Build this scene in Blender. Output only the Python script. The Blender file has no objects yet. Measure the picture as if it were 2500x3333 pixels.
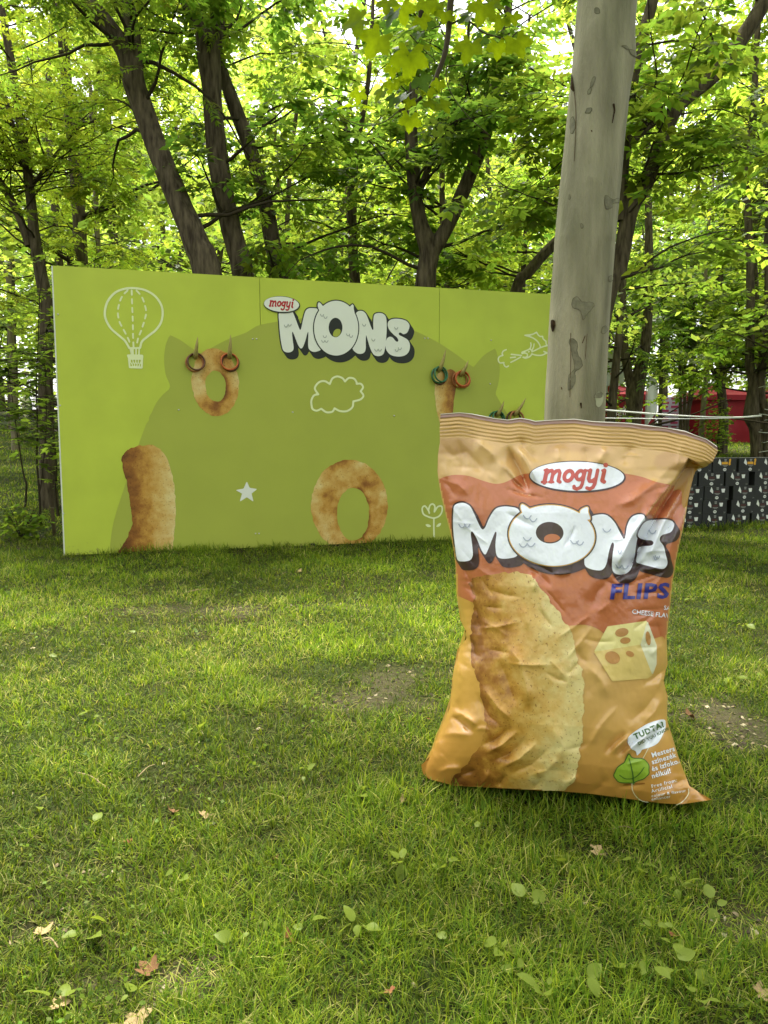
import bpy, math, random
import numpy as np
from mathutils import Vector

random.seed(7)
RNG = np.random.default_rng(11)
SC = bpy.context.scene
COL = SC.collection
R = math.radians

# ------------------------------------------------------------------ camera
FPX = 2450.0                       # focal length in photo pixels (photo is 2500 x 3333)
CAM_H = 1.24
PITCH = math.atan((1666.5 - 1420.0) / FPX)
cam_data = bpy.data.cameras.new('camera')
cam = bpy.data.objects.new('camera', cam_data)
COL.objects.link(cam)
cam.location = (0, 0, CAM_H)
cam.rotation_euler = (R(90) - PITCH, 0, 0)
cam_data.sensor_fit = 'VERTICAL'
cam_data.sensor_height = 36.0
cam_data.lens = FPX / 3333.0 * 36.0
cam_data.clip_end = 400
cam_data.clip_start = 0.05
SC.camera = cam

# ------------------------------------------------------------------ world: bright, thinly overcast sky
SUN_EL, SUN_AZ = 66.0, -14.0       # high, ahead of the camera and to its left
world = bpy.data.worlds.new('World')
SC.world = world
world.use_nodes = True
wn, wl = world.node_tree.nodes, world.node_tree.links
wn.clear()
w_out = wn.new('ShaderNodeOutputWorld')
w_bg = wn.new('ShaderNodeBackground')
w_sky = wn.new('ShaderNodeTexSky')
w_sky.sky_type = 'NISHITA'
w_sky.sun_disc = False
w_sky.sun_elevation = R(SUN_EL)
w_sky.sun_rotation = R(SUN_AZ)
w_sky.air_density = 1.0
w_sky.dust_density = 4.0
w_sky.ozone_density = 1.0
w_hsv = wn.new('ShaderNodeHueSaturation')
w_hsv.inputs['Saturation'].default_value = 0.22
wl.new(w_sky.outputs[0], w_hsv.inputs['Color'])
wl.new(w_hsv.outputs[0], w_bg.inputs['Color'])
w_bg.inputs['Strength'].default_value = 0.15
wl.new(w_bg.outputs[0], w_out.inputs['Surface'])

sun_data = bpy.data.lights.new('sun', 'SUN')
sun_data.energy = 2.3
sun_data.angle = R(10)
sun_data.color = (1.0, 0.95, 0.86)
sun = bpy.data.objects.new('sun', sun_data)
COL.objects.link(sun)
sd = Vector((math.sin(R(SUN_AZ)) * math.cos(R(SUN_EL)), math.cos(R(SUN_AZ)) * math.cos(R(SUN_EL)), math.sin(R(SUN_EL))))
sun.rotation_euler = sd.to_track_quat('Z', 'Y').to_euler()
sun.location = (0, 0, 20)

SC.view_settings.view_transform = 'Standard'
SC.view_settings.look = 'None'
SC.view_settings.gamma = 1.0
SC.view_settings.use_curve_mapping = False
SC.view_settings.exposure = 1.95
SC.render.engine = 'CYCLES'
SC.cycles.use_denoising = True
SC.cycles.max_bounces = 8
SC.cycles.diffuse_bounces = 4
SC.cycles.glossy_bounces = 2
SC.cycles.transmission_bounces = 6
SC.cycles.caustics_reflective = False
SC.cycles.caustics_refractive = False
SC.cycles.sample_clamp_indirect = 8.0

# ------------------------------------------------------------------ helpers: pixels to points
CP, SP = math.cos(PITCH), math.sin(PITCH)
def rays(px, py):
    x = (np.asarray(px, float) - 1250.0) / FPX
    v = -(np.asarray(py, float) - 1666.5) / FPX
    return np.stack([x, CP + v * SP, -SP + v * CP], -1)
def at(px, py, Y):
    d = rays(px, py)
    return np.array([0, 0, CAM_H]) + d * (np.asarray(Y, float) / d[..., 1])[..., None]
def project(p):
    p = np.asarray(p, float)
    r = p - np.array([0, 0, CAM_H])
    dep = r[..., 1] * CP - r[..., 2] * SP
    up = r[..., 1] * SP + r[..., 2] * CP
    return 1250 + FPX * r[..., 0] / dep, 1666.5 - FPX * up / dep
def gz(x, y):
    """height of the ground: level lawn, then a slow rise into the wood, with small unevenness"""
    x = np.asarray(x, float); y = np.asarray(y, float)
    s = 0.046 + 0.032 * np.clip((-x - 1.0) / 4.0, 0, 1)
    d = np.clip(y - 9.0, 0, 36)
    rise = s * (np.sqrt(d * d + 2.0) - math.sqrt(2.0))
    und = 0.012 * np.sin(x * 2.1 + 0.5) * np.sin(y * 1.7) + 0.008 * np.sin(x * 4.3 + y * 3.1)
    return rise + und
def ground(px, py):
    d = rays(px, py)
    t = CAM_H / -d[2] if d[2] < -1e-3 else 40.0
    for _ in range(40):
        p = np.array([0, 0, CAM_H]) + d * t
        g = float(gz(p[0], p[1]))
        t += 0.5 * (p[2] - g) / max(-d[2] + 0.06, 0.03)
    return np.array([0, 0, CAM_H]) + d * t

# ------------------------------------------------------------------ helpers: noise, meshes, materials
def _hash(i, j, k, seed):
    n = (i * 374761393 + j * 668265263 + k * 2147483647 + seed * 1274126177) & 0xFFFFFFFF
    n = ((n ^ (n >> 13)) * 1274126177) & 0xFFFFFFFF
    n = n ^ (n >> 16)
    return (n & 0xFFFFFF) / float(0xFFFFFF)
def vnoise(x, y, z=0.0, seed=0):
    x, y, z = np.broadcast_arrays(np.asarray(x, float), np.asarray(y, float), np.asarray(z, float))
    i, j, k = np.floor(x).astype(np.int64), np.floor(y).astype(np.int64), np.floor(z).astype(np.int64)
    f, g, h = x - i, y - j, z - k
    f, g, h = f*f*(3-2*f), g*g*(3-2*g), h*h*(3-2*h)
    r = 0.0
    for a in (0, 1):
        for b in (0, 1):
            for c in (0, 1):
                w = (f if a else 1-f) * (g if b else 1-g) * (h if c else 1-h)
                r = r + w * _hash(i+a, j+b, k+c, seed)
    return r * 2 - 1
def fbm(x, y, z=0.0, seed=0, octv=3):
    r, a, s = 0.0, 1.0, 1.0
    for o in range(octv):
        r = r + a * vnoise(np.asarray(x)*s, np.asarray(y)*s, np.asarray(z)*s, seed+o*17)
        a *= 0.5; s *= 2.03
    return r
def sstep(a, b, x):
    t = np.clip((np.asarray(x, float) - a) / (b - a), 0, 1)
    return t * t * (3 - 2 * t)

def new_mesh(name, verts, faces=None, quads=None, tris=None, smooth=True):
    """faces: python list; or quads / tris: integer arrays"""
    me = bpy.data.meshes.new(name)
    verts = np.asarray(verts, np.float32)
    if faces is not None:
        me.from_pydata(verts.tolist(), [], [list(map(int, f)) for f in faces])
    else:
        q = np.zeros((0, 4), np.int32) if quads is None else np.asarray(quads, np.int32)
        t = np.zeros((0, 3), np.int32) if tris is None else np.asarray(tris, np.int32)
        me.vertices.add(len(verts)); me.vertices.foreach_set('co', verts.ravel())
        me.loops.add(q.size + t.size)
        me.loops.foreach_set('vertex_index', np.concatenate([q.ravel(), t.ravel()]))
        me.polygons.add(len(q) + len(t))
        st = np.concatenate([np.arange(len(q)) * 4, q.size + np.arange(len(t)) * 3]).astype(np.int32)
        me.polygons.foreach_set('loop_start', st)
        me.update(calc_edges=True)
    me.validate()
    if smooth:
        me.polygons.foreach_set('use_smooth', np.ones(len(me.polygons), bool))
    return me
def add_colour(me, cols, name='tint'):
    cols = np.asarray(cols, np.float32)
    if cols.ndim == 1: cols = np.repeat(cols[:, None], 3, 1)
    c = np.ones((len(cols), 4), np.float32); c[:, :3] = cols
    at_ = me.color_attributes.new(name, 'FLOAT_COLOR', 'POINT')
    at_.data.foreach_set('color', c.ravel())
def obj(name, me, mat=None, parent=None):
    o = bpy.data.objects.new(name, me)
    COL.objects.link(o)
    if mat is not None and me is not None and len(me.materials) == 0:
        me.materials.append(mat)
    if parent is not None:
        o.parent = parent
    return o
def tag(o, label=None, cat=None, group=None, kind=None):
    if label: o['label'] = label
    if cat: o['category'] = cat
    if group: o['group'] = group
    if kind: o['kind'] = kind
    return o
def thing(name, label, cat, loc=(0, 0, 0), rz=0.0, group=None):
    o = bpy.data.objects.new(name, None)
    COL.objects.link(o)
    o.location = [float(v) for v in loc]
    o.rotation_euler = (0, 0, rz)
    o.empty_display_size = 0.1
    return tag(o, label, cat, group)
def local(o, verts):
    """world points to the frame of an (unparented) empty"""
    v = np.asarray(verts, float) - np.array(o.location)
    a = -o.rotation_euler[2]
    c, s = math.cos(a), math.sin(a)
    return np.stack([v[..., 0]*c - v[..., 1]*s, v[..., 0]*s + v[..., 1]*c, v[..., 2]], -1)

PAINT = 0.92        # colours read off the photograph, scaled to reflectances
def srgb(h):
    h = h.lstrip('#')
    c = [int(h[i:i+2], 16) / 255 for i in (0, 2, 4)]
    return tuple(PAINT * (((x + 0.055) / 1.055) ** 2.4 if x > 0.04045 else x / 12.92) for x in c)
def mat(name, col, rough=0.6, var=0.12, scale=8.0, spec=0.4, bump=0.0, bscale=40.0, attr=None, trans=0.0, tcol=None, metallic=0.0, col2=None, stretch=None, detail=4.0):
    """procedural material: a base colour broken up by noise, optional bump, optional colour attribute, optional leaf translucency"""
    m = bpy.data.materials.new(name)
    m.use_nodes = True
    n, l = m.node_tree.nodes, m.node_tree.links
    n.clear()
    out = n.new('ShaderNodeOutputMaterial')
    bs = n.new('ShaderNodeBsdfPrincipled')
    bs.inputs['Roughness'].default_value = rough
    bs.inputs['Specular IOR Level'].default_value = spec
    bs.inputs['Metallic'].default_value = metallic
    tc = n.new('ShaderNodeTexCoord')
    mp = n.new('ShaderNodeMapping')
    if stretch: mp.inputs['Scale'].default_value = stretch
    l.new(tc.outputs['Object'], mp.inputs['Vector'])
    nz = n.new('ShaderNodeTexNoise')
    nz.inputs['Scale'].default_value = scale
    nz.inputs['Detail'].default_value = detail
    l.new(mp.outputs[0], nz.inputs['Vector'])
    ramp = n.new('ShaderNodeMapRange')
    ramp.inputs['From Min'].default_value = 0.3; ramp.inputs['From Max'].default_value = 0.7
    l.new(nz.outputs['Fac'], ramp.inputs['Value'])
    mix = n.new('ShaderNodeMix'); mix.data_type = 'RGBA'
    a = [c * (1 - var) for c in col]
    b = list(col2) if col2 else [min(1, c * (1 + var)) for c in col]
    mix.inputs[6].default_value = (*a, 1); mix.inputs[7].default_value = (*b, 1)
    l.new(ramp.outputs[0], mix.inputs[0])
    csock = mix.outputs[2]
    if attr:
        at_ = n.new('ShaderNodeAttribute'); at_.attribute_name = attr
        mu = n.new('ShaderNodeMix'); mu.data_type = 'RGBA'; mu.blend_type = 'MULTIPLY'
        mu.inputs[0].default_value = 1.0
        l.new(csock, mu.inputs[6]); l.new(at_.outputs['Color'], mu.inputs[7])
        csock = mu.outputs[2]
    l.new(csock, bs.inputs['Base Color'])
    if bump > 0:
        bn = n.new('ShaderNodeTexNoise'); bn.inputs['Scale'].default_value = bscale; bn.inputs['Detail'].default_value = 5
        l.new(mp.outputs[0], bn.inputs['Vector'])
        bp = n.new('ShaderNodeBump'); bp.inputs['Strength'].default_value = bump; bp.inputs['Distance'].default_value = 0.02
        l.new(bn.outputs['Fac'], bp.inputs['Height']); l.new(bp.outputs[0], bs.inputs['Normal'])
    if trans > 0:
        tr = n.new('ShaderNodeBsdfTranslucent')
        mt = n.new('ShaderNodeMix'); mt.data_type = 'RGBA'; mt.blend_type = 'MULTIPLY'
        mt.inputs[0].default_value = 1.0
        l.new(csock, mt.inputs[6]); mt.inputs[7].default_value = (*(tcol or (1, 1, 1)), 1)
        l.new(mt.outputs[2], tr.inputs['Color'])
        ms = n.new('ShaderNodeMixShader'); ms.inputs[0].default_value = trans
        l.new(bs.outputs[0], ms.inputs[1]); l.new(tr.outputs[0], ms.inputs[2])
        l.new(ms.outputs[0], out.inputs['Surface'])
    else:
        l.new(bs.outputs[0], out.inputs['Surface'])
    return m

# solid helpers returning (verts, faces)
def box_vf(x0, x1, y0, y1, z0, z1):
    v = [(x0,y0,z0),(x1,y0,z0),(x1,y1,z0),(x0,y1,z0),(x0,y0,z1),(x1,y0,z1),(x1,y1,z1),(x0,y1,z1)]
    f = [(0,3,2,1),(4,5,6,7),(0,1,5,4),(1,2,6,5),(2,3,7,6),(3,0,4,7)]
    return np.array(v, float), f
def join_vf(parts):
    V, F, o = [], [], 0
    for v, f in parts:
        V.append(np.asarray(v, float)); F += [tuple(i + o for i in q) for q in f]; o += len(v)
    return np.concatenate(V), F
def frames(pts):
    pts = np.asarray(pts, float)
    t = np.gradient(pts, axis=0)
    t /= np.linalg.norm(t, axis=1)[:, None] + 1e-9
    ref = np.array([0.13, 1.0, 0.09]) if abs(t[:, 1]).mean() < 0.8 else np.array([1.0, 0.1, 0.05])
    a = np.cross(t, ref); a /= np.linalg.norm(a, axis=1)[:, None] + 1e-9
    b = np.cross(t, a)
    return t, a, b
def tube_vq(pts, rad, n=8, wobble=None):
    """open tube as (verts, quads); wobble(theta, index) scales the radius"""
    pts = np.asarray(pts, float); rad = np.broadcast_to(np.asarray(rad, float), (len(pts),))
    t, a, b = frames(pts)
    th = np.linspace(0, 2*math.pi, n, endpoint=False)
    rr = rad[:, None] * np.ones(n)[None]
    if wobble is not None: rr = rr * wobble(th[None, :], np.arange(len(pts))[:, None])
    v = pts[:, None] + rr[..., None] * (np.cos(th)[None, :, None] * a[:, None] + np.sin(th)[None, :, None] * b[:, None])
    i = np.arange(len(pts) - 1)[:, None]; j = np.arange(n)[None]
    j2 = (j + 1) % n
    q = np.stack([i*n + j, i*n + j2, (i+1)*n + j2, (i+1)*n + j], -1).reshape(-1, 4)
    return v.reshape(-1, 3), q
def join_vq(parts):
    V, Q, o = [], [], 0
    for v, q in parts:
        V.append(v); Q.append(q + o); o += len(v)
    return np.concatenate(V), np.concatenate(Q)
def spline(pts, n=8, closed=False):
    """Catmull-Rom through points"""
    p = np.asarray(pts, float)
    if closed:
        P = np.concatenate([p[-1:], p, p[:2]]); m = len(p)
    else:
        P = np.concatenate([2*p[:1]-p[1:2], p, 2*p[-1:]-p[-2:-1]]); m = len(p) - 1
    out = []
    for i in range(m):
        a, b, c, d = P[i], P[i+1], P[i+2], P[i+3]
        for t in np.linspace(0, 1, n, endpoint=False):
            out.append(0.5*((2*b) + (c-a)*t + (2*a-5*b+4*c-d)*t*t + (3*b-a-3*c+d)*t**3))
    if not closed: out.append(P[-2])
    return np.array(out)

# ------------------------------------------------------------------ flat shapes as signed distances, filled on a grid and laid on a surface
def d_poly(pts):
    p = np.asarray(pts, float)
    def f(X, Y):
        d = np.full(X.shape, 1e18); s = np.ones(X.shape)
        n = len(p)
        for i in range(n):
            a, b = p[i], p[i-1]
            ex, ey = b - a
            wx, wy = X - a[0], Y - a[1]
            h = np.clip((wx*ex + wy*ey) / (ex*ex + ey*ey + 1e-12), 0, 1)
            d = np.minimum(d, (wx - ex*h)**2 + (wy - ey*h)**2)
            c1, c2, c3 = Y >= a[1], Y < b[1], ex*wy > ey*wx
            s = np.where((c1 & c2 & c3) | (~c1 & ~c2 & ~c3), -s, s)
        return s * np.sqrt(d)
    f.bb = (p[:,0].min(), p[:,1].min(), p[:,0].max(), p[:,1].max())
    return f
def d_blob(pts, n=6): return d_poly(spline(pts, n, True))
def d_ell(cx, cy, rx, ry, rot=0.0):
    c, s = math.cos(rot), math.sin(rot)
    def f(X, Y):
        x, y = X - cx, Y - cy
        u, v = (x*c + y*s) / rx, (-x*s + y*c) / ry
        k = np.sqrt(u*u + v*v) + 1e-9
        g = np.sqrt((u/rx)**2 + (v/ry)**2) + 1e-12
        return k * (k - 1) / g
    m = max(rx, ry); f.bb = (cx-m, cy-m, cx+m, cy+m)
    return f
def d_line(pts, r, r2=None):
    p = np.asarray(pts, float)
    rr = np.linspace(r, r if r2 is None else r2, len(p))
    def f(X, Y):
        d = np.full(X.shape, 1e9)
        for i in range(len(p) - 1):
            a, b = p[i], p[i+1]
            e = b - a
            h = np.clip(((X-a[0])*e[0] + (Y-a[1])*e[1]) / (e @ e + 1e-12), 0, 1)
            d = np.minimum(d, np.hypot(X-a[0]-e[0]*h, Y-a[1]-e[1]*h) - (rr[i] + (rr[i+1]-rr[i])*h))
        return d
    m = rr.max(); f.bb = (p[:,0].min()-m, p[:,1].min()-m, p[:,0].max()+m, p[:,1].max()+m)
    return f
def d_or(*fs):
    def f(X, Y): return np.minimum.reduce([g(X, Y) for g in fs])
    b = np.array([g.bb for g in fs]); f.bb = (b[:,0].min(), b[:,1].min(), b[:,2].max(), b[:,3].max())
    return f
def d_cut(a, b):
    f = lambda X, Y: np.maximum(a(X, Y), -b(X, Y)); f.bb = a.bb
    return f
def d_and(a, b):
    f = lambda X, Y: np.maximum(a(X, Y), b(X, Y)); f.bb = a.bb
    return f
def d_grow(a, r):
    f = lambda X, Y: a(X, Y) - r
    f.bb = (a.bb[0]-r, a.bb[1]-r, a.bb[2]+r, a.bb[3]+r)
    return f
def d_sweep(a, dx, dy, n=9):
    ts = np.linspace(0, 1, n)
    f = lambda X, Y: np.minimum.reduce([a(X - dx*t, Y - dy*t) for t in ts])
    f.bb = (a.bb[0]+min(0,dx), a.bb[1]+min(0,dy), a.bb[2]+max(0,dx), a.bb[3]+max(0,dy))
    return f
def d_warp(a, fn, bb):
    """evaluate shape a at fn(X, Y)"""
    f = lambda X, Y: a(*fn(X, Y)); f.bb = bb
    return f
def fill(sd, cell):
    """2D mesh (verts, faces) of {sd < 0}, made of grid cells clipped at the outline"""
    x0, y0, x1, y1 = sd.bb
    xs = np.arange(x0 - cell, x1 + 2*cell, cell); ys = np.arange(y0 - cell, y1 + 2*cell, cell)
    X, Y = np.meshgrid(xs, ys)
    S = sd(X, Y)
    ins = S < 0
    a, b, c, d = ins[:-1,:-1], ins[:-1,1:], ins[1:,1:], ins[1:,:-1]
    full = a & b & c & d
    part = (a | b | c | d) & ~full
    W = len(xs)
    I, J = np.nonzero(full)
    q = np.stack([I*W+J, (I+1)*W+J, (I+1)*W+J+1, I*W+J+1], -1)
    used, inv = np.unique(q, return_inverse=True)
    V = np.stack([X.ravel()[used], Y.ravel()[used]], -1).tolist()
    F = inv.reshape(-1, 4).tolist()
    for i, j in zip(*np.nonzero(part)):
        cs = [(X[i,j],Y[i,j],S[i,j]),(X[i+1,j],Y[i+1,j],S[i+1,j]),(X[i+1,j+1],Y[i+1,j+1],S[i+1,j+1]),(X[i,j+1],Y[i,j+1],S[i,j+1])]
        poly = []
        for k in range(4):
            p, r = cs[k], cs[(k+1) % 4]
            if p[2] < 0: poly.append((p[0], p[1]))
            if (p[2] < 0) != (r[2] < 0):
                t = p[2] / (p[2] - r[2])
                poly.append((p[0] + (r[0]-p[0])*t, p[1] + (r[1]-p[1])*t))
        if len(poly) >= 3:
            o = len(V); V += [list(p) for p in poly]; F.append(list(range(o, o + len(poly))))
    return np.array(V).reshape(-1, 2), F
def text_vf(body, size, bold=0.0, align='LEFT', spacing=1.0, space_line=1.0):
    cu = bpy.data.curves.new('lettering', 'FONT')
    cu.body = body; cu.size = size; cu.offset = bold; cu.align_x = align; cu.resolution_u = 2
    cu.space_character = spacing; cu.space_line = space_line
    o = bpy.data.objects.new('lettering', cu); COL.objects.link(o)
    dg = bpy.context.evaluated_depsgraph_get()
    me = o.evaluated_get(dg).to_mesh()
    v = np.empty(len(me.vertices)*3); me.vertices.foreach_get('co', v)
    f = [tuple(p.vertices) for p in me.polygons]
    o.evaluated_get(dg).to_mesh_clear()
    bpy.data.objects.remove(o); bpy.data.curves.remove(cu)
    return v.reshape(-1, 3)[:, :2], f
def refine(v, f, lim, most=4):
    """split triangles (fans of the faces) until their edges are shorter than lim"""
    T = np.array([(q[0], q[i], q[i+1]) for q in f for i in range(1, len(q)-1)], int)
    P = v[T]
    for _ in range(most):
        e = np.linalg.norm(P - np.roll(P, 1, 1), axis=2).max(1)
        big = e > lim
        if not big.any(): break
        B = P[big]; ab, bc, ca = (B[:,0]+B[:,1])/2, (B[:,1]+B[:,2])/2, (B[:,2]+B[:,0])/2
        P = np.concatenate([P[~big], np.stack([B[:,0], ab, ca], 1), np.stack([ab, B[:,1], bc], 1), np.stack([ca, bc, B[:,2]], 1), np.stack([ab, bc, ca], 1)])
    return P.reshape(-1, 2), np.arange(len(P)*3).reshape(-1, 3)
# hand-drawn slab italic lettering of the oval trade mark, unit x-height, y up; width about 4.9
def d_mogyi():
    sl = 0.22
    def L(pts, r): return d_line([(x + sl*y, y) for x, y in pts], r)
    w = 0.155
    sh = []
    # m
    sh += [L([(0.12,0),(0.12,0.92)], w), L([(-0.05,0.92),(0.12,0.92)], 0.09), L([(-0.06,0.04),(0.28,0.04)], 0.09)]
    sh += [L([(0.12,0.62),(0.3,0.86),(0.5,0.9),(0.62,0.72),(0.62,0.05)], 0.13), L([(0.48,0.04),(0.78,0.04)], 0.09)]
    sh += [L([(0.64,0.6),(0.82,0.86),(1.02,0.9),(1.13,0.72),(1.13,0.12),(1.28,0.05)], 0.13)]
    # o
    th = np.linspace(0, 2*math.pi, 17)
    sh += [L([(1.82+0.31*math.cos(t), 0.5+0.38*math.sin(t)) for t in th], 0.14)]
    # g
    sh += [L([(2.66+0.27*math.cos(t), 0.55+0.33*math.sin(t)) for t in th], 0.135), L([(2.97,0.9),(2.97,-0.1),(2.9,-0.36),(2.66,-0.48),(2.42,-0.4),(2.4,-0.28)], 0.125), L([(2.97,0.9),(3.14,0.9)], 0.08)]
    # y
    sh += [L([(3.36,0.92),(3.36,0.3),(3.46,0.12),(3.66,0.1),(3.85,0.26)], 0.14), L([(3.22,0.9),(3.36,0.9)], 0.08), L([(3.9,0.92),(3.9,-0.1),(3.82,-0.36),(3.6,-0.48),(3.38,-0.4)], 0.13)]
    # i
    sh += [L([(4.4,0.9),(4.4,0.14),(4.56,0.06)], 0.15), L([(4.24,0.9),(4.4,0.9)], 0.09), L([(4.4,1.3),(4.42,1.3)], 0.17)]
    f = d_or(*sh); f.bb = (-0.3, -0.75, 5.1, 1.65)
    return f
MOGYI = d_mogyi()
def place_mogyi(cx, cy, width, rot=0.0, hs=1.0):
    """in a y-down frame, centred at cx, cy"""
    k = width / 4.9
    c, s = math.cos(rot), math.sin(rot)
    def fn(X, Y):
        x, y = X - cx, Y - cy
        u, v = x*c + y*s, -x*s + y*c
        return u/k + 2.42, -v/(k*hs) + 0.42
    f = lambda X, Y: MOGYI(*fn(X, Y)) * k
    f.bb = (cx - width*0.6, cy - width*0.3, cx + width*0.6, cy + width*0.3)
    return f
# ------------------------------------------------------------------ ground
def build_ground():
    xs = np.concatenate([np.linspace(-160, -14, 26), np.linspace(-12, 12, 97), np.linspace(14, 160, 26)])
    ys = np.concatenate([np.linspace(-12, 0, 9), np.linspace(0.6, 14, 68), np.linspace(15, 60, 46), np.linspace(64, 260, 26)])
    X, Y = np.meshgrid(xs, ys)
    Z = gz(X, Y)
    v = np.stack([X, Y, Z], -1).reshape(-1, 3)
    W = len(xs)
    i = np.arange(len(ys)-1)[:, None]; j = np.arange(W-1)[None]
    q = np.stack([i*W+j, i*W+j+1, (i+1)*W+j+1, (i+1)*W+j], -1).reshape(-1, 4)
    me = new_mesh('ground', v, quads=q)
    m = bpy.data.materials.new('soil_and_thatch'); m.use_nodes = True
    n, l = m.node_tree.nodes, m.node_tree.links
    bs = n['Principled BSDF']; bs.inputs['Roughness'].default_value = 0.95; bs.inputs['Specular IOR Level'].default_value = 0.1
    tc = n.new('ShaderNodeTexCoord')
    n1 = n.new('ShaderNodeTexNoise'); n1.inputs['Scale'].default_value = 0.9; n1.inputs['Detail'].default_value = 6
    n2 = n.new('ShaderNodeTexNoise'); n2.inputs['Scale'].default_value = 45; n2.inputs['Detail'].default_value = 5
    n3 = n.new('ShaderNodeTexNoise'); n3.inputs['Scale'].default_value = 160; n3.inputs['Detail'].default_value = 3
    for k in (n1, n2, n3): l.new(tc.outputs['Object'], k.inputs['Vector'])
    r1 = n.new('ShaderNodeValToRGB'); e = r1.color_ramp.elements
    e[0].position = 0.35; e[0].color = (0.030, 0.028, 0.011, 1); e[1].position = 0.62; e[1].color = (0.026, 0.040, 0.008, 1)
    l.new(n1.outputs['Fac'], r1.inputs['Fac'])
    r2 = n.new('ShaderNodeValToRGB'); e = r2.color_ramp.elements
    e[0].position = 0.3; e[0].color = (0.35, 0.33, 0.3, 1); e[1].position = 0.75; e[1].color = (1.6, 1.5, 1.2, 1)
    l.new(n2.outputs['Fac'], r2.inputs['Fac'])
    mx = n.new('ShaderNodeMix'); mx.data_type = 'RGBA'; mx.blend_type = 'MULTIPLY'; mx.inputs[0].default_value = 1
    l.new(r1.outputs[0], mx.inputs[6]); l.new(r2.outputs[0], mx.inputs[7])
    # bare, trodden earth where the lawn is worn through
    at_ = n.new('ShaderNodeAttribute'); at_.attribute_name = 'bare'
    mb = n.new('ShaderNodeMix'); mb.data_type = 'RGBA'
    l.new(at_.outputs['Fac'], mb.inputs[0]); l.new(mx.outputs[2], mb.inputs[6])
    r3 = n.new('ShaderNodeValToRGB'); e = r3.color_ramp.elements
    e[0].position = 0.3; e[0].color = (0.050, 0.040, 0.022, 1); e[1].position = 0.72; e[1].color = (0.16, 0.13, 0.075, 1)
    l.new(n3.outputs['Fac'], r3.inputs['Fac']); l.new(r3.outputs[0], mb.inputs[7])
    l.new(mb.outputs[2], bs.inputs['Base Color'])
    bp = n.new('ShaderNodeBump'); bp.inputs['Strength'].default_value = 0.7; bp.inputs['Distance'].default_value = 0.02
    l.new(n2.outputs['Fac'], bp.inputs['Height']); l.new(bp.outputs[0], bs.inputs['Normal'])
    add_colour(me, bare_at(v[:, 0], v[:, 1]), 'bare')
    tag(obj('ground', me, m), kind='structure')
# worn patches: photo pixel of the centre, half-sizes in metres, strength
_bare_px = [(1210, 2290, .34, .28, .45), (1330, 2210, .25, .16, .45), (660, 1990, .55, .18, .6), (1100, 1975, .5, .14, .35), (2330, 2340, .22, .26, .7), (2430, 2430, .22, .14, .7), (2480, 2370, .2, .14, .7),
            (150, 3040, .08, .05, .7), (560, 3200, .13, .06, .55), (330, 2830, .12, .06, .6), (1460, 2530, .12, .06, .5), (1880, 2920, .14, .06, .5), (1990, 2790, .1, .05, .5), (2480, 3010, .12, .1, .5), (60, 1750, .5, .25, .8), (1500, 1870, .4, .12, .3)]
BARE = [(ground(a, b)[0], ground(a, b)[1], c, d, s) for a, b, c, d, s in _bare_px]
def bare_at(x, y):
    x = np.asarray(x, float); y = np.asarray(y, float)
    r = np.zeros(x.shape)
    nz = fbm(x*5, y*5, seed=3) + 0.5*fbm(x*17, y*17, seed=4)
    for cx, cy, a, b, s in BARE:
        d = np.sqrt(((x-cx)/a)**2 + ((y-cy)/b)**2) + 0.45*nz
        r = np.maximum(r, s * (1 - sstep(0.35, 1.25, d)))
    return r
build_ground()

# ------------------------------------------------------------------ the printed wall of panels
BD_O = np.array([-3.335, 7.783, -0.01]); BD_YAW = math.atan(0.288)
BD_W, BD_H, BD_T = 2.07, 2.96, 0.045
bdir = np.array([math.cos(BD_YAW), math.sin(BD_YAW), 0]); bnor = np.array([math.sin(BD_YAW), -math.cos(BD_YAW), 0])   # bnor faces the camera
def to_board(px, py):
    """photo pixel -> board coordinates in metres (u along, v down from the top edge)"""
    d = rays(px, py)
    o = np.array([0, 0, CAM_H]) - BD_O
    t = -(o @ bnor) / (d @ bnor)
    p = o + d * t[..., None] if np.ndim(t) else o + d * t
    return np.stack([p @ bdir, BD_H - p[..., 2]], -1)
def zb(x0, y0, s):
    return lambda pts: to_board(x0 + s*np.asarray(pts, float)[:, 0], y0 + s*np.asarray(pts, float)[:, 1])
z_logo = zb(850, 930, 530/1659); z_left = zb(150, 850, 850/1659); z_mid = zb(800, 900, 1050/1659); z_low = zb(150, 1350, 1350/1659); z_drg = zb(1550, 1050, 300/1659); z_fl = zb(1350, 1300, 1050/1659)
board = thing('display_wall', 'tall lime green printed display wall of three joined panels on the lawn', 'display wall', BD_O, BD_YAW)
def bpt(uv, off):
    uv = np.asarray(uv, float)
    return np.stack([uv[:, 0], np.full(len(uv), -off), BD_H - uv[:, 1]], -1)
m_lime = mat('lime_print', srgb('#bfcd46'), 0.5, 0.07, 2.2, 0.35, bump=0.02, bscale=300)
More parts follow.
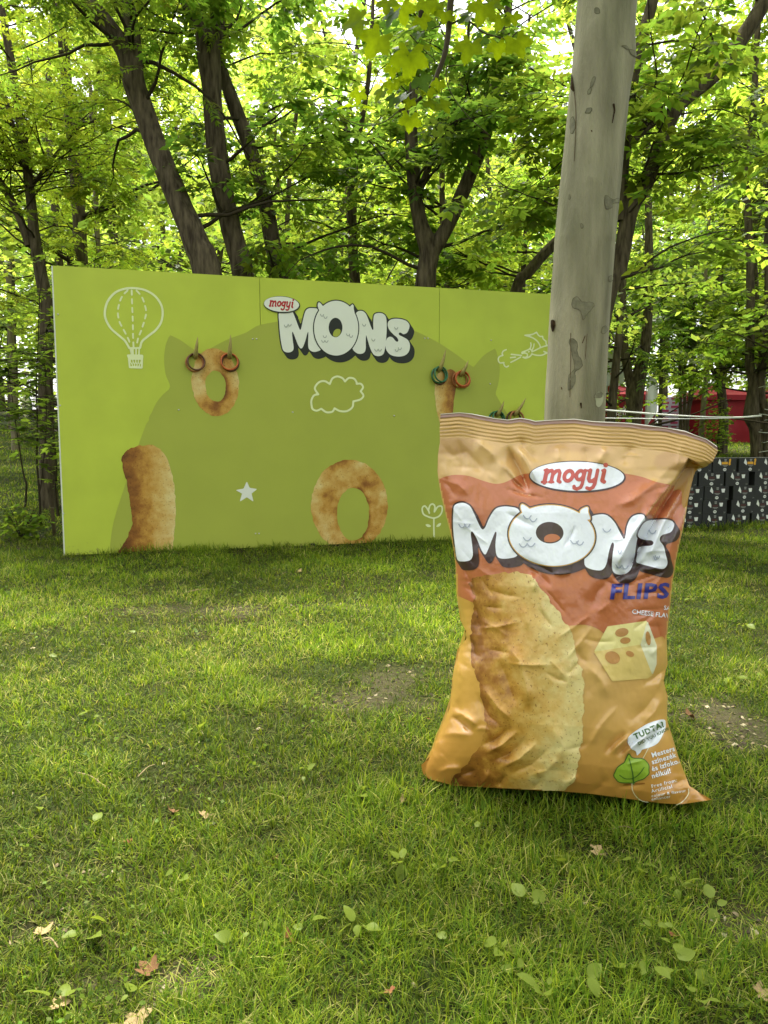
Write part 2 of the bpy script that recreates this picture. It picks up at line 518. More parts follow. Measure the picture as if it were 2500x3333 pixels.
# splashed earth along the foot of the panels
n, l = m_lime.node_tree.nodes, m_lime.node_tree.links
bsn = [q for q in n if q.type == 'BSDF_PRINCIPLED'][0]; src = bsn.inputs['Base Color'].links[0].from_socket
tcn = n.new('ShaderNodeTexCoord'); sx_ = n.new('ShaderNodeSeparateXYZ'); l.new(tcn.outputs['Object'], sx_.inputs[0])
nz = n.new('ShaderNodeTexNoise'); nz.inputs['Scale'].default_value = 26; nz.inputs['Detail'].default_value = 7; l.new(tcn.outputs['Object'], nz.inputs['Vector'])
mr = n.new('ShaderNodeMapRange'); mr.inputs['From Min'].default_value = 0.02; mr.inputs['From Max'].default_value = 0.22; mr.inputs['To Min'].default_value = 0.52; mr.inputs['To Max'].default_value = 0.74; l.new(sx_.outputs['Z'], mr.inputs['Value'])
gt = n.new('ShaderNodeMath'); gt.operation = 'SUBTRACT'; l.new(nz.outputs['Fac'], gt.inputs[0]); l.new(mr.outputs[0], gt.inputs[1])
ms_ = n.new('ShaderNodeMath'); ms_.operation = 'MULTIPLY'; ms_.use_clamp = True; ms_.inputs[1].default_value = 5.0; l.new(gt.outputs[0], ms_.inputs[0])
mdx = n.new('ShaderNodeMix'); mdx.data_type = 'RGBA'; mdx.inputs[7].default_value = (0.16, 0.14, 0.07, 1); l.new(ms_.outputs[0], mdx.inputs[0]); l.new(src, mdx.inputs[6]); l.new(mdx.outputs[2], bsn.inputs['Base Color'])
m_edge = mat('white_panel_edge', (0.72, 0.74, 0.66), 0.5, 0.06, 6)
m_dark = mat('dark_print', srgb('#252a25'), 0.5, 0.1, 5, 0.35)
m_white = mat('white_print', srgb('#e9ece0'), 0.5, 0.03, 4, 0.35)
m_shade = mat('olive_print', srgb('#aab246'), 0.55, 0.04, 2, 0.35)
m_red = mat('red_print', srgb('#b5242c'), 0.5, 0.06, 10, 0.35)
m_line = mat('pale_line_print', srgb('#eaf2bb'), 0.5, 0.04, 10, 0.35)
m_grey = mat('grey_print', srgb('#a7aca3'), 0.5, 0.04, 10, 0.35)
m_horn = mat('horn_wood', srgb('#a99a5c'), 0.55, 0.3, 14, 0.35, stretch=(6, 6, 1), bump=0.2, bscale=40)
m_screw = mat('screw_metal', (0.55, 0.55, 0.5), 0.35, 0.1, 40, 0.5, metallic=0.8)
m_black = mat('black_feet', (0.02, 0.02, 0.02), 0.6, 0.2, 20)
for k in range(3):
    g = 0.0026
    v, f = box_vf(k*BD_W + g, (k+1)*BD_W - g, 0, BD_T, 0.012, BD_H)
    p = obj('panel', new_mesh('panel', v, f, smooth=False), m_lime, board)
v, f = box_vf(-0.012, 0.0012, 0.004, BD_T - 0.003, 0.0, BD_H - 0.002)
obj('edge_strip', new_mesh('edge_strip', v, f, smooth=False), m_edge, board)
def bprint(name, sd, off, m, cell=0.011, parent=board):
    v, f = fill(sd, cell)
    me = new_mesh(name, bpt(v, off), f, smooth=False)
    return obj(name, me, m, parent)
def bl(zf, pts, w, n=5): return d_line(spline(zf(pts), n), w)
# big rounded shadow figure behind the prints, cut at the board's foot
sil = spline(z_left([(785, 468), (850, 500), (915, 545), (985, 590)]), 5)
sil2 = spline(z_mid([(0, 272), (100, 243), (250, 220), (400, 205), (560, 208), (700, 230), (830, 265), (950, 318), (1060, 385), (1170, 467)]), 5)
sil3 = spline(z_mid([(1170, 467), (1225, 405), (1285, 368)]), 5)
sil4 = spline(z_mid([(1285, 368), (1305, 460), (1300, 540), (1283, 603)]), 5)
sil5 = spline(z_mid([(1283, 603), (1340, 700), (1400, 800), (1440, 950), (1460, 1100), (1470, 1330)]), 5)
sil6 = spline(z_low([(232+20, 560), (270, 430), (320, 270), (370, 120), (415, 0)]), 5)
sil7 = spline(z_left([(640, 1050), (690, 920), (740, 850), (788, 800), (760, 720), (750, 620), (760, 530)]), 5)
outline = np.concatenate([sil, spline(z_left([(985, 590), (1060, 545), (1160, 495), (1270, 455)]), 5)[1:], sil2[3:], sil3[1:], sil4[1:], sil5[1:], [[sil5[-1][0], BD_H - 0.014], [sil6[0][0], BD_H - 0.014]], sil6[1:], sil7[1:]])
bprint('olive_field', d_poly(outline), 0.0016, m_shade, 0.03)
# hot air balloon line drawing
bal = [bl(z_left, [(525, 545), (500, 505), (460, 470), (410, 425), (378, 365), (375, 310), (395, 250), (440, 200), (500, 176), (560, 172), (630, 185), (690, 220), (730, 275), (741, 330), (730, 390), (695, 440), (650, 475), (610, 510), (598, 548)], 0.011)]
for ln in ([(522, 182), (480, 230), (457, 310), (465, 380), (495, 440), (525, 500), (540, 545)], [(544, 180), (547, 280), (551, 380), (553, 480), (556, 545)], [(570, 182), (610, 230), (635, 310), (630, 360), (605, 440), (585, 490), (574, 545)]):
    p = spline(z_left(ln), 8)
    s = np.concatenate([[0], np.cumsum(np.linalg.norm(np.diff(p, axis=0), axis=1))])
    for a in np.arange(0.01, s[-1] - 0.04, 0.088):
        q = [np.array([np.interp(x, s, p[:, 0]), np.interp(x, s, p[:, 1])]) for x in (a, a + 0.022, a + 0.045)]
        bal.append(d_line(q, 0.009))
bal.append(bl(z_left, [(525, 552), (560, 553), (600, 550)], 0.009))
for a, b in (((533, 552), (545, 598)), ((552, 553), (553, 598)), ((572, 553), (572, 598)), ((592, 552), (590, 598)), ((540, 560), (552, 596))): bal.append(d_line(z_left([a, b]), 0.007))
bal.append(d_line(z_left([(520, 598), (612, 600), (612, 614), (524, 612), (520, 598)]), 0.009))
bal.append(d_line(z_left([(526, 620), (532, 675), (608, 678), (611, 620), (526, 620)]), 0.009))
for i in range(5):
    bal.append(d_line(z_left([(528 + i*18, 620), (556 + i*14, 676)]), 0.0038)); bal.append(d_line(z_left([(610 - i*18, 620), (586 - i*14, 676)]), 0.0038))
bprint('balloon_drawing', d_or(*bal), 0.0032, m_line, 0.008)
# cloud, flower, star, small winged beast
cl = []
for arc in ([(340, 675), (337, 640), (350, 612), (373, 606)], [(373, 606), (355, 575), (375, 545), (405, 538), (432, 553)], [(432, 553), (445, 525), (470, 514), (497, 523), (510, 540)], [(510, 540), (530, 522), (555, 525), (568, 540), (570, 552)], [(570, 552), (592, 552), (603, 570), (590, 590)], [(590, 590), (605, 612), (590, 632), (553, 642)],
            [(553, 642), (548, 672), (520, 692), (485, 692), (456, 678)], [(456, 678), (445, 695), (415, 698), (388, 680)], [(388, 680), (365, 690), (345, 683), (340, 672)]):
    cl.append(bl(z_mid, arc, 0.011))
bprint('cloud_drawing', d_or(*cl), 0.0032, m_line, 0.008)
fl = [bl(z_fl, a, 0.010) for a in ([(72, 605), (45, 590), (38, 560), (52, 548), (70, 572), (75, 585)], [(70, 572), (78, 545), (92, 538), (103, 550), (100, 578)], [(103, 575), (118, 552), (138, 550), (140, 575), (125, 600), (98, 610), (72, 605)], [(98, 612), (98, 660), (99, 705)])]
fl += [d_blob(z_fl([(55, 645), (68, 641), (84, 652), (68, 657)])), d_blob(z_fl([(110, 655), (120, 640), (135, 636), (128, 652)]))]
bprint('flower_drawing', d_or(*fl), 0.0032, m_line, 0.008)
star = [(803, 265), (814, 292), (845, 297), (822, 315), (830, 348), (803, 330), (774, 348), (784, 315), (758, 301), (790, 295)]
bprint('star_print', d_poly(z_low(star)), 0.0032, m_white, 0.01)
dr = [bl(z_drg, a, 0.0088) for a in ([(540, 488), (490, 510), (465, 555), (480, 590)], [(480, 590), (415, 615), (395, 670), (425, 725), (498, 720)], [(490, 722), (510, 780), (545, 800), (578, 782)], [(628, 572), (720, 582), (815, 592)], [(615, 633), (705, 622)], [(622, 714), (710, 672), (797, 622)],
      [(980, 365), (985, 410), (965, 470), (900, 505), (823, 535), (825, 558)], [(825, 558), (870, 548), (915, 565), (920, 600), (890, 625), (840, 622)], [(840, 628), (890, 640), (950, 620), (985, 590), (1000, 562)], [(965, 478), (1000, 495), (1030, 440), (1040, 385)], [(1000, 525), (1060, 500), (1160, 450), (1260, 418), (1340, 412), (1420, 425)],
      [(1155, 445), (1130, 380), (1070, 310), (980, 260), (875, 230)], [(875, 230), (1000, 215), (1085, 175)], [(1085, 175), (1115, 225), (1150, 250), (1195, 250)], [(1195, 250), (1205, 295), (1250, 335)], [(1255, 335), (1255, 375), (1275, 410)], [(1000, 565), (1080, 588), (1180, 588), (1270, 550), (1330, 570)], [(1215, 520), (1275, 545)], [(940, 528), (950, 522)])]
bprint('winged_beast_drawing', d_or(*dr), 0.0032, m_line, 0.007)
# bubble lettering and oval mark
Mp = [(188,262),(185,400),(195,520),(208,600),(225,660),(265,680),(310,672),(330,640),(322,560),(315,490),(318,465),(335,500),(365,580),(385,620),(405,640),(425,625),(450,560),(470,485),(479,470),(481,500),(478,600),(490,650),(530,674),(575,668),(610,640),(600,500),(600,300),(575,240),(545,230),(500,228),(470,238),(450,262),(430,330),(412,415),(400,452),(385,430),(355,350),(325,275),(315,258)]
Np = [(955,300),(985,262),(1030,258),(1065,285),(1090,340),(1115,410),(1135,452),(1143,440),(1141,380),(1147,310),(1165,285),(1210,278),(1255,295),(1275,340),(1278,450),(1270,570),(1255,670),(1235,705),(1195,718),(1150,705),(1120,660),(1095,590),(1077,525),(1069,506),(1065,560),(1065,640),(1050,680),(1015,695),(970,685),(930,640),(940,560),(940,450),(940,360)]
Sp = [(1505,440),(1485,480),(1450,495),(1430,483),(1408,477),(1403,500),(1440,520),(1490,550),(1515,600),(1505,670),(1460,712),(1390,722),(1320,705),(1277,660),(1265,600),(1280,540),(1310,520),(1340,530),(1365,560),(1385,572),(1397,560),(1385,530),(1345,495),(1305,450),(1288,400),(1300,360),(1345,338),(1420,340),(1480,360),(1510,400)]
Op = [(763+225*math.cos(t), 433+279*math.sin(t)) for t in np.linspace(0, 2*math.pi, 33)[:-1]]
Hl = [(576,212),(580,176),(596,172),(625,205),(640,240),(600,262)]
Hr = [(905,215),(930,190),(941,206),(942,235),(950,290),(900,260)]
dM, dN, dS, dO = [d_blob(z_logo(q), 4) for q in (Mp, Np, Sp)] + [d_or(d_blob(z_logo(Op), 3), d_poly(spline(z_logo(Hl), 3, True)), d_poly(spline(z_logo(Hr), 3, True)))]
hole = d_blob(z_logo([(757+70*math.cos(t), 427+99*math.sin(t)) for t in np.linspace(0, 2*math.pi, 21)[:-1]]), 3)
drop = d_blob(z_logo([(732, 508), (738, 470), (765, 443), (800, 445), (808, 470), (795, 505), (762, 522)]), 4)
ow = 0.0125
logo = bprint('logo', d_sweep(d_or(*[d_grow(d, ow) for d in (dM, dN, dS, dO)]), 0.045, 0.063, 7), 0.0034, m_dark, 0.010)
for d_ in (dM, dN, dS): bprint('letter', d_, 0.0048, m_white, 0.009, logo)
bprint('letter_outline', d_grow(dO, ow), 0.0062, m_dark, 0.009, logo)
bprint('letter', d_cut(dO, hole), 0.0076, m_white, 0.009, logo)
bprint('letter_drop', drop, 0.0078, m_shade, 0.008, logo)
ticks = []
for cx, cy in ((252, 410), (290, 400), (620, 300), (655, 322), (648, 518), (632, 565), (665, 565), (885, 500), (915, 515), (1048, 400), (1142, 552), (1172, 655), (1208, 655), (1375, 432), (1380, 658), (1412, 640)):
    ticks.append(bl(z_logo, [(cx-18, cy-10), (cx-8, cy+10), (cx+8, cy+10), (cx+16, cy-8)], 0.0042, 3))
for d_ in ticks: bprint('fur_tick', d_, 0.0090, m_grey, 0.006, logo)
oc = z_logo([(208, 190), (385, 195), (210, 268)])
orx, ory = abs(oc[1][0]-oc[0][0]), abs(oc[2][1]-oc[0][1])
badge = bprint('oval_badge', d_ell(oc[0][0]+0.004, oc[0][1]+0.004, orx+0.008, ory+0.009), 0.0090, m_dark, 0.008)
bprint('oval_face', d_ell(oc[0][0], oc[0][1], orx, ory), 0.0104, m_white, 0.008, badge)
bprint('oval_lettering', place_mogyi(oc[0][0], oc[0][1]+0.003, orx*1.42, 0.02, 1.15), 0.0118, m_red, 0.005, badge)
# pictures of plain puffed snacks: two sticks, two rings
def puff_mat(name, obj_axis):
    m = bpy.data.materials.new(name); m.use_nodes = True
    n, l = m.node_tree.nodes, m.node_tree.links
    bs = n['Principled BSDF']; bs.inputs['Roughness'].default_value = 0.5; bs.inputs['Specular IOR Level'].default_value = 0.35
    tc = n.new('ShaderNodeTexCoord')
    a = n.new('ShaderNodeTexNoise'); a.inputs['Scale'].default_value = obj_axis; a.inputs['Detail'].default_value = 8; a.inputs['Roughness'].default_value = 0.65
    b = n.new('ShaderNodeTexNoise'); b.inputs['Scale'].default_value = obj_axis * 7; b.inputs['Detail'].default_value = 3
    l.new(tc.outputs['Object'], a.inputs['Vector']); l.new(tc.outputs['Object'], b.inputs['Vector'])
    at_ = n.new('ShaderNodeAttribute'); at_.attribute_name = 'tone'
    ad = n.new('ShaderNodeMath'); ad.operation = 'ADD'
    sub = n.new('ShaderNodeMath'); sub.operation = 'MULTIPLY_ADD'; sub.inputs[1].default_value = 0.9; sub.inputs[2].default_value = -0.45
    l.new(a.outputs['Fac'], sub.inputs[0]); l.new(sub.outputs[0], ad.inputs[0]); l.new(at_.outputs['Fac'], ad.inputs[1])
    r = n.new('ShaderNodeValToRGB'); e = r.color_ramp.elements
    e[0].position = 0.05; e[0].color = (*srgb('#6a3d18'), 1); e[1].position = 0.95; e[1].color = (*srgb('#e3cf8e'), 1)
    for p, c in ((0.3, '#9a6425'), (0.5, '#c4933f'), (0.72, '#d6b266')):
        x = e.new(p); x.color = (*srgb(c), 1)
    l.new(ad.outputs[0], r.inputs['Fac'])
    sp = n.new('ShaderNodeValToRGB'); e = sp.color_ramp.elements
    e[0].position = 0.30; e[0].color = (0.45, 0.3, 0.2, 1); e[1].position = 0.38; e[1].color = (1, 1, 1, 1)
    l.new(b.outputs['Fac'], sp.inputs['Fac'])
    mx = n.new('ShaderNodeMix'); mx.data_type = 'RGBA'; mx.blend_type = 'MULTIPLY'; mx.inputs[0].default_value = 0.8
    l.new(r.outputs[0], mx.inputs[6]); l.new(sp.outputs[0], mx.inputs[7])
    l.new(mx.outputs[2], bs.inputs['Base Color'])
    return m
m_puff = puff_mat('puff_print', 9.0)
def rough_edge(sd, amp, freq, seed):
    f = lambda X, Y: sd(X, Y) + amp * fbm(X*freq, Y*freq, seed=seed)
    f.bb = sd.bb
    return f
def puff_print(name, sd, off, tone):
    v, f = fill(sd, 0.014)
    me = new_mesh(name, bpt(v, off), f, smooth=False)
    add_colour(me, tone(v[:, 0], v[:, 1]), 'tone')
    return obj(name, me, m_puff, board)
stk = z_low([(310,160),(345,132),(420,122),(470,150),(500,220),(515,300),(520,400),(512,480),(492,552),(380,559),(285,563),(320,500),(345,430),(335,340),(318,250),(305,200)])
cut = d_poly([(-1, -1), (9, -1), (9, BD_H-0.014), (-1, BD_H-0.014)])
puff_print('snack_stick_print', d_and(rough_edge(d_blob(stk, 5), 0.008, 22, 1), cut), 0.0034, lambda x, y: np.clip((x - stk[:,0].min()) / np.ptp(stk[:,0]) * 0.95 - 0.02, 0, 1))
stk2 = z_mid([(985,505),(1030,478),(1080,490),(1082,560),(1070,640),(1066,720),(1060,780),(1015,790),(990,720),(975,640),(972,560)])
puff_print('snack_stick_print', rough_edge(d_blob(stk2, 5), 0.006, 24, 2), 0.0034, lambda x, y: np.clip(0.85 - (x - stk2[:,0].min()) / np.ptp(stk2[:,0]) * 0.7, 0, 1))
def ring_print(zf, cx, cy, rx, ry, hx, hy, hrx, hry, seed, rot=0.0):
    th = np.linspace(0, 2*math.pi, 25)[:-1]
    E = lambda a, b, c, d: zf([(a + c*math.cos(t)*math.cos(rot) - d*math.sin(t)*math.sin(rot), b + c*math.cos(t)*math.sin(rot) + d*math.sin(t)*math.cos(rot)) for t in th])
    o = E(cx, cy, rx, ry); h = E(hx, hy, hrx, hry)
    dh = d_blob(h, 4)
    sd = d_and(rough_edge(d_cut(d_blob(o, 4), dh), 0.007, 24, seed), cut)
    hc = h.mean(0)
    puff_print('snack_ring_print', sd, 0.0034, lambda x, y: np.clip(0.62 + 0.28*fbm(x*5, y*5, seed=seed) - 0.35*sstep(0.05, -0.01, dh(x, y))*sstep(hc[0]-0.05, hc[0]+0.12, x), 0, 1))
ring_print(z_left, 1075, 770, 150, 217, 1078, 795, 66, 98, 5, -0.1)
ring_print(z_low, 1213, 362, 153, 182, 1228, 398, 64, 106, 6)
# screws along the joints, feet
def dome(r, n=8):
    th = np.linspace(0, 2*math.pi, n, endpoint=False)
    v = [(r*math.cos(t), 0, r*math.sin(t)) for t in th] + [(0.7*r*math.cos(t), -0.5*r, 0.7*r*math.sin(t)) for t in th] + [(0, -0.62*r, 0)]
    f = [(i, (i+1) % n, n+(i+1) % n, n+i) for i in range(n)] + [(n+i, n+(i+1) % n, 2*n) for i in range(n)]
    return v, f
dv, df = dome(0.009)
me_screw = new_mesh('screw', dv, df); me_screw.materials.append(m_screw)
for px, py, zf in ((1313, 495, z_left), (1337, 495, z_left), (843, 945, z_left), (1568, 960, z_left), (76, 338, z_left), (90, 917, z_left), (920, 318, z_mid), (937, 318, z_mid), (1262, 328, z_mid), (240, 698, z_mid), (764, 716, z_mid), (1257, 552, z_mid), (838, 475, z_low), (852, 475, z_low), (70, 395, z_low), (1392, 4, z_low)):
    q = zf([(px, py)])[0]
    o = obj('screw', me_screw, None, board); o.location = bpt([q], 0.003)[0]
for u in (1.0, 2.62, 4.5):
    v, f = box_vf(u-0.02, u+0.03, -0.02, 0.05, -0.01, 0.035)
    obj('foot', new_mesh('foot', v, f, smooth=False), m_black, board)
v, f = join_vf([box_vf(u-0.03, u+0.03, BD_T+0.002, BD_T+0.06, 0, BD_H-0.1) for u in (0.08,)])
for u in (0.08, 2.07, 4.14, 6.1):
    v, f = box_vf(u-0.03, u+0.03, BD_T+0.002, BD_T+0.06, 0, BD_H-0.1)
    obj('back_post', new_mesh('back_post', v, f, smooth=False), m_edge, board)

# horn pegs standing out of the board, rings hung on them
m_rings = {'brown': mat('ring_brown', srgb('#5e3a22'), 0.35, 0.15, 20), 'tan': mat('ring_tan', srgb('#a5683a'), 0.4, 0.15, 20), 'orange': mat('ring_orange', srgb('#bf5f2a'), 0.35, 0.12, 20), 'green': mat('ring_green', srgb('#2f6b45'), 0.35, 0.12, 20), 'red': mat('ring_red', srgb('#7d2f22'), 0.35, 0.12, 20)}
def torus(Rr, r, n=36, m=8):
    th = np.linspace(0, 2*math.pi, n, endpoint=False); ph = np.linspace(0, 2*math.pi, m, endpoint=False)
    T, P = np.meshgrid(th, ph, indexing='ij')
    v = np.stack([(Rr + r*np.cos(P))*np.cos(T), r*np.sin(P)*1.25, (Rr + r*np.cos(P))*np.sin(T)], -1).reshape(-1, 3)
    i = np.arange(n)[:, None]; j = np.arange(m)[None]
    q = np.stack([i*m+j, i*m+(j+1) % m, ((i+1) % n)*m+(j+1) % m, ((i+1) % n)*m+j], -1).reshape(-1, 4)
    return v, q
me_ring = {}
for k, mm in m_rings.items():
    v, q = torus(0.089, 0.0095)
    me_ring[k] = new_mesh('ring', v, quads=q); me_ring[k].materials.append(mm)
def peg(zf, base, tip, rings, sx):
    b = bpt(zf([base]), 0.0)[0]; t = bpt(zf([tip]), 0.0)[0]
    # the tip stands 13 cm off the board: bring it back along the sight line
    L = t - b
    pts = spline([b + [0, 0.01, 0], b + [0.0*L[0], -0.05, 0.12*L[2]], b + [0.35*L[0], -0.095, 0.45*L[2]], b + [0.85*L[0], -0.115, 0.93*L[2]]], 6)
    rad = np.interp(np.linspace(0, 1, len(pts)), [0, 0.4, 0.8, 1], [0.026, 0.025, 0.014, 0.002])
    v, q = tube_vq(pts, rad, 12)
    cap = len(v) - 12
    obj('peg', new_mesh('peg', v, quads=q), m_horn, board)
    for i, (colr, lab, dx, dz) in enumerate(rings):
        c = b + np.array([dx, -0.016 - 0.024*i, 0.03 - 0.089 + 0.012 + dz])
        o = obj('toss_ring', me_ring[colr])
        w = BD_O + c[0]*bdir - c[1]*bnor * 1.0 + np.array([0, 0, c[2]])
        o.location = w
        o.rotation_euler = (R(-6 - 4*i), R(20*i), BD_YAW + R(3*i*sx))
        tag(o, lab, 'ring', 'toss rings hung on the horn pegs')
peg(z_left, (950, 612), (963, 480), [('tan', 'tan ring on the leftmost horn peg, nearest the wall', -0.012, -0.012), ('brown', 'dark brown ring on the leftmost horn peg, in front of a tan one', 0.004, 0.0)], 1)
peg(z_left, (1165, 612), (1168, 465), [('brown', 'dark brown ring half hidden on the second horn peg from the left', 0.008, -0.012), ('orange', 'orange ring at the front of the second horn peg from the left', -0.004, 0.0)], -1)
peg(z_mid, (993, 485), (1015, 372), [('brown', 'brown ring at the back of the third horn peg from the left', 0.0, -0.022), ('green', 'green ring behind another green ring on the third horn peg', -0.016, -0.008), ('green', 'green ring at the front of the third horn peg from the left', 0.004, 0.004)], 1)
peg(z_mid, (1106, 507), (1130, 430), [('tan', 'tan ring at the back of the fourth horn peg from the left', -0.02, -0.01), ('orange', 'orange ring in the middle of the fourth horn peg from the left', 0.012, -0.012), ('orange', 'orange ring at the front of the fourth horn peg from the left', -0.002, 0.003)], -1)
peg(z_mid, (1290, 714), (1311, 636), [('green', 'green ring at the back of the fifth horn peg, just above the bag', -0.016, 0.0), ('red', 'dark red ring in the middle of the fifth horn peg above the bag', 0.01, -0.004), ('green', 'green ring at the front of the fifth horn peg above the bag', 0.0, 0.008)], 1)
peg(z_mid, (1383, 712), (1425, 620), [('brown', 'brown ring at the back of the rightmost horn peg', -0.018, 0.0), ('red', 'dark red ring in the middle of the rightmost horn peg', 0.014, -0.004), ('tan', 'tan ring at the front of the rightmost horn peg', 0.0, 0.006)], -1)
# ------------------------------------------------------------------ the giant snack bag
PAINT = 1.0
z1 = lambda p: np.stack([1350 + 0.6329*np.asarray(p, float)[:, 0], 1300 + 0.6329*np.asarray(p, float)[:, 1]], -1)
z2 = lambda p: np.stack([1350 + 0.6329*np.asarray(p, float)[:, 0], 1950 + 0.6329*np.asarray(p, float)[:, 1]], -1)
zB = lambda p: np.stack([1380 + 0.5847*np.asarray(p, float)[:, 0], 1480 + 0.5847*np.asarray(p, float)[:, 1]], -1)
zT = lambda p: np.stack([1900 + 0.3014*np.asarray(p, float)[:, 0], 2250 + 0.3014*np.asarray(p, float)[:, 1]], -1)
zC = lambda p: np.stack([1900 + 0.2411*np.asarray(p, float)[:, 0], 1950 + 0.2411*np.asarray(p, float)[:, 1]], -1)
# outline of the bag in the photograph: left, right, bottom and top runs
bL = np.array([(1434,1347),(1431,1395),(1432,1440),(1426,1480),(1424,1534),(1430,1580),(1437,1616),(1452,1680),(1467,1737),(1477,1790),(1483,1838),(1486,1933),(1499,2020),(1517,2055),(1518,2080),(1489,2115),(1473,2203),(1464,2304),(1428,2387),(1396,2469),(1371,2490),(1378,2522)], float)
bR = np.array([(2334,1452),(2337,1468),(2320,1503),(2298,1519),(2266,1530),(2259,1545),(2250,1580),(2242,1616),(2227,1705),(2204,1806),(2189,1895),(2179,2001),(2170,2077),(2173,2159),(2160,2216),(2173,2266),(2171,2342),(2187,2393),(2206,2456),(2230,2520),(2244,2558),(2281,2583),(2317,2603)], float)
bB = np.array([(1378,2522),(1397,2536),(1477,2558),(1603,2566),(1730,2574),(1825,2579),(1920,2588),(2046,2606),(2160,2622),(2217,2625),(2261,2619),(2317,2611)], float)
bT = np.array([(1434,1347),(1460,1345),(1496,1342),(1535,1346),(1572,1353),(1610,1361),(1654,1366),(1692,1360),(1720,1364),(1742,1370),(1800,1366),(1869,1363),(1932,1371),(2046,1376),(2110,1384),(2173,1392),(2230,1402),(2261,1415),(2299,1428),(2334,1452)], float)
xLf = lambda y: np.interp(y, bL[:, 1], bL[:, 0])
xRf = lambda y: np.interp(y, bR[:, 1], bR[:, 0])
yTf = lambda x: np.interp(x, bT[:, 0], bT[:, 1])
yBf = lambda x: np.interp(x, bB[:, 0], bB[:, 1])
# creases: frame, points, half-width (photo px), height (mm, + stands out), sharpness side
CREASES = []
def crease(zf, pts, w, h, skew=0.0, taper=0.35): CREASES.append((zf(pts), w, h*0.001, skew, taper))
# pulled folds under the seal
crease(z1, [(215,190),(250,300),(240,400)], 16, -7); crease(z1, [(300,200),(390,270),(430,330)], 24, 10); crease(z1, [(250,250),(330,340),(440,420)], 22, -9)
crease(z1, [(470,230),(540,360),(596,490)], 20, -20, 0.4); crease(z1, [(520,225),(590,340),(640,450)], 24, 13); crease(z1, [(400,300),(480,370),(580,470)], 20, 9)
crease(z1, [(596,490),(520,430),(440,330)], 12, -8); crease(z1, [(540,180),(560,250),(640,330)], 14, -7); crease(z1, [(330,330),(390,390),(430,430)], 14, 6)
crease(z1, [(870,235),(885,300),(880,360)], 18, -5); crease(z1, [(1000,240),(960,300),(940,340)], 22, 6); crease(z1, [(1130,230),(1080,300),(1060,350)], 24, -6); crease(z1, [(740,230),(745,290),(730,330)], 18, 5)
crease(z1, [(130,260),(200,290),(290,260)], 18, -6); crease(z1, [(125,400),(180,450),(215,520)], 16, -8); crease(z1, [(160,420),(230,440),(280,500)], 20, 7)
# the long pull from the flopped top corner down across the print
crease(z1, [(1418,300),(1330,420),(1230,540),(1120,700),(1030,880)], 26, 22, 0.3, 0.12); crease(z1, [(1425,330),(1345,450),(1265,570),(1170,740),(1090,900)], 22, -26, 0.3, 0.12)
crease(z1, [(1400,430),(1330,540),(1260,680),(1200,830)], 22, 15, 0, 0.2); crease(z1, [(1425,420),(1370,540),(1330,600),(1270,740)], 16, -14, 0, 0.2); crease(z1, [(1350,300),(1250,420),(1120,520),(1000,560)], 30, 9)
crease(z1, [(1350,590),(1320,640),(1270,700)], 12, -9); crease(z1, [(1360,640),(1320,760),(1300,900)], 18, 10); crease(z1, [(1200,820),(1100,890),(1000,935)], 16, -12); crease(z1, [(1130,850),(1060,930),(1010,1050)], 20, 8)
crease(z1, [(1000,930),(940,990),(900,1100)], 24, -7); crease(z1, [(960,920),(1040,960),(1150,950)], 14, -7)
crease(z1, [(150,560),(185,640),(205,760)], 18, -10); crease(z1, [(180,700),(240,840),(270,960)], 24, 12); crease(z1, [(215,800),(300,960),(340,1090)], 18, -10)
crease(z1, [(560,860),(640,900),(720,980)], 20, -6); crease(z1, [(590,880),(620,940),(610,1000)], 14, 5)
# belly and foot
crease(z2, [(300,0),(330,90),(330,190)], 16, -12); crease(z2, [(250,40),(270,130),(290,230)], 16, 11); crease(z2, [(265,180),(300,230),(320,330)], 14, -12)
crease(z2, [(480,240),(540,320),(600,560)], 24, 9, 0, 0.25); crease(z2, [(430,300),(480,420),(520,560)], 22, -6, 0, 0.3); crease(z2, [(340,440),(430,560),(520,640)], 20, 8); crease(z2, [(310,470),(380,600),(450,660)], 16, -8)
crease(z2, [(178,588),(240,635),(306,692)], 11, -18, 0.3); crease(z2, [(200,570),(270,610),(330,660)], 14, 12); crease(z2, [(120,700),(210,690),(300,700)], 18, 8); crease(z2, [(215,500),(230,580),(250,640)], 16, -6)
crease(z2, [(330,760),(420,720),(500,650)], 14, -8); crease(z2, [(350,800),(450,750),(540,670)], 14, 8); crease(z2, [(380,840),(480,800),(590,700)], 14, -8); crease(z2, [(420,880),(540,820),(640,730)], 16, 8); crease(z2, [(480,905),(600,850),(700,760)], 16, -6); crease(z2, [(560,920),(680,880),(760,800)], 18, 5)
crease(z2, [(100,900),(170,870),(260,870)], 14, 8); crease(z2, [(200,955),(240,905),(330,870)], 14, -8); crease(z2, [(330,965),(370,920),(380,870)], 14, 6); crease(z2, [(420,970),(450,930),(480,900)], 12, -7); crease(z2, [(600,985),(640,940),(650,900)], 16, -6); crease(z2, [(760,990),(780,950),(850,900)], 18, 6); crease(z2, [(900,1000),(960,960),(1000,900)], 20, -5)
crease(z2, [(880,330),(960,420),(1000,520)], 22, 6); crease(z2, [(820,230),(850,300),(900,340)], 14, -5); crease(z2, [(1000,800),(1060,740),(1130,690)], 14, 9); crease(z2, [(970,800),(1040,730),(1100,680)], 12, -8); crease(z2, [(1060,815),(1130,750),(1210,690)], 13, 10); crease(z2, [(1030,815),(1095,755),(1170,700)], 11, -9)
crease(z2, [(1170,770),(1230,700),(1292,632)], 11, -18, 0.3); crease(z2, [(1140,760),(1210,680),(1280,600)], 14, 14); crease(z2, [(1100,640),(1190,560),(1270,440)], 20, -9); crease(z2, [(1160,660),(1240,570),(1290,500)], 18, 9)
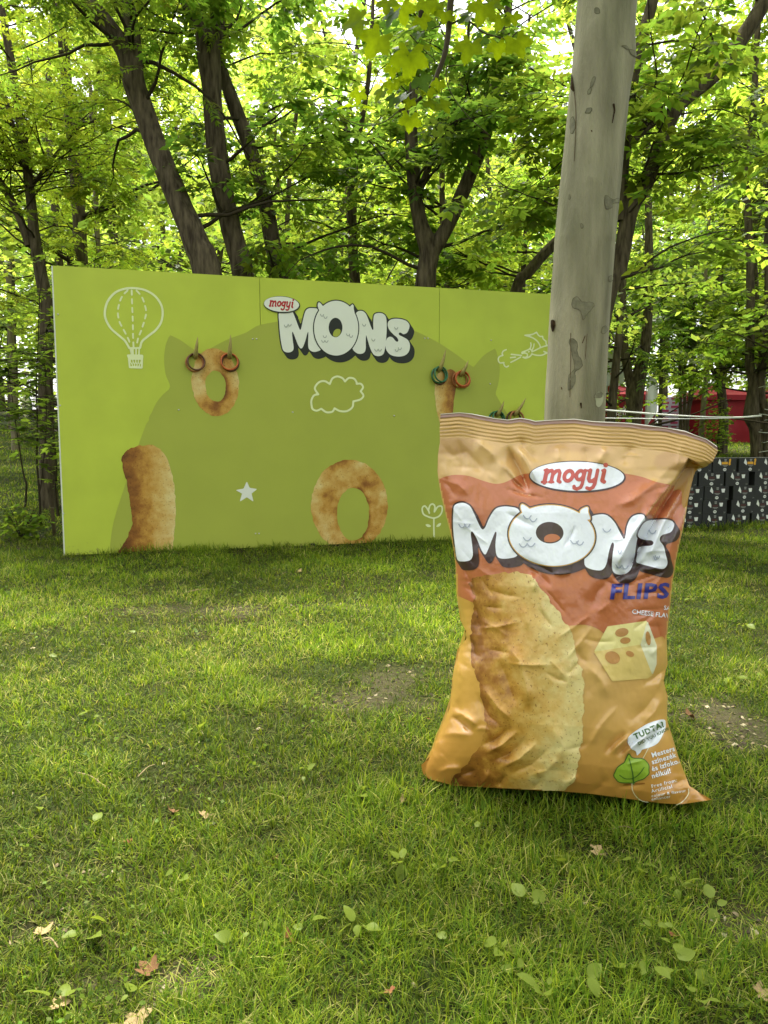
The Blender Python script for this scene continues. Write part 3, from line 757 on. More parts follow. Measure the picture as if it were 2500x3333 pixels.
crease(z2, [(1190,440),(1240,400),(1300,345)], 14, -16); crease(z2, [(1250,470),(1265,420),(1300,380)], 12, 13); crease(z2, [(1210,300),(1250,250),(1295,240)], 14, 8); crease(z2, [(1240,100),(1260,180),(1290,260)], 14, -9); crease(z2, [(1290,640),(1330,760),(1370,880)], 16, 8); crease(z2, [(1330,960),(1380,930),(1420,960)], 12, -14); crease(z2, [(1360,1060),(1400,1000),(1400,960)], 12, -12); crease(z2, [(1200,1055),(1270,1010),(1350,980)], 16, 6)
crease(z2, [(1000,980),(1100,960),(1200,900)], 26, -5); crease(z2, [(700,640),(760,760),(740,860)], 30, 5)
_rw = np.random.default_rng(5)
for _ in range(110):                                   # small random puckers, denser near the rim
    s, t = _rw.random(), _rw.random()
    s = s if _rw.random() < 0.45 else (0.12*s if s < 0.5 else 1 - 0.12*s)
    y = 1480 + t*1070; x = xLf(y) + s*(xRf(y) - xLf(y))
    a = _rw.uniform(-0.9, 0.9) + (0.6 if s > 0.5 else -0.6); L = _rw.uniform(30, 90)
    CREASES.append((np.array([(x - L*math.cos(a), y + L*math.sin(a)*0.8), (x, y + _rw.uniform(-8, 8)), (x + L*math.cos(a), y - L*math.sin(a)*0.8)]), _rw.uniform(7, 13), _rw.choice([-1, 1])*_rw.uniform(0.0015, 0.0045), 0.0, 0.4))
SEAL_T = 0.936
def bag_st(px, py):
    px = np.asarray(px, float); py = np.asarray(py, float)
    xl = np.mean([xLf(py + d) for d in (-70, -45, -20, 0, 20, 45, 70)], 0); xr = np.where(py < 1560, xRf(py), np.mean([xRf(py + d) for d in (-40, -20, 0, 20, 40)], 0))
    s = np.clip((px - xl) / (xr - xl), 0, 1)
    yb, yt = yBf(px), yTf(px)
    t = np.clip((yb - py) / (yb - yt), 0, 1)
    return s, t
def bag_relief(px, py):
    r = np.zeros(np.shape(px))
    for P, w, h, skew, taper in CREASES:
        m = (px > P[:,0].min() - 4*w) & (px < P[:,0].max() + 4*w) & (py > P[:,1].min() - 4*w) & (py < P[:,1].max() + 4*w)
        if not m.any(): continue
        x, y = px[m], py[m]
        seg = np.linalg.norm(np.diff(P, axis=0), axis=1); cum = np.concatenate([[0], np.cumsum(seg)]); tot = cum[-1]
        best = np.full(x.shape, 1e9); sg = np.zeros(x.shape); al = np.zeros(x.shape)
        for i in range(len(P) - 1):
            e = P[i+1] - P[i]
            hh = np.clip(((x-P[i,0])*e[0] + (y-P[i,1])*e[1]) / (e @ e), 0, 1)
            dx, dy = x - P[i,0] - e[0]*hh, y - P[i,1] - e[1]*hh
            d = np.hypot(dx, dy)
            b = d < best
            best = np.where(b, d, best); al = np.where(b, (cum[i] + seg[i]*hh) / tot, al); sg = np.where(b, np.sign(e[0]*dy - e[1]*dx), sg)
        ww = w * (1 + skew*sg)
        fade = sstep(0, taper, al) * sstep(0, taper, 1 - al)
        r[m] += 2.1 * h * fade * np.exp(-(best / (0.78*ww))**1.3)
    return r
def bag_depth(px, py):
    """distance (world Y) of the front film at a photo pixel"""
    px = np.asarray(px, float); py = np.asarray(py, float)
    s, t = bag_st(px, py)
    base = 2.50 - (px - 1850) / 900 * 0.20 + (2580 - py) / 1230 * 0.07
    prof = np.maximum(1 - np.abs(2*s - 1)**2.6, 0)**0.62
    G = np.interp(t, [0, 0.03, 0.08, 0.18, 0.35, 0.55, 0.75, 0.88, SEAL_T, 1.0], [0.58, 0.74, 0.88, 1.0, 1.0, 0.86, 0.60, 0.28, 0.12, 0.05])
    puff = 0.185 * prof * G
    # flopped top corner: the film under it is drawn back
    s1 = py - (1490 + 0.55*(px - 2241)); s2 = 0.86*(px - (2241 - 0.62*(py - 1490)))
    under = sstep(0, 9, np.minimum(s1, s2)) * (1 - sstep(1540, 1760, py))
    flop = sstep(2180, 2330, px) * (1 - sstep(1500, 1532, py))
    wav = 0.012*np.sin((px-1430)/95.0) + 0.008*np.sin((px-1430)/41.0 + 1.0)
    top = sstep(0.86, 0.97, t)
    fine = 0.0009*fbm(px/22, py/30, seed=21) * (1 - top) + 0.005*fbm(px/130, py/160, seed=22, octv=2)
    rel = bag_relief(px, py) * np.clip(4*s, 0, 1)**0.5 * np.clip(4*(1-s), 0, 1)**0.5
    ribs = 0.0008 * np.sin((t + 0.003*vnoise(px/60, py/200, seed=36) - SEAL_T) / (1 - SEAL_T) * 2*math.pi*6.5) * sstep(SEAL_T-0.004, SEAL_T+0.004, t)
    return base - puff - rel - fine - wav*top - ribs + 0.07*under - 0.035*flop
def bag_pt(px, py, off=0.0):
    return at(px, py, bag_depth(px, py) - off)
def bag_nrm(px, py):
    e = 1.6
    a = bag_pt(px + e, py) - bag_pt(px - e, py); b = bag_pt(px, py - e) - bag_pt(px, py + e)
    n = np.cross(a, b)
    return n / (np.linalg.norm(n, axis=1)[:, None] + 1e-12)
BAG_O = np.array([0.62, 2.5, 0.0])
bag = thing('snack_bag', 'giant orange and gold snack bag standing on the lawn in front of the plane tree', 'snack bag', BAG_O)
# front film
NS = 190
ts = np.concatenate([np.linspace(0, 0.9, 230), np.linspace(0.9, 1.0, 76)[1:]])
ss = 0.5 - 0.5*np.cos(np.linspace(0, 1, NS)*math.pi); ss = 0.65*np.linspace(0, 1, NS) + 0.35*ss
def run(c, n):
    d = np.concatenate([[0], np.cumsum(np.linalg.norm(np.diff(c, axis=0), axis=1))]); d /= d[-1]
    return lambda u: np.stack([np.interp(u, d, c[:, 0]), np.interp(u, d, c[:, 1])], -1)
fL, fR, fB, fT = run(bL[::-1], 0), run(bR[::-1], 0), run(bB, 0), run(bT, 0)
Sg, Tg = np.meshgrid(ss, ts)
Lc, Rc, Bc, Tc = fL(Tg), fR(Tg), fB(Sg), fT(Sg)
S3, T3 = Sg[..., None], Tg[..., None]
PX = (1-S3)*Lc + S3*Rc + (1-T3)*Bc + T3*Tc - ((1-S3)*(1-T3)*fB(0.0) + S3*(1-T3)*fB(1.0) + (1-S3)*T3*fT(0.0) + S3*T3*fT(1.0))
fx, fy = PX[..., 0].ravel(), PX[..., 1].ravel()
fv = bag_pt(fx, fy)
fv[:, 2] = np.maximum(fv[:, 2], 0.0)
NT = len(ts)
i = np.arange(NT-1)[:, None]; j = np.arange(NS-1)[None]
fq = np.stack([i*NS+j, i*NS+j+1, (i+1)*NS+j+1, (i+1)*NS+j], -1).reshape(-1, 4)
# printed colours of the film: gold, lighter at the shoulders, banded brown at the seal
def lerp(a, b, t): return np.asarray(a)[None]*(1-t)[:, None] + np.asarray(b)[None]*t[:, None]
gold, pale, deep = srgb('#d4a34c'), srgb('#d6ae70'), srgb('#b9833a')
s_, t_ = Sg.ravel(), Tg.ravel()
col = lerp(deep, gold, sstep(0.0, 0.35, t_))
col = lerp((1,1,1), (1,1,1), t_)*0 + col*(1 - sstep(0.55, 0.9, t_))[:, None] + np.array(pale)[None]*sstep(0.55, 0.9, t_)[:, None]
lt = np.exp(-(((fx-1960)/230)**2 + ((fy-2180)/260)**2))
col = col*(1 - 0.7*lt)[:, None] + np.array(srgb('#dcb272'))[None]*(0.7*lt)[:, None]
band = sstep(0.885, 0.90, t_ + 0.012*np.sin(s_*9)) * (1 - sstep(SEAL_T-0.004, SEAL_T+0.002, t_))
mask = sstep(-0.1, 0.35, np.sin(s_*14 + 0.7) + 0.5*np.sin(s_*31))
col = col*(1 - 0.45*(band*mask))[:, None] + np.array(srgb('#b98a5c'))[None]*(0.45*band*mask)[:, None]
wob = 0.0042*fbm(s_*8, t_*6, seed=31) + 0.0018*fbm(s_*30, t_*8, seed=33)
u = (t_ + wob - SEAL_T) / (1 - SEAL_T)
stripe = (0.5 + 0.5*np.sin(u*2*math.pi*6.5 + 0.8 + 0.9*fbm(s_*7, u*3, seed=37)))**(4.0 + 5.0*sstep(-0.3, 0.4, fbm(s_*4, u*2, seed=38))) * sstep(0, 0.03, u)
dk = 0.5 + 0.5*sstep(-0.2, 0.5, fbm(s_*5, t_*3, seed=35)) * 1.0
dk = np.where(s_ < 0.12, 1.0, dk)
lightgold = srgb('#d2a966')
inseal = sstep(-0.02, 0.0, u)
col = col*(1-inseal)[:, None] + np.array(lightgold)[None]*inseal[:, None]
k = stripe*dk*inseal*0.62*(0.55 + 0.45*sstep(-0.5, 0.3, fbm(s_*11, u*4, seed=39)))
col = col*(1-k)[:, None] + np.array(srgb('#7a5420'))[None]*k[:, None]
u0 = (t_ + 0.0006*fbm(s_*12, 0.5, seed=44) - SEAL_T) / (1 - SEAL_T)
rim = sstep(0.80, 0.83, u0)
col = col*(1-rim)[:, None] + np.array(srgb('#8b6656'))[None]*rim[:, None]
for uu in (0.86, 0.92): 
    ln = np.exp(-((u0-uu)/0.010)**2); col = col*(1-0.5*ln)[:, None] + np.array(srgb('#c9a898'))[None]*(0.5*ln)[:, None]
hem = sstep(0.962, 0.975, u0)
col = col*(1-hem)[:, None] + np.array(srgb('#eee6d6'))[None]*hem[:, None]
m_film = mat('bag_film', (1, 1, 1), 0.29, 0.03, 3, 0.5, attr='tint', bump=0.03, bscale=220)
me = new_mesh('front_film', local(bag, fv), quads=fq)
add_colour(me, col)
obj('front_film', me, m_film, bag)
# back film: the same outline swelling away from the camera
kS, kT = 48, 60
si = np.linspace(0, NS-1, kS).round().astype(int); ti = np.linspace(0, NT-1, kT).round().astype(int)
G3 = fv.reshape(NT, NS, 3)[np.ix_(ti, si)].copy(); GX = PX[np.ix_(ti, si)]
sb, tb = bag_st(GX[..., 0], GX[..., 1])
pf = np.maximum(1 - np.abs(2*sb-1)**2.6, 0)**0.62
Gb = np.interp(tb, [0, 0.1, 0.35, 0.6, 0.85, SEAL_T, 1], [0.9, 1.0, 1.0, 0.85, 0.3, 0.06, 0.0])
yb = (2.50 - (GX[..., 0]-1850)/900*0.20 + (2580-GX[..., 1])/1230*0.07) + 0.20*pf*Gb + 0.004 + 0.035*sstep(0.80, 0.93, tb)
edge = (np.arange(kS)[None] == 0) | (np.arange(kS)[None] == kS-1) | (np.arange(kT)[:, None] == kT-1)
dirs = G3 - np.array([0, 0, CAM_H])
Bk = np.array([0, 0, CAM_H]) + dirs * (yb / G3[..., 1])[..., None]
# do not grow with distance: keep the outline's x and z
mid = G3.mean((0, 1))
Bk[..., 0] = G3[..., 0]; Bk[..., 2] = np.maximum(G3[..., 2], 0.0)
Bk = np.where(edge[..., None], G3, Bk)
Bk[-1, :, 2] -= 0.012; Bk[-1, :, 1] += 0.003
bv = Bk.reshape(-1, 3)
i = np.arange(kT-1)[:, None]; j = np.arange(kS-1)[None]
bq = np.stack([i*kS+j, (i+1)*kS+j, (i+1)*kS+j+1, i*kS+j+1], -1).reshape(-1, 4)
# underside
fb = fv.reshape(NT, NS, 3)[0, si]
uv = np.concatenate([fb, bv[:kS]])
uq = np.stack([np.arange(kS-1), kS+np.arange(kS-1), kS+np.arange(kS-1)+1, np.arange(kS-1)+1], -1)
av, aq = join_vq([(bv, bq), (uv, uq)])
m_back = mat('bag_back_film', srgb('#c18f3c'), 0.29, 0.08, 3, 0.5)
obj('back_film', new_mesh('back_film', local(bag, av), quads=aq), m_back, bag)

# prints on the film
LAYER = 0.0011
def bagprint(name, sd, layer, m, cell=4.0, tone=None, parent=None, clip=True):
    v, f = fill(sd, cell)
    if clip and len(f):
        x, y = v[:, 0], v[:, 1]
        ok = (x > xLf(y) + 1.0) & (x < xRf(y) - 1.0) & (y < yBf(x) - 2)
        f = [q for q in f if all(ok[a] for a in q)]
    return bagmesh(name, v, f, layer, m, tone, parent)
def bagmesh(name, v, f, layer, m, tone=None, parent=None):
    x, y = v[:, 0], v[:, 1]
    p = bag_pt(x, y, LAYER*layer)
    me = new_mesh(name, local(bag, p), f)
    if tone is not None: add_colour(me, tone(x, y), 'tone')
    try:
        me.normals_split_custom_set_from_vertices(bag_nrm(x, y).tolist())
    except Exception: pass
    return obj(name, me, m, parent or bag)
GL = dict(spec=0.5)
mb_terra = mat('terracotta_print', srgb('#be7045'), 0.29, 0.05, 3, 0.5, bump=0.03, bscale=220)
mb_white = mat('bag_white_print', srgb('#eaedf3'), 0.29, 0.03, 6, 0.5)
mb_dark = mat('bag_dark_print', srgb('#412a28'), 0.29, 0.08, 6, 0.5)
mb_orange = mat('bag_orange_line', srgb('#d3a34c'), 0.29, 0.05, 6, 0.5)
mb_red = mat('bag_red_print', srgb('#bb4a3c'), 0.29, 0.06, 6, 0.5)
mb_blue = mat('bag_blue_print', srgb('#33328a'), 0.29, 0.06, 6, 0.5)
mb_grey = mat('bag_grey_print', srgb('#aeb4c2'), 0.36, 0.04, 6, 0.5)
mb_green = mat('bag_green_print', srgb('#8fae35'), 0.36, 0.08, 12, 0.5)
mb_dgreen = mat('bag_dark_green_print', srgb('#41672c'), 0.36, 0.06, 12, 0.5)
mb_ch1 = mat('cheese_top_print', srgb('#e6d88e'), 0.36, 0.06, 14, 0.5); mb_ch2 = mat('cheese_front_print', srgb('#e2c678'), 0.36, 0.08, 10, 0.5); mb_ch3 = mat('cheese_side_print', srgb('#e2deb8'), 0.36, 0.05, 12, 0.5); mb_hole = mat('cheese_hole_print', srgb('#c08c50'), 0.36, 0.15, 12, 0.5)
top_edge = spline(zB([(60,150),(110,125),(170,112),(250,118),(330,145),(400,162),(460,150),(530,115),(600,102),(720,98),(850,98),(1000,98),(1110,104),(1210,122),(1290,150),(1365,166),(1395,172),(1430,178),(1475,200),(1500,245)]), 4)
low_edge = np.concatenate([[(2300, 1640), (2300, 2120)], z2([(1300, 225), (1275, 190), (1225, 205)]), spline(z2([(985, 190), (940, 152), (870, 132), (780, 138), (600, 150)]), 4), [(1480, 1935), (1380, 1935)]])
bagprint('terracotta_field', d_poly(np.concatenate([top_edge, low_edge])), 1, mb_terra, 5.0)
# plain puffed snack stick, large, printed across the belly
m_bigpuff = puff_mat('big_puff_print', 16.0)
pst = np.array([(1529,1895),(1575,1876),(1630,1864),(1686,1863),(1731,1878),(1762,1915),(1790,1950),(1824,1998),(1850,2050),(1880,2140),(1896,2205),(1902,2280),(1895,2361),(1888,2456),(1874,2525),(1850,2566),(1780,2600),(1600,2600),(1460,2590),(1480,2530),(1530,2475),(1571,2406),(1579,2330),(1562,2241),(1538,2165),(1530,2090),(1536,2020),(1545,1950)], float)
def puff_tone(x, y):
    c = np.interp(y, [1860, 2000, 2150, 2300, 2450, 2600], [1640, 1690, 1716, 1735, 1700, 1650]); hw = np.interp(y, [1860, 2000, 2200, 2400, 2600], [110, 150, 180, 170, 200])
    u = (x - c) / hw
    return np.clip(0.62 + 0.36*u - 0.22*sstep(2380, 2560, y)*sstep(0.3, -0.8, u) - 0.1*sstep(1900, 1860, y), 0, 1)
bagprint('snack_stick_picture', rough_edge(d_blob(pst, 5), 6.0, 0.05, 41), 2, m_bigpuff, 4.0, tone=puff_tone)
# oval mark
oc_ = zB([(852, 120)])[0]; orx_, ory_ = 0.5847*262, 0.5847*81
badge_ = bagprint('oval_badge', d_ell(oc_[0]+1, oc_[1]+1.5, orx_+4.5, ory_+4.5, 0.02), 2, mb_dark, 3.6)
bagprint('oval_face', d_ell(oc_[0], oc_[1], orx_, ory_, 0.02), 3, mb_white, 3.6, parent=badge_)
bagprint('oval_lettering', place_mogyi(oc_[0]-6, oc_[1]+2, orx_*1.40, 0.0, 1.0), 4, mb_red, 2.2, parent=badge_)
# bubble lettering
bM = [(165,300),(180,275),(215,267),(255,285),(280,330),(305,385),(325,416),(342,402),(365,350),(395,305),(430,290),(480,290),(530,310),(540,400),(530,500),(520,560),(480,576),(430,578),(405,560),(398,500),(404,440),(398,428),(380,470),(356,530),(340,556),(320,530),(295,470),(270,428),(261,440),(268,500),(272,560),(255,588),(215,594),(185,582),(172,500),(162,400)]
bN = [(930,350),(975,333),(1020,338),(1060,375),(1090,430),(1110,467),(1122,455),(1130,400),(1150,355),(1180,335),(1215,333),(1231,350),(1226,385),(1197,430),(1182,500),(1172,570),(1150,640),(1110,666),(1065,662),(1047,630),(1050,560),(1058,500),(1046,492),(1030,540),(1015,610),(990,642),(940,640),(900,622),(893,590),(900,550),(920,480),(920,420)]
bS = [(1390,378),(1391,402),(1375,430),(1345,441),(1328,446),(1314,462),(1316,484),(1334,508),(1346,556),(1356,602),(1340,632),(1310,634),(1260,622),(1200,606),(1181,595),(1186,560),(1192,522),(1215,509),(1245,508),(1268,504),(1278,492),(1268,478),(1232,474),(1202,465),(1191,445),(1210,400),(1240,370),(1300,361),(1360,362)]
th = np.linspace(0, 2*math.pi, 33)[:-1]; ro = 0.07
bO = [(712 + 238*math.cos(t)*math.cos(ro) - 168*math.sin(t)*math.sin(ro), 450 + 238*math.cos(t)*math.sin(ro) + 168*math.sin(t)*math.cos(ro)) for t in th]
gM, gN, gS = [d_blob(zB(q), 4) for q in (bM, bN, bS)]
gO = d_or(d_blob(zB(bO), 3), d_blob(zB([(540,300),(541,280),(552,277),(580,295),(600,320),(560,340)]), 3), d_blob(zB([(870,312),(900,293),(914,296),(914,320),(925,360),(880,350)]), 3))
hol = d_ell(*zB([(700, 434)])[0], 0.5847*77, 0.5847*60, 0.05)
logo_ = bagprint('logo', d_sweep(d_or(*[d_grow(g, 5) for g in (gM, gN, gS, gO)]), 15, 24, 6), 3, mb_dark, 3.4)
bagprint('letter', gM, 4, mb_white, 3.0, parent=logo_); bagprint('letter', gN, 4, mb_white, 3.0, parent=logo_); bagprint('letter_outline', d_grow(gS, 5), 4.6, mb_dark, 3.2, parent=logo_); bagprint('letter', gS, 5.6, mb_white, 3.0, parent=logo_)
bagprint('letter_outline', d_grow(gO, 7), 5, mb_dark, 3.2, parent=logo_)
bagprint('letter_rim', d_grow(gO, 3), 6, mb_orange, 3.2, parent=logo_)
bagprint('letter', d_cut(gO, hol), 7, mb_white, 3.0, parent=logo_)
bagprint('letter_hole', hol, 7, mb_dark, 3.0, parent=logo_)
bagprint('letter_drop', d_and(d_ell(*zB([(714, 470)])[0], 0.5847*46, 0.5847*29, 0.0), d_grow(hol, -4)), 8, mb_terra, 3.0, parent=logo_)
tk = []
for cx, cy, r in ((212, 395, 18), (240, 393, 16), (575, 345, 22), (608, 362, 20), (575, 468, 22), (552, 503, 22), (595, 500, 22), (838, 485, 22), (868, 492, 20), (1018, 420, 22), (1090, 540, 10), (1085, 620, 17), (1120, 625, 17), (1272, 428, 20), (1290, 575, 10), (1300, 570, 12)):
    tk.append(d_line(spline(zB([(cx-r, cy-8), (cx-r*0.4, cy+9), (cx+r*0.4, cy+9), (cx+r, cy-6)]), 3), 1.9))
for d_ in tk: bagprint('fur_tick', d_, 8.3, mb_grey, 2.2, parent=logo_)
# lettering set on the film
def bagtext(name, body, x, y, size, ang, layer, m, bold=0.0, slant=0.0, stretch=1.0, spacing=1.0, clip=2.0, bend=0.0, parent=None):
    v, f = text_vf(body, 1.0, bold, spacing=spacing)
    a = R(ang)
    X = (v[:, 0] + slant*v[:, 1]) * stretch * size; Y = v[:, 1]*size
    Y = Y + bend * X*X
    q = np.stack([x + X*math.cos(a) - Y*math.sin(a), y - X*math.sin(a) - Y*math.cos(a)], -1)
    ok = (q[:, 0] < xRf(q[:, 1]) - clip) & (q[:, 0] > xLf(q[:, 1]) + clip)
    f = [p for p in f if all(ok[i] for i in p)]
    if not len(f): return None
    q, f = refine(q, f, 9.0)
    return bagmesh(name, q, f, layer, m, parent=parent)
bagtext('flavour_lettering', 'FLIPS', 1982, 1949, 68, 1.0, 3, mb_blue, bold=0.034, slant=0.12, stretch=1.22, spacing=1.08, clip=3)
bagtext('flavour_lettering', 'SAJT', 2160, 1984, 19, -6, 3, mb_white, bold=0.012)
bagtext('flavour_lettering', 'CHEESE FLAVOUR', 2056, 1997, 21, -7, 3, mb_white, bold=0.014)
# cheese cube
cheese_ = bagprint('cheese_picture', d_poly(zC([(320,368),(860,290),(768,615),(137,712)])), 3, mb_ch1, 3.4)
bagprint('cheese_front', d_poly(zC([(137,712),(768,615),(930,1030),(860,1072),(385,1108)])), 3, mb_ch2, 3.4, parent=cheese_)
bagprint('cheese_side', d_poly(zC([(860,290),(985,620),(985,880),(930,1030),(768,615)])), 3, mb_ch3, 3.4, parent=cheese_)
for d_ in (d_ell(*zC([(515,450)])[0], 22, 14, -0.2), d_ell(*zC([(562,560)])[0], 17, 10.5, -0.1), d_ell(*zC([(390,790)])[0], 25, 20, 0.4), d_ell(*zC([(625,740)])[0], 14, 9, 0.4), d_ell(*zC([(872,530)])[0], 8, 23, -0.12)): bagprint('cheese_hole', d_, 4.2, mb_hole, 2.6, parent=cheese_)
# plain leaf emblem, speech bubble, fine lines
lf = spline(zT([(488,680),(510,712),(545,728),(590,728),(640,735),(672,760),(700,800),(700,850),(700,890),(670,920),(640,945),(590,960),(530,985),(480,985),(430,985),(380,975),(350,945),(330,910),(345,870),(365,830),(400,800),(440,775),(462,730)]), 3, True)
emb_ = bagprint('leaf_emblem', d_grow(d_poly(lf), 3.0), 3, mb_dgreen, 2.6)
bagprint('leaf_face', d_poly(lf), 4, mb_green, 2.6, parent=emb_)
bagprint('leaf_veins', d_or(d_line(spline(zT([(490,725),(510,800),(530,900),(540,1000)]), 4), 1.2, 2.6), d_line(spline(zT([(535,945),(600,895),(655,820)]), 4), 1.3), d_line(spline(zT([(535,945),(450,945),(385,905)]), 4), 1.3)), 5, mb_dgreen, 2.0, parent=emb_)
bagprint('emblem_shadow', d_ell(*zT([(545,1003)])[0], 38, 3.4, -0.08), 2.2, mat('bag_brown_print', srgb('#8a5a22'), 0.36, 0.05, 8, 0.5), 2.6)
bb = spline(zT([(475,560),(480,500),(530,450),(620,390),(700,345),(800,312),(868,305),(885,330),(882,400),(850,480),(800,560),(730,600),(660,622),(628,632)]), 3)
bubble = np.concatenate([bb, zT([(610, 665), (575, 698), (568, 668), (560, 645), (520, 630)])])
bub_ = bagprint('speech_bubble', d_poly(bubble), 3, mb_white, 2.8)
bagtext('bubble_lettering', 'TUDTA?', 2068, 2407, 26, 24, 4.4, mb_dgreen, bold=0.035, spacing=1.15, parent=bub_)
bagtext('bubble_lettering', 'DID YOU KNOW?', 2079, 2426, 15, 27, 4.4, mb_dgreen, bold=0.02, spacing=1.05, parent=bub_)
for ln, y0 in (('Mesterséges', 2466), ('színezék', 2488), ('és ízfokozó', 2511), ('nélkül!', 2534)):
    bagtext('claim_lettering', ln, 2123, y0, 23, 17, 3.4, mb_white, bold=0.022, spacing=1.06)
for ln, y0 in (('Free from:', 2565), ('Artificial', 2581), ('colour & flavour', 2595), ('enhancer', 2606)):
    bagtext('claim_lettering', ln, 2121, y0, 16 if y0 < 2590 else 13.5, 14 if y0 < 2590 else 9, 3.4, mb_white, bold=0.008, spacing=1.12, stretch=1.12)
bagprint('fine_line', d_line(spline(zT([(520,985),(525,1060),(560,1130),(620,1180),(700,1200)]), 5), 1.3), 3, mb_ch3, 2.4)
bagprint('fine_line', d_line(spline(zT([(640,725),(670,670),(700,610)]), 5), 1.2), 3, mb_ch3, 2.4)
bagprint('fine_line', d_line(spline(zT([(980,1238),(1070,1190),(1130,1110),(1130,1050)]), 5), 1.3), 3, mb_ch3, 2.4)

PAINT = 0.92

# a thin glossy skin on all the film
for m_ in (m_film, m_back, mb_terra, mb_white, mb_dark, mb_orange, mb_red, mb_blue, mb_green, mb_ch1, mb_ch2, mb_ch3, m_bigpuff):
    b_ = [q_ for q_ in m_.node_tree.nodes if q_.type == 'BSDF_PRINCIPLED'][0]
    b_.inputs['Coat Weight'].default_value = 0.45; b_.inputs['Coat Roughness'].default_value = 0.16
    n_, l_ = m_.node_tree.nodes, m_.node_tree.links
    tc_ = n_.new('ShaderNodeTexCoord'); rn_ = n_.new('ShaderNodeTexNoise'); rn_.noise_type = 'RIDGED_MULTIFRACTAL'
    rn_.inputs['Scale'].default_value = 5.5; rn_.inputs['Detail'].default_value = 2.5; rn_.inputs['Distortion'].default_value = 0.6
    l_.new(tc_.outputs['Object'], rn_.inputs['Vector'])
    bp_ = n_.new('ShaderNodeBump'); bp_.inputs['Strength'].default_value = 0.30; bp_.inputs['Distance'].default_value = 0.012
    l_.new(rn_.outputs['Fac'], bp_.inputs['Height'])
    if b_.inputs['Normal'].is_linked: l_.new(b_.inputs['Normal'].links[0].from_socket, bp_.inputs['Normal'])
    l_.new(bp_.outputs[0], b_.inputs['Normal']); l_.new(bp_.outputs[0], b_.inputs['Coat Normal'])
# ------------------------------------------------------------------ plane tree behind the bag
PL_Y = 3.75
def pl_axis(z):
    """axis of the trunk at height z"""
    a0 = at(1866, 1400, PL_Y); a1 = at(1968, 20, PL_Y - 0.02)
    t = (np.asarray(z, float) - a0[2]) / (a1[2] - a0[2])
    p = a0[None] + (a1 - a0)[None] * np.atleast_1d(t)[:, None]
    p[:, 0] += 0.012*np.sin(np.atleast_1d(z)*2.3)
    p[:, 2] = np.atleast_1d(z)
    return p
def pl_rad(th, z):
    """radius; th = 0 faces the camera, positive to the right"""
    r = np.interp(z, [0, 0.15, 0.5, 1.3, 2.5, 3.6, 5.5, 8], [0.205, 0.17, 0.153, 0.146, 0.141, 0.135, 0.12, 0.08])
    r = r * (1 + 0.025*fbm(np.cos(th)*1.3+5, np.sin(th)*1.3, z*1.1, seed=51) + 0.010*fbm(np.cos(th)*4, np.sin(th)*4, z*5, seed=52))
    for t0, z0, a, wt, wz in PL_BUMPS:
        d = (th - t0 + math.pi) % (2*math.pi) - math.pi
        r = r + a*np.exp(-(d/wt)**2 - ((z - z0)/wz)**2)
    return r
def pl_tz(px, py):
    """photo pixel -> (theta, z) on the trunk"""
    px = np.asarray(px, float); py = np.asarray(py, float)
    th = np.zeros(px.shape); z = at(px, py, PL_Y - 0.13)[..., 2]
    for _ in range(4):
        p = at(px, py, PL_Y - 0.14*np.cos(th)); z = p[..., 2]
        ax = pl_axis(z.ravel()).reshape(*z.shape, 3)
        th = np.arcsin(np.clip((p[..., 0] - ax[..., 0]) / 0.142, -0.97, 0.97))
    return th, z
PL_BUMPS = []
for px, py, a, wt, wz in ((2052, 195, 0.020, 0.30, 0.11), (1868, 270, 0.014, 0.25, 0.12), (2012, 340, 0.010, 0.35, 0.09), (1845, 770, 0.008, 0.3, 0.05), (1985, 760, 0.007, 0.25, 0.04), (1930, 90, 0.006, 0.2, 0.04), (1805, 1050, 0.010, 0.22, 0.06), (1920, 585, 0.005, 0.3, 0.012), (1965, 420, 0.005, 0.2, 0.01), (1900, 150, 0.006, 0.15, 0.05)):
    t_, z_ = pl_tz(np.array([px]), np.array([py])); PL_BUMPS.append((float(t_[0]), float(z_[0]), a, wt, wz))
def pl_pt(th, z, off=0.0):
    ax = pl_axis(np.asarray(z).ravel())
    r = pl_rad(np.asarray(th).ravel(), np.asarray(z).ravel()) + off
    t = np.asarray(th).ravel()
    return np.stack([ax[:, 0] + r*np.sin(t), ax[:, 1] - r*np.cos(t), np.asarray(z).ravel()], -1)
plane_tree = thing('plane_tree', 'smooth grey-green plane tree trunk right behind the giant bag', 'tree', (*pl_axis(0.0)[0][:2], 0.0))
m = mat('plane_bark', srgb('#8f8b73'), 0.8, 0.2, 3.0, 0.25, bump=0.35, bscale=45, stretch=(3, 3, 0.7), col2=srgb('#a8a48a'))
# long soft vertical stains in the bark
n, l = m.node_tree.nodes, m.node_tree.links
bsn = [q for q in n if q.type == 'BSDF_PRINCIPLED'][0]; src = bsn.inputs['Base Color'].links[0].from_socket
nz = n.new('ShaderNodeTexNoise'); nz.inputs['Scale'].default_value = 9; nz.inputs['Detail'].default_value = 5
mp = n.new('ShaderNodeMapping'); mp.inputs['Scale'].default_value = (1, 1, 0.13); tcn = n.new('ShaderNodeTexCoord')
l.new(tcn.outputs['Object'], mp.inputs['Vector']); l.new(mp.outputs[0], nz.inputs['Vector'])
rp = n.new('ShaderNodeValToRGB'); e = rp.color_ramp.elements; e[0].position = 0.35; e[0].color = (0.62, 0.63, 0.55, 1); e[1].position = 0.62; e[1].color = (1.08, 1.05, 1.0, 1)
l.new(nz.outputs['Fac'], rp.inputs['Fac'])
mxn = n.new('ShaderNodeMix'); mxn.data_type = 'RGBA'; mxn.blend_type = 'MULTIPLY'; mxn.inputs[0].default_value = 1
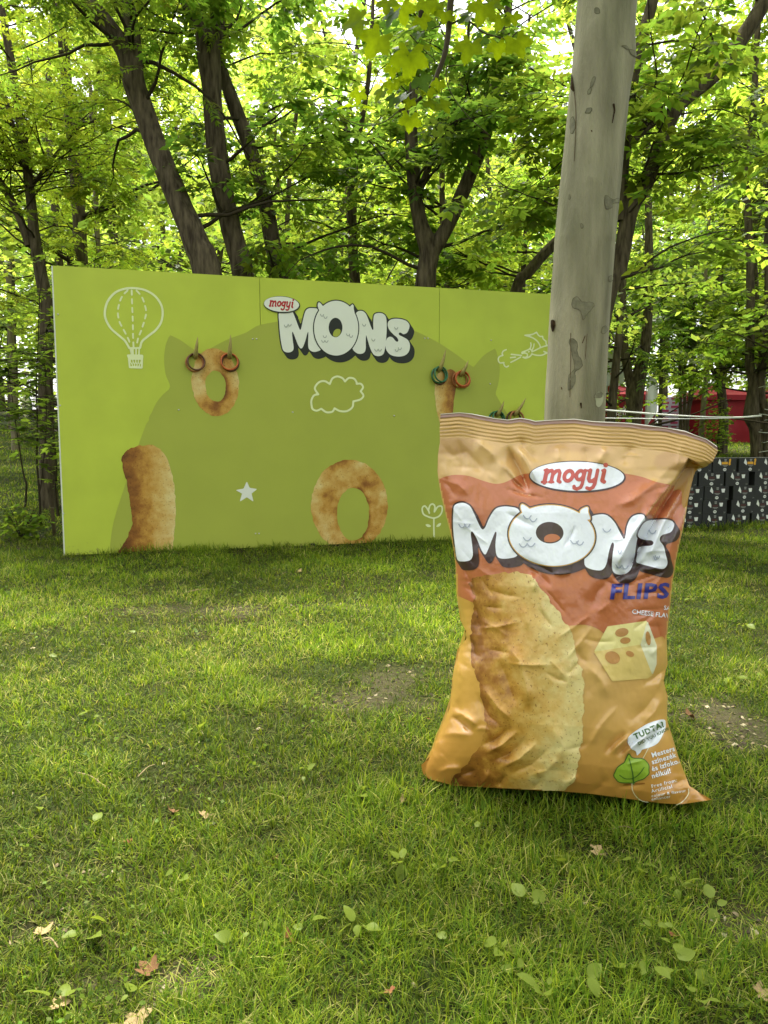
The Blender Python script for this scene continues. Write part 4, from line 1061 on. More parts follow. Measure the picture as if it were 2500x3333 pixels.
l.new(src, mxn.inputs[6]); l.new(rp.outputs[0], mxn.inputs[7]); l.new(mxn.outputs[2], bsn.inputs['Base Color'])
zz = np.concatenate([np.linspace(-0.05, 4.4, 190), np.linspace(4.45, 7.5, 30)]); tt = np.linspace(-math.pi, math.pi, 73)[:-1]
T, Z = np.meshgrid(tt, zz)
v = pl_pt(T, Z)
nT = len(tt); i = np.arange(len(zz)-1)[:, None]; j = np.arange(nT)[None]
q = np.stack([i*nT+j, i*nT+(j+1) % nT, (i+1)*nT+(j+1) % nT, (i+1)*nT+j], -1).reshape(-1, 4)
obj('trunk', new_mesh('trunk', local(plane_tree, v), quads=q), m, plane_tree)
m_patch = mat('bark_patch_olive', srgb('#7b7861'), 0.85, 0.25, 30, 0.2, bump=0.2, bscale=90)
m_patch2 = mat('bark_patch_pale', srgb('#a7a88a'), 0.75, 0.1, 20, 0.2, bump=0.15, bscale=90)
m_rimb = mat('bark_patch_rim', srgb('#6a6550'), 0.9, 0.2, 40, 0.1)
m_scar = mat('bark_scar', srgb('#3a2c1c'), 0.9, 0.4, 30, 0.1, bump=0.6, bscale=60)
m_crack = mat('bark_crack', srgb('#5a4630'), 0.9, 0.2, 30, 0.1)
zP = lambda p: np.stack([1700 + 0.588*np.asarray(p, float)[:, 0], 0.588*np.asarray(p, float)[:, 1]], -1)
zQ = lambda p: np.stack([1850 + 0.3918*np.asarray(p, float)[:, 0], 1100 + 0.3918*np.asarray(p, float)[:, 1]], -1)
def barkprint(name, sd, off, m, cell=3.0):
    v, f = fill(sd, cell)
    th, z = pl_tz(v[:, 0], v[:, 1])
    return obj(name, new_mesh(name, local(plane_tree, pl_pt(th, z, off)), f), m, plane_tree)
for pts in ([(280,1660),(305,1648),(330,1675),(385,1678),(390,1700),(350,1745),(335,1770),(318,1720),(278,1700)], [(455,1090),(478,1100),(505,1112),(530,1100),(533,1122),(495,1130),(492,1155),(455,1155)], [(262,670),(278,662),(286,700),(276,745),(260,740)],
            [(260,1885),(285,1880),(302,1905),(300,1950),(325,2000),(325,2030),(290,2060),(285,2095),(262,2105),(262,2080),(288,2040),(285,2000),(272,1940)], [(438,1815),(455,1808),(465,1825),(445,1850),(432,1840)], [(385,440),(398,440),(385,480),(370,490)], [(362,505),(375,500),(370,525),(358,528)],
            [(355,610),(378,608),(370,630),(345,635)], [(405,2180),(430,2170),(440,2195),(420,2205),(395,2200)], [(395,60),(415,62),(418,85),(398,85)], [(470,1540),(490,1528),(500,1545),(478,1560)], [(545,265),(570,270),(590,320),(610,330),(600,300),(575,285)], [(322,1245),(332,1250),(330,1268),(322,1265)], [(255,1090),(262,1085),(265,1105),(256,1108)]):
    rim_ = barkprint('bark_patch', d_grow(rough_edge(d_blob(zP(pts), 4), 1.5, 0.12, 7), 1.9), 0.0008, m_rimb)
    v_, f_ = fill(rough_edge(d_blob(zP(pts), 4), 1.5, 0.12, 7), 3.0); th_, z_b = pl_tz(v_[:, 0], v_[:, 1]); obj('patch_face', new_mesh('patch_face', local(plane_tree, pl_pt(th_, z_b, 0.0022)), f_), m_patch, rim_)
for pts in ([(215,480),(235,450),(265,455),(285,490),(275,540),(250,575),(225,560),(220,520)], [(0,330),(20,300),(60,310),(50,390),(0,440)]):
    barkprint('bark_patch', d_blob(zQ(pts), 4), 0.0018, m_patch2 if pts[0][0] else m_patch)
for pts in ([(262,425),(275,420),(285,450),(292,500),(290,525),(270,500),(258,470)], [(170,1780),(188,1775),(192,1800),(180,1840),(172,1825)]):
    barkprint('bark_scar', d_blob(zP(pts), 4), 0.004, m_scar, 2.5)
for pts in ([(495,590),(500,625),(490,690)], [(100,545),(104,585)]):
    barkprint('bark_scar', d_line((zP if pts[0][0] > 300 else zQ)(pts), 3.0, 1.2), 0.003, m_scar, 2.0)
for pts, w in (([(268,1845),(268,2000),(264,2200)], 1.0), ([(355,1850),(350,1920),(345,1990)], 0.9), ([(330,1900),(345,1860)], 1.3), ([(290,525),(292,700),(285,900)], 1.0), ([(220,2145),(222,2155)], 1.6), ([(378,730),(380,735)], 2.0)):
    barkprint('bark_crack', d_line(spline(zP(pts), 4), w), 0.0022, m_crack, 1.8)
# the low leafy branch hanging into view, and the crown out of sight above
zV = lambda x, y: (1050 + 0.4521*x, 0.4521*y)
m_twig = mat('plane_twig', srgb('#4b4230'), 0.8, 0.2, 30, 0.2)
def tw(pts, r0, r1, n=7):
    p = np.array([at(*zV(x, y), Y) for x, y, Y in pts]); p = spline(p, 6)
    return tube_vq(p, np.linspace(r0, r1, len(p)), n)
crown_z = 6.2
b0 = pl_axis(4.9)[0]; head = at(*zV(930, -260), 3.95)
lead = spline(np.array([b0, b0*0.55 + head*0.45 + [0, 0, 0.28], head + [0.03, 0, 0.10], at(*zV(930, -60), 3.95), at(*zV(912, 150), 3.95), at(*zV(900, 280), 3.93), at(*zV(870, 420), 3.92), at(*zV(800, 590), 3.9), at(*zV(720, 690), 3.88), at(*zV(640, 760), 3.86), at(*zV(550, 800), 3.85)]), 6)
pl_branch = obj('branch', new_mesh('branch', local(plane_tree, tube_vq(lead, np.interp(np.linspace(0, 1, len(lead)), [0, 0.3, 1], [0.03, 0.017, 0.006]), 8)[0]), quads=tube_vq(lead, 0.01, 8)[1]), m_twig, plane_tree)
for pts, r in (([(930,170,3.95),(1010,140,3.93),(1080,170,3.9),(1150,230,3.88),(1240,260,3.86),(1340,280,3.84),(1400,230,3.83)], 0.0055), ([(905,290,3.93),(860,230,3.95),(845,190,3.96),(780,210,3.97),(700,230,3.98)], 0.004), ([(640,760,3.86),(560,730,3.84),(520,760,3.82)], 0.004),
               ([(640,690,3.87),(560,600,3.84),(600,480,3.82),(640,370,3.8)], 0.0035), ([(560,600,3.84),(480,360,3.8),(400,200,3.8),(310,130,3.8)], 0.003), ([(630,250,3.85),(720,350,3.87),(830,450,3.9)], 0.003), ([(895,480,3.9),(890,560,3.9),(930,680,3.9),(1050,840,3.92),(1200,970,3.95)], 0.0035), ([(550,800,3.85),(620,850,3.82)], 0.002), ([(900,480,3.9),(960,470,3.9),(1050,450,3.9),(1065,310,3.86)], 0.003), ([(560,790,3.85),(440,880,3.85),(300,905,3.85),(130,850,3.85)], 0.003)):
    v, q = tw(pts, r, r*0.5)
    obj('twig', new_mesh('twig', local(plane_tree, v), quads=q), m_twig, pl_branch)
# palmate leaves, each a piece of its own
def palmate(seed, lobes=5):
    r = np.random.default_rng(seed)
    pts = []
    angs = np.radians([-122, -62, 0, 62, 122]); lens = [0.62, 0.92, 1.0, 0.92, 0.62]
    for k in range(5):
        a, L = angs[k] + r.uniform(-.06, .06), lens[k] * r.uniform(0.93, 1.07)
        for da, f in ((-0.38, 0.70), (-0.30, 0.86), (-0.24, 0.80), (-0.15, 0.92), (-0.10, 0.88), (0, 1.04), (0.10, 0.88), (0.15, 0.92), (0.24, 0.80), (0.30, 0.86), (0.38, 0.70)):
            pts.append((a + da*(1.0 if k not in (0, 4) else 0.9), L*f))
        if k < 4: pts.append(((angs[k] + angs[k+1])/2, 0.56 if k in (0, 3) else 0.60))
    ang = np.array([p[0] for p in pts]); rad = np.array([p[1] for p in pts])
    out = np.stack([rad*np.sin(ang), rad*np.cos(ang)], -1)
    mid = out*0.5
    P = np.concatenate([[[0, -0.02]], mid, out])
    n = len(out)
    z = 0.10*np.abs(P[:, 0])**1.3 - 0.16*np.linalg.norm(P, axis=1)**2 + 0.04*np.sin(5*P[:, 0] + seed)
    V = np.stack([P[:, 0], P[:, 1], z], -1)
    F = [(0, 1+i, 1+i+1) for i in range(n-1)] + [(1+i, n+1+i, n+2+i, 2+i) for i in range(n-1)]
    # veins as a slightly raised pale rib
    return V*0.5, F
def leaf_mat(name, c, tc, tr, rough=0.42, var=0.15, scale=6.0, attr=None): return mat(name, c, rough, var, scale, 0.15, trans=tr, tcol=tc, attr=attr)
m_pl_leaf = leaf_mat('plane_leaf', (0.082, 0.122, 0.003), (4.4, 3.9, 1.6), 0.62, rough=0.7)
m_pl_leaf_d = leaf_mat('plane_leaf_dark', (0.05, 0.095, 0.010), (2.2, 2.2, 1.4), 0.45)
pl_me = []
for k in range(4):
    V, F = palmate(60 + k); me = new_mesh('leaf', V, F); me.materials.append(m_pl_leaf); pl_me.append(me)
pl_me_d = [me.copy() for me in pl_me]
for me in pl_me_d: me.materials.clear(); me.materials.append(m_pl_leaf_d)
from mathutils import Matrix
def face_mat(p, down, face, roll=0.0):
    """a leaf's y axis runs along 'down' (stem to tip), its z axis along 'face'"""
    y = Vector(down).normalized(); z = Vector(face); z = (z - y*z.dot(y)).normalized(); x = y.cross(z)
    return Matrix(((x.x, y.x, z.x, p[0]), (x.y, y.y, z.y, p[1]), (x.z, y.z, z.z, p[2]), (0, 0, 0, 1)))
inv_pl = Vector(plane_tree.location)
# zoom coordinates of the stem end, direction of the tip in the picture (degrees, 0 = down, + = right), size in zoom px, tilt, depth, dark?
PLV = [(275,140,-75,215,.2,3.8,0),(410,262,-35,225,.2,3.78,0),(630,385,0,250,.15,3.76,0),(590,352,-60,150,.5,3.8,1),(1065,312,-18,190,.1,3.84,0),(1262,315,5,150,.2,3.84,0),(1395,290,25,190,.3,3.8,0),(1160,40,-15,190,.2,3.8,0),(1190,20,70,190,.3,3.85,0),(630,848,-5,150,.1,3.8,0),(265,665,-10,110,.4,3.82,0),(430,655,-40,120,.5,3.83,0),(500,600,-20,110,.4,3.84,0),
       (570,40,10,170,.3,3.86,0),(470,5,-10,140,.3,3.85,0),(740,10,10,150,.3,3.88,0),(830,20,-30,120,.5,3.9,0),(880,90,-8,140,.4,3.9,0),(510,90,-30,150,.8,3.84,1),(640,210,-60,190,1.1,3.82,1),(710,130,20,120,.5,3.9,0),(760,150,10,110,.6,3.95,1),(700,240,-30,90,.8,3.95,1),(740,330,40,80,.6,3.9,0),(800,340,60,80,1.1,3.9,0),(840,590,-10,100,.4,3.86,0),(770,640,10,110,.3,3.86,0),(760,730,40,120,.9,3.84,0),
       (850,745,45,130,.3,3.84,0),(600,680,-50,150,.9,3.84,1),(630,720,-20,100,.7,3.84,0),(500,480,5,110,.4,3.8,0),(590,560,20,80,.4,3.8,0),(560,580,-30,80,.4,3.8,0),(310,765,70,130,1.1,3.84,0),(180,765,-80,130,1.2,3.84,0),(1150,270,-20,110,.5,3.88,1),(1050,110,-60,120,.5,3.9,1),(1290,130,-20,140,.5,3.86,0),(1370,110,10,120,.5,3.86,0),(1340,290,30,110,.9,3.84,0),(1450,200,80,90,1.0,3.84,0),(1000,60,-70,100,.7,3.9,1),(700,560,30,150,.4,3.8,1),(690,650,40,90,.8,3.84,0),(520,700,-30,110,.9,3.83,1)]
rl = np.random.default_rng(9)
for x, y, a, s, tilt, Y, dk in PLV:
    p = at(*zV(x, y), Y)
    size = s*0.4521/FPX*Y*1.4
    ar = R(a)
    down = np.array([math.sin(ar), 0.25*rl.uniform(-1, 1) - 0.3*tilt, -math.cos(ar)])
    face = np.array([0.25*rl.uniform(-1, 1), -1.0 + 0.75*tilt, 0.15 + 0.8*tilt])
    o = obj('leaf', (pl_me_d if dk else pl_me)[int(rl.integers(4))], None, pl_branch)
    M = face_mat(p - np.array(plane_tree.location), down, face)
    o.matrix_local = M @ Matrix.Scale(size, 4)

cr = np.random.default_rng(55)
top = pl_axis(6.2)[0]
ctubes, cc_ = [], []
for k in range(26):
    z0 = cr.uniform(4.7, 7.4); p0 = pl_axis(z0)[0]; az = cr.uniform(0, 2*math.pi); L = cr.uniform(1.4, 3.2)
    e = p0 + np.array([math.cos(az)*L, math.sin(az)*L, cr.uniform(0.3, 1.3)])
    ctubes.append(tube_vq(spline(np.array([p0, (p0+e)/2 + cr.normal(0, 0.15, 3), e]), 4), np.linspace(0.035, 0.008, 9), 5))
    for f in (0.4, 0.6, 0.8, 1.0): cc_.append(p0*(1-f) + e*f)
v, q = join_vq(ctubes); o = obj('boughs', new_mesh('boughs', local(plane_tree, v), quads=q), m_twig, plane_tree); o['kind'] = 'stuff'
cc_ = np.array(cc_); pk = cr.integers(len(cc_), size=2600)
PC = cc_[pk] + cr.normal(0, 0.42, (2600, 3))*np.array([1.1, 1.1, 0.6]); PC = PC[PC[:, 2] > 4.6]
az = cr.uniform(0, 2*math.pi, len(PC)); ax_ = np.stack([np.cos(az), np.sin(az), cr.uniform(-0.7, 0.1, len(PC))], -1); ax_ /= np.linalg.norm(ax_, axis=1)[:, None]
nn = np.stack([cr.normal(0, 0.5, len(PC)), cr.normal(0, 0.5, len(PC)), np.ones(len(PC))], -1); sd_ = np.cross(nn, ax_); sd_ /= np.linalg.norm(sd_, axis=1)[:, None]
s_l = 0.19*cr.uniform(0.7, 1.2, len(PC))[:, None]
V = np.stack([PC, PC + ax_*s_l*0.4 + sd_*s_l*0.5, PC + ax_*s_l, PC + ax_*s_l*0.4 - sd_*s_l*0.5], 1).reshape(-1, 3)
me = new_mesh('crown', local(plane_tree, V), quads=np.arange(len(V)).reshape(-1, 4), smooth=False)
o = obj('crown', me, m_pl_leaf, plane_tree); o['kind'] = 'stuff'

# ------------------------------------------------------------------ white line tied from the plane tree to the tree at the right
RT_Y = 15.0
m_rope = mat('white_cord', (0.68, 0.69, 0.62), 0.6, 0.08, 40)
a1, a2, bb_ = at(1963, 1334, PL_Y - 0.02), at(1963, 1361, PL_Y - 0.02), at(2478, 1351, RT_Y - 0.25)
def sag(a, b, s, n=16):
    t = np.linspace(0, 1, n)[:, None]
    p = a[None]*(1-t) + b[None]*t
    p[:, 2] -= s*4*t[:, 0]*(1-t[:, 0])
    return p
loop = np.concatenate([sag(a1, bb_, 0.03), sag(bb_ + [0.0, 0.02, -0.02], a2, 0.03)])
rope = obj('guy_line', new_mesh('guy_line', *[], **dict(verts=join_vq([tube_vq(sag(a1, bb_, 0.04), np.linspace(0.0042, 0.012, 16), 6), tube_vq(sag(a2, bb_ - [0, 0, 0.02], 0.02), np.linspace(0.0026, 0.008, 16), 6)])[0], quads=join_vq([tube_vq(sag(a1, bb_, 0.04), 0.01, 6), tube_vq(sag(a2, bb_, 0.02), 0.01, 6)])[1])), m_rope)
tag(rope, 'doubled white cord stretched from the plane trunk to the twin trunk on the right', 'cord')

# ------------------------------------------------------------------ stacked cartons
m_box = mat('black_carton', (0.020, 0.021, 0.019), 0.55, 0.2, 6, 0.35, bump=0.05, bscale=120)
m_bw = mat('carton_white_print', (0.7, 0.71, 0.66), 0.5, 0.05, 20); m_by = mat('carton_yellow_print', srgb('#d9a029'), 0.5, 0.08, 20); m_br = mat('carton_red_print', srgb('#45201c'), 0.5, 0.08, 20); m_bg = mat('carton_grey_print', (0.22, 0.22, 0.2), 0.5, 0.05, 20)
BW, BH, BDp = 0.368, 0.188, 0.25
def carton_mesh():
    b = 0.004
    bm_v, bm_f = box_vf(-BW/2, BW/2, 0, BDp, 0, BH - 0.003)
    # lid flaps: two thin leaves meeting along the top, a shadow gap between them
    l1 = box_vf(-BW/2 + 0.001, BW/2 - 0.001, 0.001, BDp/2 - 0.0012, BH - 0.003, BH); l2 = box_vf(-BW/2 + 0.001, BW/2 - 0.001, BDp/2 + 0.0012, BDp - 0.001, BH - 0.003, BH)
    return (bm_v, bm_f), l1, l2
(cbv, cbf), cl1, cl2 = carton_mesh()
me_cb = new_mesh('carton_body', cbv, cbf, smooth=False); me_cb.materials.append(m_box)
me_f1 = new_mesh('flap', *cl1, smooth=False); me_f1.materials.append(m_box)
me_f2 = new_mesh('flap', *cl2, smooth=False); me_f2.materials.append(m_box)
def cprint(name, sd, m, off=0.0012, cell=0.004):
    v, f = fill(sd, cell)         # coordinates: x from the left edge, y down from the top, as fractions of 0.372 x 0.188
    me = new_mesh(name, np.stack([v[:, 0] - BW/2, np.full(len(v), -off), BH - v[:, 1]], -1), f, smooth=False)
    me.materials.append(m)
    return me
cx = lambda p: [((x - 590)/395*BW, (y - 500)/205*BH) for x, y in p]
me_tri = [cprint('bag_mark', d_poly(cx([(697,505),(727,565),(727,610),(672,572)])), m_bw)]
me_cup = cprint('cup_mark', d_poly(cx([(858,537),(920,537),(912,592),(870,592)])), m_bw); me_cuptop = cprint('cup_lid_mark', d_poly(cx([(862,533),(885,520),(905,524),(916,533)])), m_br)
me_bars = [cprint('print_line', d_poly(cx(q_)), m_bg, cell=0.003) for q_ in ([(778,515),(818,515),(818,532),(778,532)], [(780,536),(815,536),(815,552),(780,552)], [(750,602),(840,602),(840,613),(750,613)], [(770,618),(822,618),(822,626),(770,626)])]
me_rb = cprint('red_print', d_poly(cx([(748,565),(838,565),(838,596),(748,596)])), m_br)
me_ov = cprint('oval_mark', d_ell(*cx([(790, 668)])[0], 0.0265, 0.0205), m_bw, cell=0.003)
me_ovt = cprint('oval_lettering', place_mogyi(*cx([(790, 668)])[0], 0.038), m_box, 0.0024, 0.0016)
tv, tf = text_vf('24', 0.03)
me_no = new_mesh('number_print', np.stack([tv[:, 0] + 0.135, np.full(len(tv), -0.0012), tv[:, 1] + 0.012], -1), tf, smooth=False); me_no.materials.append(m_bg)
me_gold = cprint('gold_lettering', d_or(d_poly(cx([(735,556),(838,556),(838,592),(735,592)]))), m_by)
me_pnut = cprint('yellow_mark', d_blob(cx([(860,515),(885,512),(890,540),(884,570),(886,595),(870,606),(852,598),(850,575),(858,550)]), 4), m_by)
# the stack bends away to the right: arc position by length s
g0 = ground(2195, 1722)
def arc(s):
    n = 40; ds = s / n; p = g0[:2].copy(); yw = 0
    for k in range(n):
        yw = R(7 + 9*((k+0.5)*ds)); p += ds*np.array([math.cos(yw), math.sin(yw)])
    return p, R(7 + 9*s)
sgrid = np.linspace(-0.6, 3.2, 160)
def s_of_px(x, z):
    xs_ = [project(np.array([*arc(s)[0], z]))[0] for s in sgrid]
    return float(np.interp(x, xs_, sgrid))
pxz = lambda x: 2150 + 0.211*x
ROWS = [[(-130, 0), (245, 0), (635, 0), (1015, 0), (1400, 0)], [(-150, 0), (245, 0), (645, 0), (1090, 0), (1400, 0)], [(-130, 0), (265, 0), (675, 0), (1115, 0), (1440, 0)], [(-220, 0), (165, 0), (590, 0), (1000, 0), (1450, 0)], [(20, 1), (400, 1), (800, 1), (1205, 1), (1525, 0)]]
rown = ['bottom row', 'second row up', 'middle row', 'second row from the top', 'top row']
coln = ['far-left carton, behind the bag edge', 'left carton beside the bag edge', 'second carton from the bag edge', 'third carton from the bag edge', 'carton cut by the picture edge']
zrow = 0.0
for r_, row in enumerate(ROWS):
    for c_, (x, gold_) in enumerate(row):
        zb_ = float(gz(g0[0], g0[1])) + r_*(BH + 0.0015) + 0.0
        s = s_of_px(pxz(x), zb_)
        p, yw = arc(s + BW/2)
        if project(np.array([*p, zb_]))[0] < 2150: continue
        t = thing('carton', f"black {'snack ' if gold_ else ''}carton with {'gold and white' if gold_ else 'white'} print, {coln[c_]}, {rown[r_]}", 'carton', (p[0], p[1], zb_), yw + R(rl.uniform(-1.5, 1.5)), 'black cartons stacked in a bending wall')
        o_ = local_off = rl.uniform(-0.006, 0.006)
        for nm, me in (('carton_body', me_cb), ('flap', me_f1), ('flap', me_f2), ('bag_mark', me_tri[0]), *[('print_line', b_) for b_ in me_bars], ('oval_mark', me_ov), ('oval_lettering', me_ovt), ('number_print', me_no)) + ((('gold_lettering', me_gold), ('yellow_mark', me_pnut)) if gold_ else (('cup_mark', me_cup), ('cup_lid_mark', me_cuptop), ('red_print', me_rb))):
            obj(nm, me, None, t)

# ------------------------------------------------------------------ red tents, sponsor wall, flags in the wood
m_tent = mat('red_tent_cloth', srgb('#84111c'), 0.65, 0.12, 1.2, 0.25, bump=0.15, bscale=5)
m_tentw = mat('tent_white_print', (0.75, 0.74, 0.72), 0.6, 0.05, 10)
m_pole = mat('tent_pole', (0.35, 0.35, 0.33), 0.4, 0.1, 20, 0.5, metallic=0.6)
def tent(label, pxl, pxr, ytop, ypeak, ybot, Y, depth, text=None):
    a, b = at(pxl, ybot, Y), at(pxr, ybot, Y)
    zt = at(pxl, ytop, Y)[2]; zp = at(pxl, ypeak, Y + depth/2)[2]; z0 = min(a[2], float(gz((a[0]+b[0])/2, Y))) 
    w = b[0] - a[0]
    t = thing('tent', label, 'tent', ((a[0]+b[0])/2, Y, z0 - 0.05), R(6))
    H = zt - z0 + 0.05; P = zp - z0
    # front wall with soft folds
    nx, nz_ = 40, 14
    X, Zq = np.meshgrid(np.linspace(-w/2, w/2, nx), np.linspace(0, H, nz_))
    Yq = 0.05*np.sin(X*5 + 0.6*Zq) * (1 - Zq/H)**0.5 + 0.03*fbm(X*2, Zq*2, seed=71)
    v = np.stack([X, Yq, Zq], -1).reshape(-1, 3); i = np.arange(nz_-1)[:, None]; j = np.arange(nx-1)[None]
    q = np.stack([i*nx+j, i*nx+j+1, (i+1)*nx+j+1, (i+1)*nx+j], -1).reshape(-1, 4)
    obj('front_wall', new_mesh('front_wall', v, quads=q), m_tent, t)
    for sx in (-1, 1):
        vv = [(sx*w/2, 0.03, 0), (sx*w/2, depth, 0), (sx*w/2, depth, H), (sx*w/2, 0.03, H)]
        obj('side_wall', new_mesh('side_wall', vv, [(0, 1, 2, 3)], smooth=False), m_tent, t)
    e = 0.12; zb_ = H - 0.0
    vv = [(-w/2-e, -e, zb_), (w/2+e, -e, zb_), (w/2+e, depth+e, zb_), (-w/2-e, depth+e, zb_), (0, depth/2, P), (-w/2-e, -e, zb_-0.22), (w/2+e, -e, zb_-0.22), (w/2+e, depth+e, zb_-0.22), (-w/2-e, depth+e, zb_-0.22), (-w/4, depth/4-e/2, zb_ + (P-zb_)*0.42), (w/4, depth/4-e/2, zb_ + (P-zb_)*0.42)]
    obj('roof', new_mesh('roof', vv, [(0, 1, 10, 9), (9, 10, 4), (1, 2, 4, 10), (2, 3, 4), (3, 0, 9, 4), (0, 5, 6, 1), (1, 6, 7, 2), (3, 2, 7, 8), (0, 3, 8, 5)], smooth=False), m_tent, t)
    for sx in (-1, 1):
        v, q = tube_vq(np.array([(sx*(w/2-0.02), -0.05, 0), (sx*(w/2-0.02), -0.05, H)]), 0.025, 6)
        obj('pole', new_mesh('pole', v, quads=q), m_pole, t)
    if text:
        for body, px, py, size, bold, sl in text:
            p = at(px, py, Y - 0.12); tv, tf = text_vf(body, size, bold)
            lp = local(t, p)
            obj('tent_lettering', new_mesh('tent_lettering', np.stack([lp[0] + tv[:, 0] + sl*tv[:, 1], np.full(len(tv), lp[1]), lp[2] + tv[:, 1]], -1), tf, smooth=False), m_tentw, t)
    return t
tent('red tent with white lettering behind the plane tree', 1780, 2138, 1283, 1230, 1440, 31.0, 3.0, [('WorldClass', 1979, 1341, 0.30, 0.015, 0.2), ('#BEHEALTHY', 1979, 1354, 0.20, 0.0, 0)])
tent('plain red tent behind the stacked cartons', 2278, 2470, 1285, 1252, 1437, 31.5, 3.0)
tent('red tent cut by the right edge of the picture', 2486, 2760, 1288, 1240, 1440, 34.0, 3.0)
# sponsor wall: pale sheet with rows of small magenta marks
sw = thing('sponsor_wall', 'pale backdrop with rows of magenta marks between the two red tents', 'banner', (*at(2215, 1430, 32.5)[:2], float(gz(12, 32.5))), R(-4))
m_sw = mat('sponsor_sheet', srgb('#b8aec4'), 0.6, 0.06, 2); m_swm = mat('sponsor_mark', srgb('#a8355c'), 0.6, 0.1, 10)
wl_, wr_ = at(2148, 1430, 32.5)[0] - sw.location[0], at(2266, 1430, 32.5)[0] - sw.location[0]
hs = at(2200, 1292, 32.5)[2] - sw.location[2]
v, f = box_vf(wl_, wr_, 0, 0.05, 0, hs)
obj('sheet', new_mesh('sheet', v, f, smooth=False), m_sw, sw)
ncol = 4; cw = (wr_ - wl_) / ncol
vmark, fmark = box_vf(-0.15, 0.15, -0.012, -0.004, -0.045, 0.045); me_mk = new_mesh('printed_mark', vmark, fmark, smooth=False); me_mk.materials.append(m_swm)
vmark, fmark = box_vf(-0.11, 0.11, -0.012, -0.004, -0.03, 0.03); me_mk2 = new_mesh('printed_mark', vmark, fmark, smooth=False); me_mk2.materials.append(m_swm)
for c_ in range(ncol):
    for r_ in range(int(hs / 0.17)):
        o = obj('printed_mark', me_mk if (r_ + c_) % 2 else me_mk2, None, sw); o.location = (wl_ + (c_ + 0.5)*cw, -0.004, 0.12 + r_*0.17)
def flag(label, px, ytop, ybot, w, Y, colr, two, low=0.25):
    p = at(px, ybot, Y); top = at(px, ytop, Y)
    t = thing('feather_flag', label, 'flag', (p[0], p[1], float(gz(p[0], p[1]))))
    h = top[2] - t.location[2]
    v, q = tube_vq(np.array([(0, 0, 0), (0, 0, h*0.8), (0.1*w, 0, h*0.95), (0.45*w, 0, h)]), [0.02, 0.018, 0.012, 0.01], 6)
    obj('pole', new_mesh('pole', v, quads=q), m_pole, t)
    zz_ = np.linspace(low*h, h, 22); f_ = (zz_ - low*h)/((1-low)*h)
    wid = w*np.clip(np.minimum(1, f_*3 + 0.15), 0, 1)*np.sqrt(np.clip(1 - np.clip((f_-0.8)/0.2, 0, 1)**2, 0.02, 1))
    V = []
    for z, ww in zip(zz_, wid):
        for k in range(5): V.append((0.03 + ww*k/4 , 0.04*math.sin(k*1.3 + z*2), z))
    F = [(i*5+k, i*5+k+1, (i+1)*5+k+1, (i+1)*5+k) for i in range(21) for k in range(4)]
    obj('cloth', new_mesh('cloth', V, F), colr, t)
    if two:
        rr = np.random.default_rng(3)
        for k in range(7):
            z = h*rr.uniform(0.55, 0.93); x = w*rr.uniform(0.2, 0.7)
            v_, f_2 = fill(d_blob([(x + 0.13*math.cos(a)*rr.uniform(.5, 1), z + 0.16*math.sin(a)*rr.uniform(.5, 1)) for a in np.linspace(0, 6.0, 9)], 3), 0.03)
            obj('red_print', new_mesh('red_print', np.stack([v_[:, 0], np.full(len(v_), -0.05), v_[:, 1]], -1), f_2, smooth=False), m_flagr, t)
m_flag = mat('flag_white', (0.7, 0.7, 0.68), 0.6, 0.06, 3); m_flagr = mat('flag_red', srgb('#c43a2c'), 0.6, 0.1, 5)
flag('white and red feather flag beside the lettered red tent', 1960, 1130, 1440, 0.70, 28.0, m_flag, True, 0.52)
flag('plain white feather flag at the corner of the lettered tent', 2098, 1225, 1440, 0.42, 29.5, m_flag, False, 0.3)
# oval sign at the left edge of the wood
sg = ground(86, 1392)
sign = thing('oval_sign', 'cream oval sign with dark ornament on a post at the far left', 'sign', sg)
m_cream = mat('sign_cream', srgb('#d8d6a0'), 0.5, 0.08, 6); m_teal = mat('sign_edge', srgb('#4f7f63'), 0.5, 0.08, 6)
Ys = sg[1]; k_ = Ys / FPX
sc_ = at(84, 1322, Ys)
def ell_plate(rx, rz, y0, y1, n=28):
    th = np.linspace(0, 2*math.pi, n, endpoint=False)
    v = [(rx*math.cos(t), y0, rz*math.sin(t)) for t in th] + [(rx*math.cos(t), y1, rz*math.sin(t)) for t in th]
    return v, [tuple(range(n))[::-1], tuple(range(n, 2*n))] + [(i, (i+1) % n, n+(i+1) % n, n+i) for i in range(n)]
cz = sc_[2] - sg[2]; cxs = sc_[0] - sg[0]
V, F = ell_plate(13.5*k_, 36*k_, 0, 0.05); o = obj('plate', new_mesh('plate', V, F, smooth=False), m_cream, sign); o.location = (cxs, 0, cz)
V, F = ell_plate(14*k_, 36.5*k_, 0.052, 0.12); o = obj('rim', new_mesh('rim', V, F, smooth=False), m_teal, sign); o.location = (cxs + 0.03, 0, cz)
orn = d_or(d_line([(-0.5, 0.15), (0.0, 0.0), (0.5, 0.15)], 0.035), d_line([(-0.62, -0.2), (-0.35, 0.05), (-0.55, 0.25)], 0.04), d_line([(0.62, -0.2), (0.35, 0.05), (0.55, 0.25)], 0.04), d_cut(d_ell(0, -0.02, 0.16, 0.14), d_ell(0, -0.02, 0.09, 0.08)), d_line([(-0.2, -0.78), (0.2, -0.78), (0, -0.55), (-0.2, -0.78)], 0.05), d_line([(0, 0.2), (0, 0.45)], 0.04), d_line([(-0.3, 0.75), (0.0, 0.6), (0.3, 0.75)], 0.05))
vv, ff = fill(orn, 0.03)
o = obj('ornament', new_mesh('ornament', np.stack([vv[:, 0]*13*k_, np.full(len(vv), -0.003), -vv[:, 1]*34*k_], -1), ff, smooth=False), m_dark, sign); o.location = (cxs, 0, cz)
